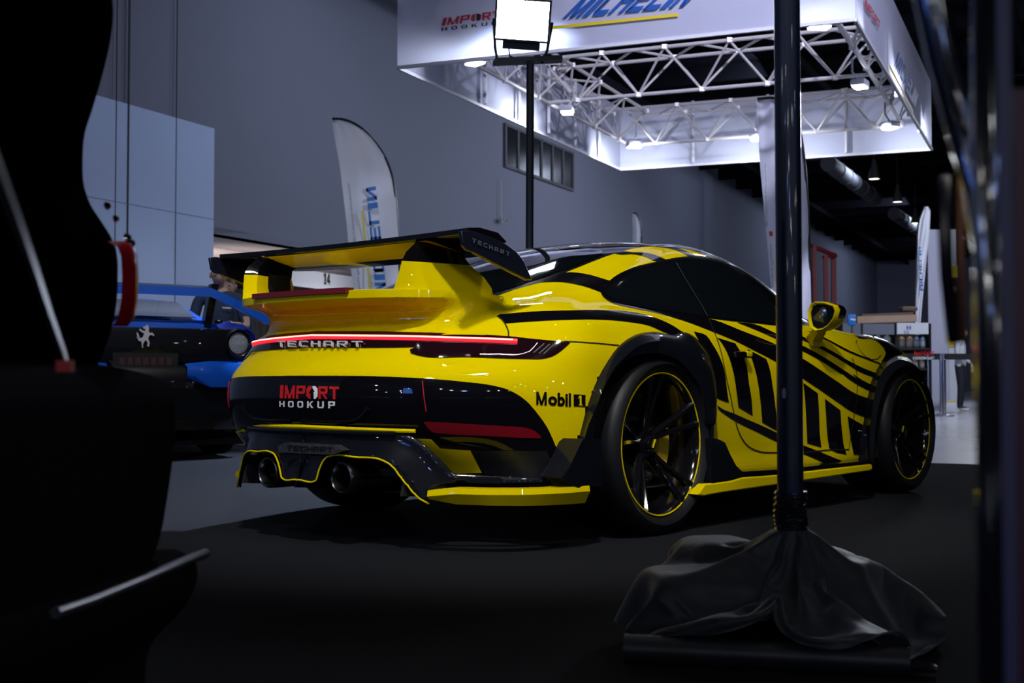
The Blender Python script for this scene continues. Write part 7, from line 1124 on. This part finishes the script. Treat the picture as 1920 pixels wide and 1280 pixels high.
# cabin with rear screen and buttresses
rows=[]
for x,hw,z in ((.05,.55,1.005),(.45,.56,1.10),(.85,.55,1.185),(1.2,.53,1.215),(1.7,.53,1.205),(2.1,.58,1.10),(2.5,.62,.93)):
    rows.append(sect([(x,hw+.16,min(z,.97)),(x,hw+.05,z-.06),(x,hw-.08,z),(x,0,z+.02),(x,-hw+.08,z),(x,-hw-.05,z-.06),(x,-hw-.16,min(z,.97))],4))
fix_normals(MB().loft(rows).build('cabin',BL,BC,True,60))
rows=[[Vector((x-.01,y,z+.02+.01*(1-abs(y)/.5))) for y in (-.44,-.25,0,.25,.44)] for x,z in ((.10,1.02),(.45,1.105),(.80,1.18))]
fix_normals(MB().loft(rows).build('rear_screen',mat('grey_screen',(.10,.11,.13),.15,0,.6),BC,True))
# high wing: black on top, blue under, drooping at its ends, on two black struts
rows=[]
for y in (-1.0,-.98,-.90,-.78,-.62,-.5,0,.5,.62,.78,.90,.98,1.0):
    k=max(0,(abs(y)-.48)/.52); dz=-.04-.20*k**1.15
    rows.append([Vector((x+.06*k,y,z+dz)) for x,z in ((-.12,1.30),(.02,1.325),(.16,1.30),(.16,1.275),(.02,1.25),(-.12,1.235))])
wv=MB().loft(rows,0,True,True); n=6
wv.M=[ (1 if k in (3,4,5) else 0) for i in range(len(rows)-1) for k in range(n)]+[1,1]
fix_normals(wv.build('tail_wing',[BL_D,BL],BC,True,40))
for s in (1,-1): fix_normals(MB().loft([[Vector((x+dx,(y+dy)*s,z)) for dx,dy in ((-.05,-.03),(.05,-.03),(.05,.03),(-.05,.03))] for x,y,z in ((.03,.50,.97),(.0,.52,1.12),(-.02,.55,1.29))],0,True,True).build('wing_strut',BL_D,BC,True,30))
# chrome prancing animal badge, dark number plate, wheels
HORSE=[(.30,0),(.36,.02),(.34,.16),(.44,.30),(.50,.34),(.60,.20),(.56,.08),(.66,.06),(.70,.22),(.62,.38),(.66,.52),(.80,.56),(.92,.50),(.94,.56),(.82,.66),(.70,.64),(.64,.70),(.66,.84),(.60,.96),(.52,1.0),(.50,.92),(.36,.90),(.34,.84),(.46,.80),(.46,.72),(.30,.74),(.18,.82),(.14,.76),(.28,.66),(.40,.62),(.34,.46),(.18,.40),(.06,.50),(.0,.46),(.08,.36),(.14,.52),(.04,.66),(.0,.62),(.1,.3),(.26,.28)]
bh=.17; m=MB(); m.prism([(-.088,-(x-.5)*bh*.85,.81+z*bh) for x,z in HORSE],(-.010,0,0)); fix_normals(m.build('horse_badge',bpy.data.materials['satin_silver'],BC,False))
m=MB(); m.box((-.088,.0,.71),(.012,.50,.13)); pl=m.build('number_plate',mat('plate_black',(.010,.009,.010),.35),BC,False)
m=MB()
for k in range(7): m.box((-.096,-.18+.06*k,.715),(.003,.038,.055))
m.build('plate_characters',mat('plate_ink',(.05,.016,.014),.5),pl,False)
for x in (.95,3.45):
    for s in (1,-1):
        q=MB().lathe([(.0,-.02),(.24,-.02),(.25,0),(.31,.01),(.335,-.01),(.34,-.05),(.34,-.22),(.30,-.26)],40,(0,s,0),(x,.95*s-.0,.34)).build('wheel',RUB,BC); fix_normals(q)
m=MB(); m.box((1.9,0,.13),(3.6,1.7,.06)); m.build('underbody',DARK,BC,False)
# ---------------------------------------------------------------- people
SKIN=mat('skin',(.42,.25,.18),.55,noise=(8,.06)); HAIRG=mat('light_hair',(.30,.22,.15),.8); HAIRB=mat('dark_hair',(.014,.011,.010),.6)
NAVY=mat('navy_shirt',(.012,.026,.060),.85); TROU=mat('dark_trousers',(.010,.012,.020),.85); WHC=mat('white_jacket',(.55,.56,.60),.85); SHOE=mat('white_shoe',(.6,.6,.62),.5); DSHOE=mat('dark_shoe',(.01,.01,.012),.5)
def figure(name,label,loc,rz,J,E,head,top_m,leg_m,shoe_m,hair_m,bald=False,hands=(),sleeve=.45,group=None):
    """J: joint name -> (x,y,z,radius); skinned into one body; faces along -y"""
    root=empty(name,loc,rz); tag(root,label,'person',group)
    names=list(J); me=bpy.data.meshes.new('b'); me.from_pydata([J[k][:3] for k in names],[(names.index(a),names.index(b)) for a,b in E],[])
    ob=bpy.data.objects.new('b',me); COL.objects.link(ob)
    sk=ob.modifiers.new('s','SKIN'); sk.use_smooth_shade=True
    for i,k in enumerate(names):
        r=J[k][3]; r=r if isinstance(r,tuple) else (r,r); me.skin_vertices[0].data[i].radius=r
        me.skin_vertices[0].data[i].use_root=(k=='pelvis')
    ss=ob.modifiers.new('u','SUBSURF'); ss.levels=2; ss.render_levels=2
    dg=bpy.context.evaluated_depsgraph_get(); ev=ob.evaluated_get(dg); m2=ev.to_mesh()
    V=[v.co.copy() for v in m2.vertices]; F=[tuple(p.vertices) for p in m2.polygons]; ev.to_mesh_clear()
    bpy.data.objects.remove(ob)
    B=MB(); B.add(V,F)
    hx,hy,hz,tilt=head        # head centre and nod
    R=Matrix.Rotation(tilt,3,'X')
    H=lambda x,y,z:Vector((hx,hy,hz))+R@Vector((x,y,z))
    HV=[];HF=[]; NA,NB=24,18
    for j in range(NB+1):
        ph=PI*j/NB; zz=math.cos(ph)
        for i in range(NA):
            a=2*PI*i/NA; x=math.sin(ph)*math.cos(a); y=math.sin(ph)*math.sin(a); z=zz
            jaw=max(0,-z); X=.076*x*(1-.28*jaw); Y=.096*y*(1-.12*jaw)-.012*jaw; Z=.118*z
            if y<0:
                Y-=.004*max(0,1-abs(z+.1)*3)
                Y-= .022*math.exp(-((x/.16)**2+((z+.12)/.22)**2))       # nose
                Y+= .010*(math.exp(-(((x-.42)/.2)**2+((z-.08)/.12)**2))+math.exp(-(((x+.42)/.2)**2+((z-.08)/.12)**2)))  # eye sockets
                Y-= .005*math.exp(-((x/.3)**2+((z+.46)/.08)**2))        # lips
            HV.append(H(X,Y,Z))
    for j in range(NB):
        for i in range(NA): HF.append((j*NA+i,j*NA+(i+1)%NA,(j+1)*NA+(i+1)%NA,(j+1)*NA+i))
    nb=len(B.F); B.add(HV,HF)
    for s in (1,-1):
        B.loft([[H(s*(.074+.006*math.sin(k*.9)),.012+.022*math.cos(t)*(1-.5*k/2),-.005+.034*math.sin(t)*(1-.4*k/2)) +R@Vector((s*.012*k/2,0,0)) for t in [2*PI*i/10 for i in range(10)]] for k in range(3)],0,True,True)
    for (px_,py_,pz_,dx,dy,dz) in hands:      # palm place and pointing direction: five fingers
        p=Vector((px_,py_,pz_)); d=Vector((dx,dy,dz)).normalized(); side=d.cross(Vector((0,0,1))).normalized(); dn=side.cross(d)
        B.loft([[p+d*t+side*(w*math.cos(a))+dn*(h_*math.sin(a)) for a in [2*PI*i/10 for i in range(10)]] for t,w,h_ in ((-.03,.024,.018),(0,.036,.016),(.04,.042,.014),(.075,.040,.011))],0,True,True)
        for f,(o_s,L_) in enumerate(((-.032,.062),(-.011,.074),(.011,.070),(.031,.055))):
            q=p+d*.07+side*o_s; B.tube([q,q+d*L_*.45-dn*.008,q+d*L_*.8-dn*.028,q+d*L_*.85-dn*.048],[.0095,.009,.008,.006],8)
        q=p+d*.01+side*(.038 if px_<0 else -.038); sg=(1 if px_<0 else -1); B.tube([q,q+d*.03+side*.018*sg,q+d*.058+side*.016*sg-dn*.012],[.011,.010,.007],8)
    mats=[SKIN,top_m,leg_m,shoe_m]
    fm=[]
    for f in B.F:
        c=sum((B.V[k] for k in f),Vector())/len(f)
        hd=(c-Vector((hx,hy,hz))).length<.135
        armx=abs(c.x)>.225 or c.y<-.17
        if c.z<.075: fm.append(3)
        elif c.z<.93 and not armx: fm.append(2)
        elif hd or c.z>J['neck'][2]-.015: fm.append(0)
        elif armx and c.z<sleeve: fm.append(0)
        elif c.z<.93 and c.y>-.17 and abs(c.x)<.22: fm.append(2)
        else: fm.append(1)
    for i in range(nb,len(fm)):
        c=sum((B.V[k] for k in B.F[i]),Vector())/len(B.F[i])
        fm[i]=0
    B.M=fm
    o=B.build('body',mats,root,True,70)
    # hair
    rows=[]
    for j in range(10):
        ph=(.02+ (.50 if bald else .56)*j/9)*PI
        r=[]
        for i in range(NA):
            a=2*PI*i/NA; back=.5+.5*math.sin(a); lim=ph*(.62+.50*back)
            k=1.05 if not bald else 1.02
            r.append(H(.076*k*math.sin(lim)*math.cos(a),.097*k*math.sin(lim)*math.sin(a)+.002,.119*k*math.cos(lim)))
        rows.append(r)
    MB().loft(rows,0,True,False).build('hair',hair_m,root,True,180)
    eye=MB()
    for s in (1,-1): eye.lathe([(0,.004),(.008,.003),(.010,0)],10,tuple(R@Vector((0,-1,0))),H(.031*s,-.083,.008))
    eye.build('eyes',DARK,root)
    return root,H
STAND={'pelvis':(0,0,.93,(.15,.11)),'waist':(0,.0,1.06,(.145,.105)),'chest':(0,0,1.24,(.165,.12)),'upper':(0,.01,1.38,(.13,.10)),'neck':(0,.0,1.475,.058),'skull':(0,-.015,1.55,.055),
'hipL':(.09,0,.88,.10),'kneeL':(.10,-.02,.50,.068),'ankL':(.10,.02,.09,.045),'toeL':(.11,-.14,.035,.038),'hipR':(-.09,0,.88,.10),'kneeR':(-.10,-.02,.50,.068),'ankR':(-.10,.02,.09,.045),'toeR':(-.11,-.14,.035,.038)}
BONES=[('pelvis','waist'),('waist','chest'),('chest','upper'),('upper','neck'),('neck','skull'),('pelvis','hipL'),('hipL','kneeL'),('kneeL','ankL'),('ankL','toeL'),('pelvis','hipR'),('hipR','kneeR'),('kneeR','ankR'),('ankR','toeR'),('upper','shL'),('shL','elL'),('elL','wrL'),('upper','shR'),('shR','elR'),('elR','wrR')]
def arms(l,r): return dict(zip(('shL','elL','wrL','shR','elR','wrR'),[(.185,.01,1.39,.068),l[0]+(.048,),l[1]+(.030,),(-.185,.01,1.39,.068),r[0]+(.048,),r[1]+(.030,)]))
b=at(404,715,11.7)
J=dict(STAND,**arms(((.25,-.06,1.12),(.10,-.28,1.13)),((-.25,-.06,1.12),(-.07,-.27,1.12))))
man,H=figure('person','man in navy polo shirt and glasses looking at his phone behind the blue car',(b.x+.03,11.7,0),math.radians(12),J,BONES,(0,-.045,1.605,.30),NAVY,TROU,DSHOE,HAIRG,True,((.075,-.315,1.13,-.55,-.75,.1),(-.045,-.305,1.12,.45,-.85,.1)),1.22)
g=MB()
for s in (1,-1): g.tube([H(.031*s+.022*math.cos(t),-.094,.010+.016*math.sin(t)) for t in [2*PI*k/14 for k in range(14)]],.0022,6,0,False,True); g.tube([H(.053*s,-.092,.012),H(.076*s,-.02,.014),H(.078*s,.01,.008)],.002,6)
g.tube([H(-.010,-.098,.014),H(.010,-.098,.014)],.002,6); g.build('glasses',STEEL,man)
lettering('chest_print','TEAM',[(.03,-.128,1.30),(.11,-.122,1.30),(.11,-.125,1.285),(.03,-.131,1.285)],WHT,man,0,0,'block')
MB().lathe([(.034,-.014),(.036,0),(.034,.014)],16,(.5,.8,-.05),(.10,-.27,1.13)).build('wristband',WHT,man)
ph=MB().box((0,0,0),(.075,.145,.009),None,0,.003).build('phone',mat('phone_black',(.008,.008,.009),.15),None,True)
ph.location=Matrix.Rotation(math.radians(12),3,'Z')@Vector((.005,-.385,1.115))+Vector((b.x+.03,11.7,0)); ph.rotation_euler=(math.radians(-38),0,math.radians(12)); tag(ph,'black phone held in both hands by the man in navy','phone')
b=at(427,715,13.0)
J=dict(STAND,**arms(((.23,.0,1.10),(.22,-.06,.86)),((-.23,.0,1.10),(-.22,-.06,.86))))
figure('person','dark-haired person mostly hidden behind the man with the phone',(b.x,13.0,0),0,J,BONES,(0,-.03,1.60,.1),NAVY,TROU,DSHOE,HAIRB,False,((.22,-.09,.80,0,-.1,-1),(-.22,-.09,.80,0,-.1,-1)),1.0)
b=at(1801,715,25)
J=dict(STAND,**arms(((.23,.02,1.14),(.20,-.16,.98)),((-.23,.02,1.14),(-.16,-.2,1.0))))
figure('person','person in a white jacket and dark trousers standing beyond the barrier belt',(b.x,25,0),math.radians(60),J,BONES,(0,-.03,1.60,.15),WHC,TROU,SHOE,HAIRB,False,((.20,-.20,.93,0,-.3,-1),(-.16,-.24,.95,0,-.3,-1)),.9)
# ---------------------------------------------------------------- barrier, shelves and booth walls at the right
bl=empty('barrier',(at(1752,715,22.4).x,22.4,0)); tag(bl,'black belt barrier printed in red and white on chrome posts right of the car','barrier')
o2=Vector((at(1752,715,22.4).x,22.4,0)); rl=lambda px,py,d=22.4:at(px,py,d)-o2
for px in (1741,1752,1765):
    x=rl(px,700).x; d=.0 if px!=1752 else -.5
    MB().tube([(x,d,0),(x,d,1.10)],.032,12).build('post',CHROME,bl)
    MB().lathe([(0,0),(.17,0),(.17,.02),(.04,.05),(0,.05)],18,(0,0,1),(x,d,0)).build('post_foot',CHROME,bl)
MB().bar(rl(1690,668,22.5),rl(1822,668.5,22.3),.012,.11).build('belt',DARK,bl,False)
lettering('lettering','IMPORT',[rl(1714,658.5,22.25),rl(1752,658.5,22.25),rl(1752,666,22.25),rl(1714,666,22.25)],RED,bl,0,0,'block')
lettering('lettering','HOOKUP',[rl(1712,668.5,22.25),rl(1752,668.5,22.25),rl(1752,673.5,22.25),rl(1712,673.5,22.25)],WHT,bl,0,0,'block')
# shelf unit with bottles
SH=empty('shelf_unit',(at(1660,715,23).x,23,0)); tag(SH,'black shelf unit of bottles under grey and white header boards beyond the front wing','shelf')
o3=Vector((at(1660,715,23).x,23,0)); sl=lambda px,py,d=23:at(px,py,d)-o3
GREYB=mat('grey_header',(.14,.155,.20),.6); WHB=mat('white_header',(.62,.64,.70),.6)
def slab(px0,py0,px1,py1,d,th,nm,m,root=SH,org=None):
    org=o3 if org is None else org
    a=at(px0,py0,d)-org; b_=at(px1,py1,d)-org
    return MB().box(((a.x+b_.x)/2,a.y+th/2,(a.z+b_.z)/2),(abs(b_.x-a.x),th,abs(a.z-b_.z))).build(nm,m,root,False)
slab(1580,606,1614,627,23,.05,'header_board',GREYB); slab(1618,607,1677,627,23,.05,'header_board',GREYB); hb=slab(1682,605,1741,626,22.95,.05,'header_board',WHB)
lettering('lettering','H',[sl(1700,610,22.9),sl(1708,610,22.9),sl(1708,618,22.9),sl(1700,618,22.9)],BLUE,SH,0,0,'block')
slab(1580,627,1745,900,23.45,.05,'back_panel',DARK)
for y in (652,690,730): slab(1580,y,1745,y+4,23,.45,'shelf',DARK)
for px in (1578,1615,1679,1744): slab(px,606,px+4,792,23,.45,'upright',DARK)
slab(1580,750,1745,792,23.0,.45,'plinth',DARK)
TAN=mat('amber_bottle',(.42,.27,.12),.3); BWH=mat('white_bottle',(.62,.63,.66),.35); BBL=mat('blue_bottle',(.16,.24,.36),.3); LAB=mat('bottle_label',(.45,.47,.55),.5)
def bottle(px,d,zb,h,r,m,label,grp):
    p=at(px,700,d); B_=empty('bottle',(p.x,d,zb)); tag(B_,label,'bottle',grp)
    MB().lathe([(0,0),(r*.95,.0),(r,.01),(r,h*.62),(r*.85,h*.74),(r*.35,h*.82),(r*.33,h*.9),(0,h*.9)],16,(0,0,1)).build('bottle_body',m,B_)
    MB().lathe([(0,h),(r*.38,h),(r*.38,h*.88),(0,h*.88)],12,(0,0,1)).build('cap',DARK,B_)
    MB().lathe([(r*1.01,h*.15),(r*1.01,h*.5)],16,(0,0,1)).build('bottle_label',LAB,B_)
sz=at(1660,652,23.2).z+.002
for px in (1627,1646,1664): bottle(px,23.2,sz,.27,.075,BWH,'large white bottle on the top shelf under the grey header board','white bottles on the top shelf')
for px in (1691,1706): bottle(px,23.2,sz,.25,.058,TAN,'amber bottle on the top shelf under the white header board','amber bottles on the top shelf')
for px in (1719,1731): bottle(px,23.2,sz,.24,.052,BBL,'pale blue bottle on the top shelf under the white header board','pale blue bottles on the top shelf')
sz=at(1660,690,23.2).z+.002
for px in (1690,1703,1716,1729): bottle(px,23.2,sz,.24,.052,TAN,'amber bottle on the middle shelf right of the front wing','amber bottles on the middle shelf')
# clutter laid on top: planks and cartons
WOOD=mat('pale_plank',(.40,.27,.20),.6,noise=(6,.2)); CARD=mat('brown_carton',(.11,.075,.055),.8)
pk=MB().bar(at(1603,600,23.6),at(1714,597,23.6),.35,.13).build('plank',WOOD,None,False); tag(pk,'pale wooden plank lying across the top of the shelf unit','plank')
pk=MB().bar(at(1612,591.8,23.9),at(1708,588.0,23.9),.3,.05).build('folded_carton',CARD,None,False); tag(pk,'flat brown carton laid on the wooden plank','carton')
pk=MB().box(at(1702,579.5,23.9),(.30,.3,.09),None,0,.03).build('bundle',CARD,None); tag(pk,'dark rolled bundle on the right end of the flat carton','bundle')
# small blue sign by the shelf top
q=at(1597,600,22.5); bs=MB().box((0,0,0),(.15,.06,.20),None,0,.02).build('blue_sign',mat('sign_blue',(.02,.20,.62),.4),None); bs.location=q; tag(bs,'small bright blue sign with a white stripe seen just right of the door mirror','sign')
MB().box((.015,-.034,.01),(.09,.006,.03),Quaternion((0,1,0),.15)).build('white_stripe',WHT,bs,False)
MB().tube([(0,0,-.1),(0,0,-q.z+.01)],.012,6).build('sign_post',DARK,bs)
# white booth wall and printed board
o4=at(1760,715,27.2); o4=Vector((o4.x,27.2,0)); WF=translucent('white_drape',(.62,.62,.76),.25)
rows=[]
for i in range(25):
    z=.02+i*(at(1760,430,27.2).z-.02)/24; r=[]
    for k in range(21):
        px=1742+ (33*k/20)+(3.0*k/20)*(1-i/24)*2; p=at(px,700,27.2)-o4; r.append(Vector((p.x,.006*math.sin(k*.9+i*.12),z)))
    rows.append(r)
dr=MB().loft(rows).build('white_drape',WF,None,True,180); dr.location=o4; md=dr.modifiers.new('solid','SOLIDIFY'); md.thickness=.01
tag(dr,'tall white fabric booth wall at the right behind the barrier','drape')
o5=at(1785,715,28.0); o5=Vector((o5.x,28.0,0)); pb=empty('printed_board',o5); tag(pb,'upright white board with yellow and black bands right of the white drape','board')
def band(y0,y1,nm,m,dd=28.0,x0=1776,x1=1797):
    a=at(x0,y0,dd)-o5;b_=at(x1,y1,dd)-o5; MB().box(((a.x+b_.x)/2,0 if dd==28.0 else -.03,(a.z+b_.z)/2),(abs(b_.x-a.x),.03,abs(a.z-b_.z))).build(nm,m,pb,False)
band(430,800,'board',WHB); band(498,520,'yellow_band',YELP,27.95); band(520,537,'black_band',DARK,27.95); band(628,650,'yellow_band',YELP,27.95); band(545,612,'black_print',INK,27.95,1781,1784)
# small floor box
p=at(1777,760,24.5); bx=MB().box((p.x,24.5,.10),(.26,.2,.20),None,0,.01).build('floor_box',WHB,None); tag(bx,'small white box with a black and yellow top on the floor by the barrier posts','box')
t=MB().box((p.x,24.5,.215),(.26,.2,.025)).build('striped_lid',YELP,bx,False)
# red steel frame far down the wall
o6=Vector((at(1545,715,40).x,40,0)); rf=empty('red_frame',o6); tag(rf,'red steel frame standing far back beside the tall flag','frame'); RSTL=mat('red_steel',(.14,.006,.009),.5)
rr=lambda px,py,d=40:at(px,py,d)-o6
def post(px0,px1,py0,nm='frame_post',d=40):
    a=rr(px0,py0,d);b_=rr(px1,py0,d); MB().box(((a.x+b_.x)/2,d-40,a.z/2),(b_.x-a.x,.12,a.z)).build(nm,RSTL,rf,False)
post(1523,1530,459); post(1544,1552,478); post(1558,1567,474,'frame_post',40.6)
MB().bar(rr(1523,461),rr(1567,480,40.6),.12,.12).build('top_beam',RSTL,rf,False); MB().bar(rr(1544,482),rr(1567,480,40.6),.1,.1).build('top_beam',RSTL,rf,False)
# ducts and pendants under the ceiling
DUC=mat('galvanised_duct',(.07,.072,.085),.6)
for k,(a,b_,dd0,dd1,lab) in enumerate((((1553,306),(1641,372),39.5,47,'round silver duct under the ceiling right of the black pole'),((1676,400),(1722,432),51,57,'round silver duct under the ceiling above the narrow flag'))):
    d=MB().tube([at(*a,dd0),at(*b_,dd1)],.26,16); 
    for t in range(1,6): 
        q=at(*a,dd0).lerp(at(*b_,dd1),t/6); v=(at(*b_,dd1)-at(*a,dd0)).normalized(); d.tube([q-v*.05,q+v*.05],.285,16)
    d=d.build('air_duct',DUC); tag(d,lab,'duct')
PEN=mat('pendant_shell',(.05,.05,.055),.4); PENL=mat('pendant_glow',(1,1,1),.3,emit=(1,.93,.82),es=5)
for px,py,d,lab in ((1639,336,39,'bell pendant lamp nearest under the dark ceiling, right of the black pole'),(1683,379,44,'second bell pendant lamp under the dark ceiling'),(1716,419,50,'third small pendant lamp just left of the narrow flag'),(1741,443,56,'fourth tiny pendant lamp above the white drape')):
    q=at(px,py,d); ob=empty('pendant_lamp',q); tag(ob,lab,'lamp','pendant lamps under the hall ceiling')
    MB().lathe([(.02,.62),(.06,.60),(.09,.42),(.12,.30),(.175,.06),(.18,.0)],24).build('shade',PEN,ob)
    MB().lathe([(0,.02),(.165,.02)],24).build('lamp_disc',PENL,ob)
    MB().tube([(0,0,.6),(0,0,8.9-q.z)],.012,6).build('drop_rod',PEN,ob)
# ---------------------------------------------------------------- blurred dark stand at the right edge
RS=empty('dark_stand',(at(1852,715,.8).x,.8,0)); tag(RS,'out-of-focus glossy dark stand close to the lens along the right edge','stand')
o7=Vector((at(1852,715,.8).x,.8,0)); ra=lambda px,py,d=.8:at(px,py,d)-o7
GL=mat('stand_gloss',(.006,.006,.009),.12,0,1.0); 
MB().box((0,0,.56),(.014,.014,1.12),None,0,.003).build('post',GL,RS)
MB().tube([ra(1735,-60,.86),ra(1770,110,.86),ra(1800,230,.86),ra(1835,350,.86),ra(1850,470,.84),ra(1852,600,.8)],[.012,.012,.011,.011,.009,.007],10).build('curved_arm',mat('arm_gloss',(.010,.010,.016),.15,0,1.0),RS)
MB().bar(Vector((.018,.02,.0)),Vector((.018,.02,.86)),.014,.004,0,(0,1,0)).build('side_panel',mat('violet_panel',(.07,.07,.14),.4),RS,False)
MB().bar(Vector((.04,.03,.0)),Vector((.04,.03,.8)),.02,.004,0,(0,1,0)).build('side_panel',mat('wine_panel',(.09,.015,.045),.4),RS,False)
MB().tube([ra(1800,330,.95),ra(1800,500,.95),ra(1806,640,.93)],.0035,8).build('copper_streak',mat('copper_tone',(.20,.085,.04),.3,.8),RS)  # thin tube added for an orange reflection
MB().tube([ra(1768,330,.98),ra(1776,520,.98),ra(1790,640,.96)],.006,8).build('inner_post',GL,RS)
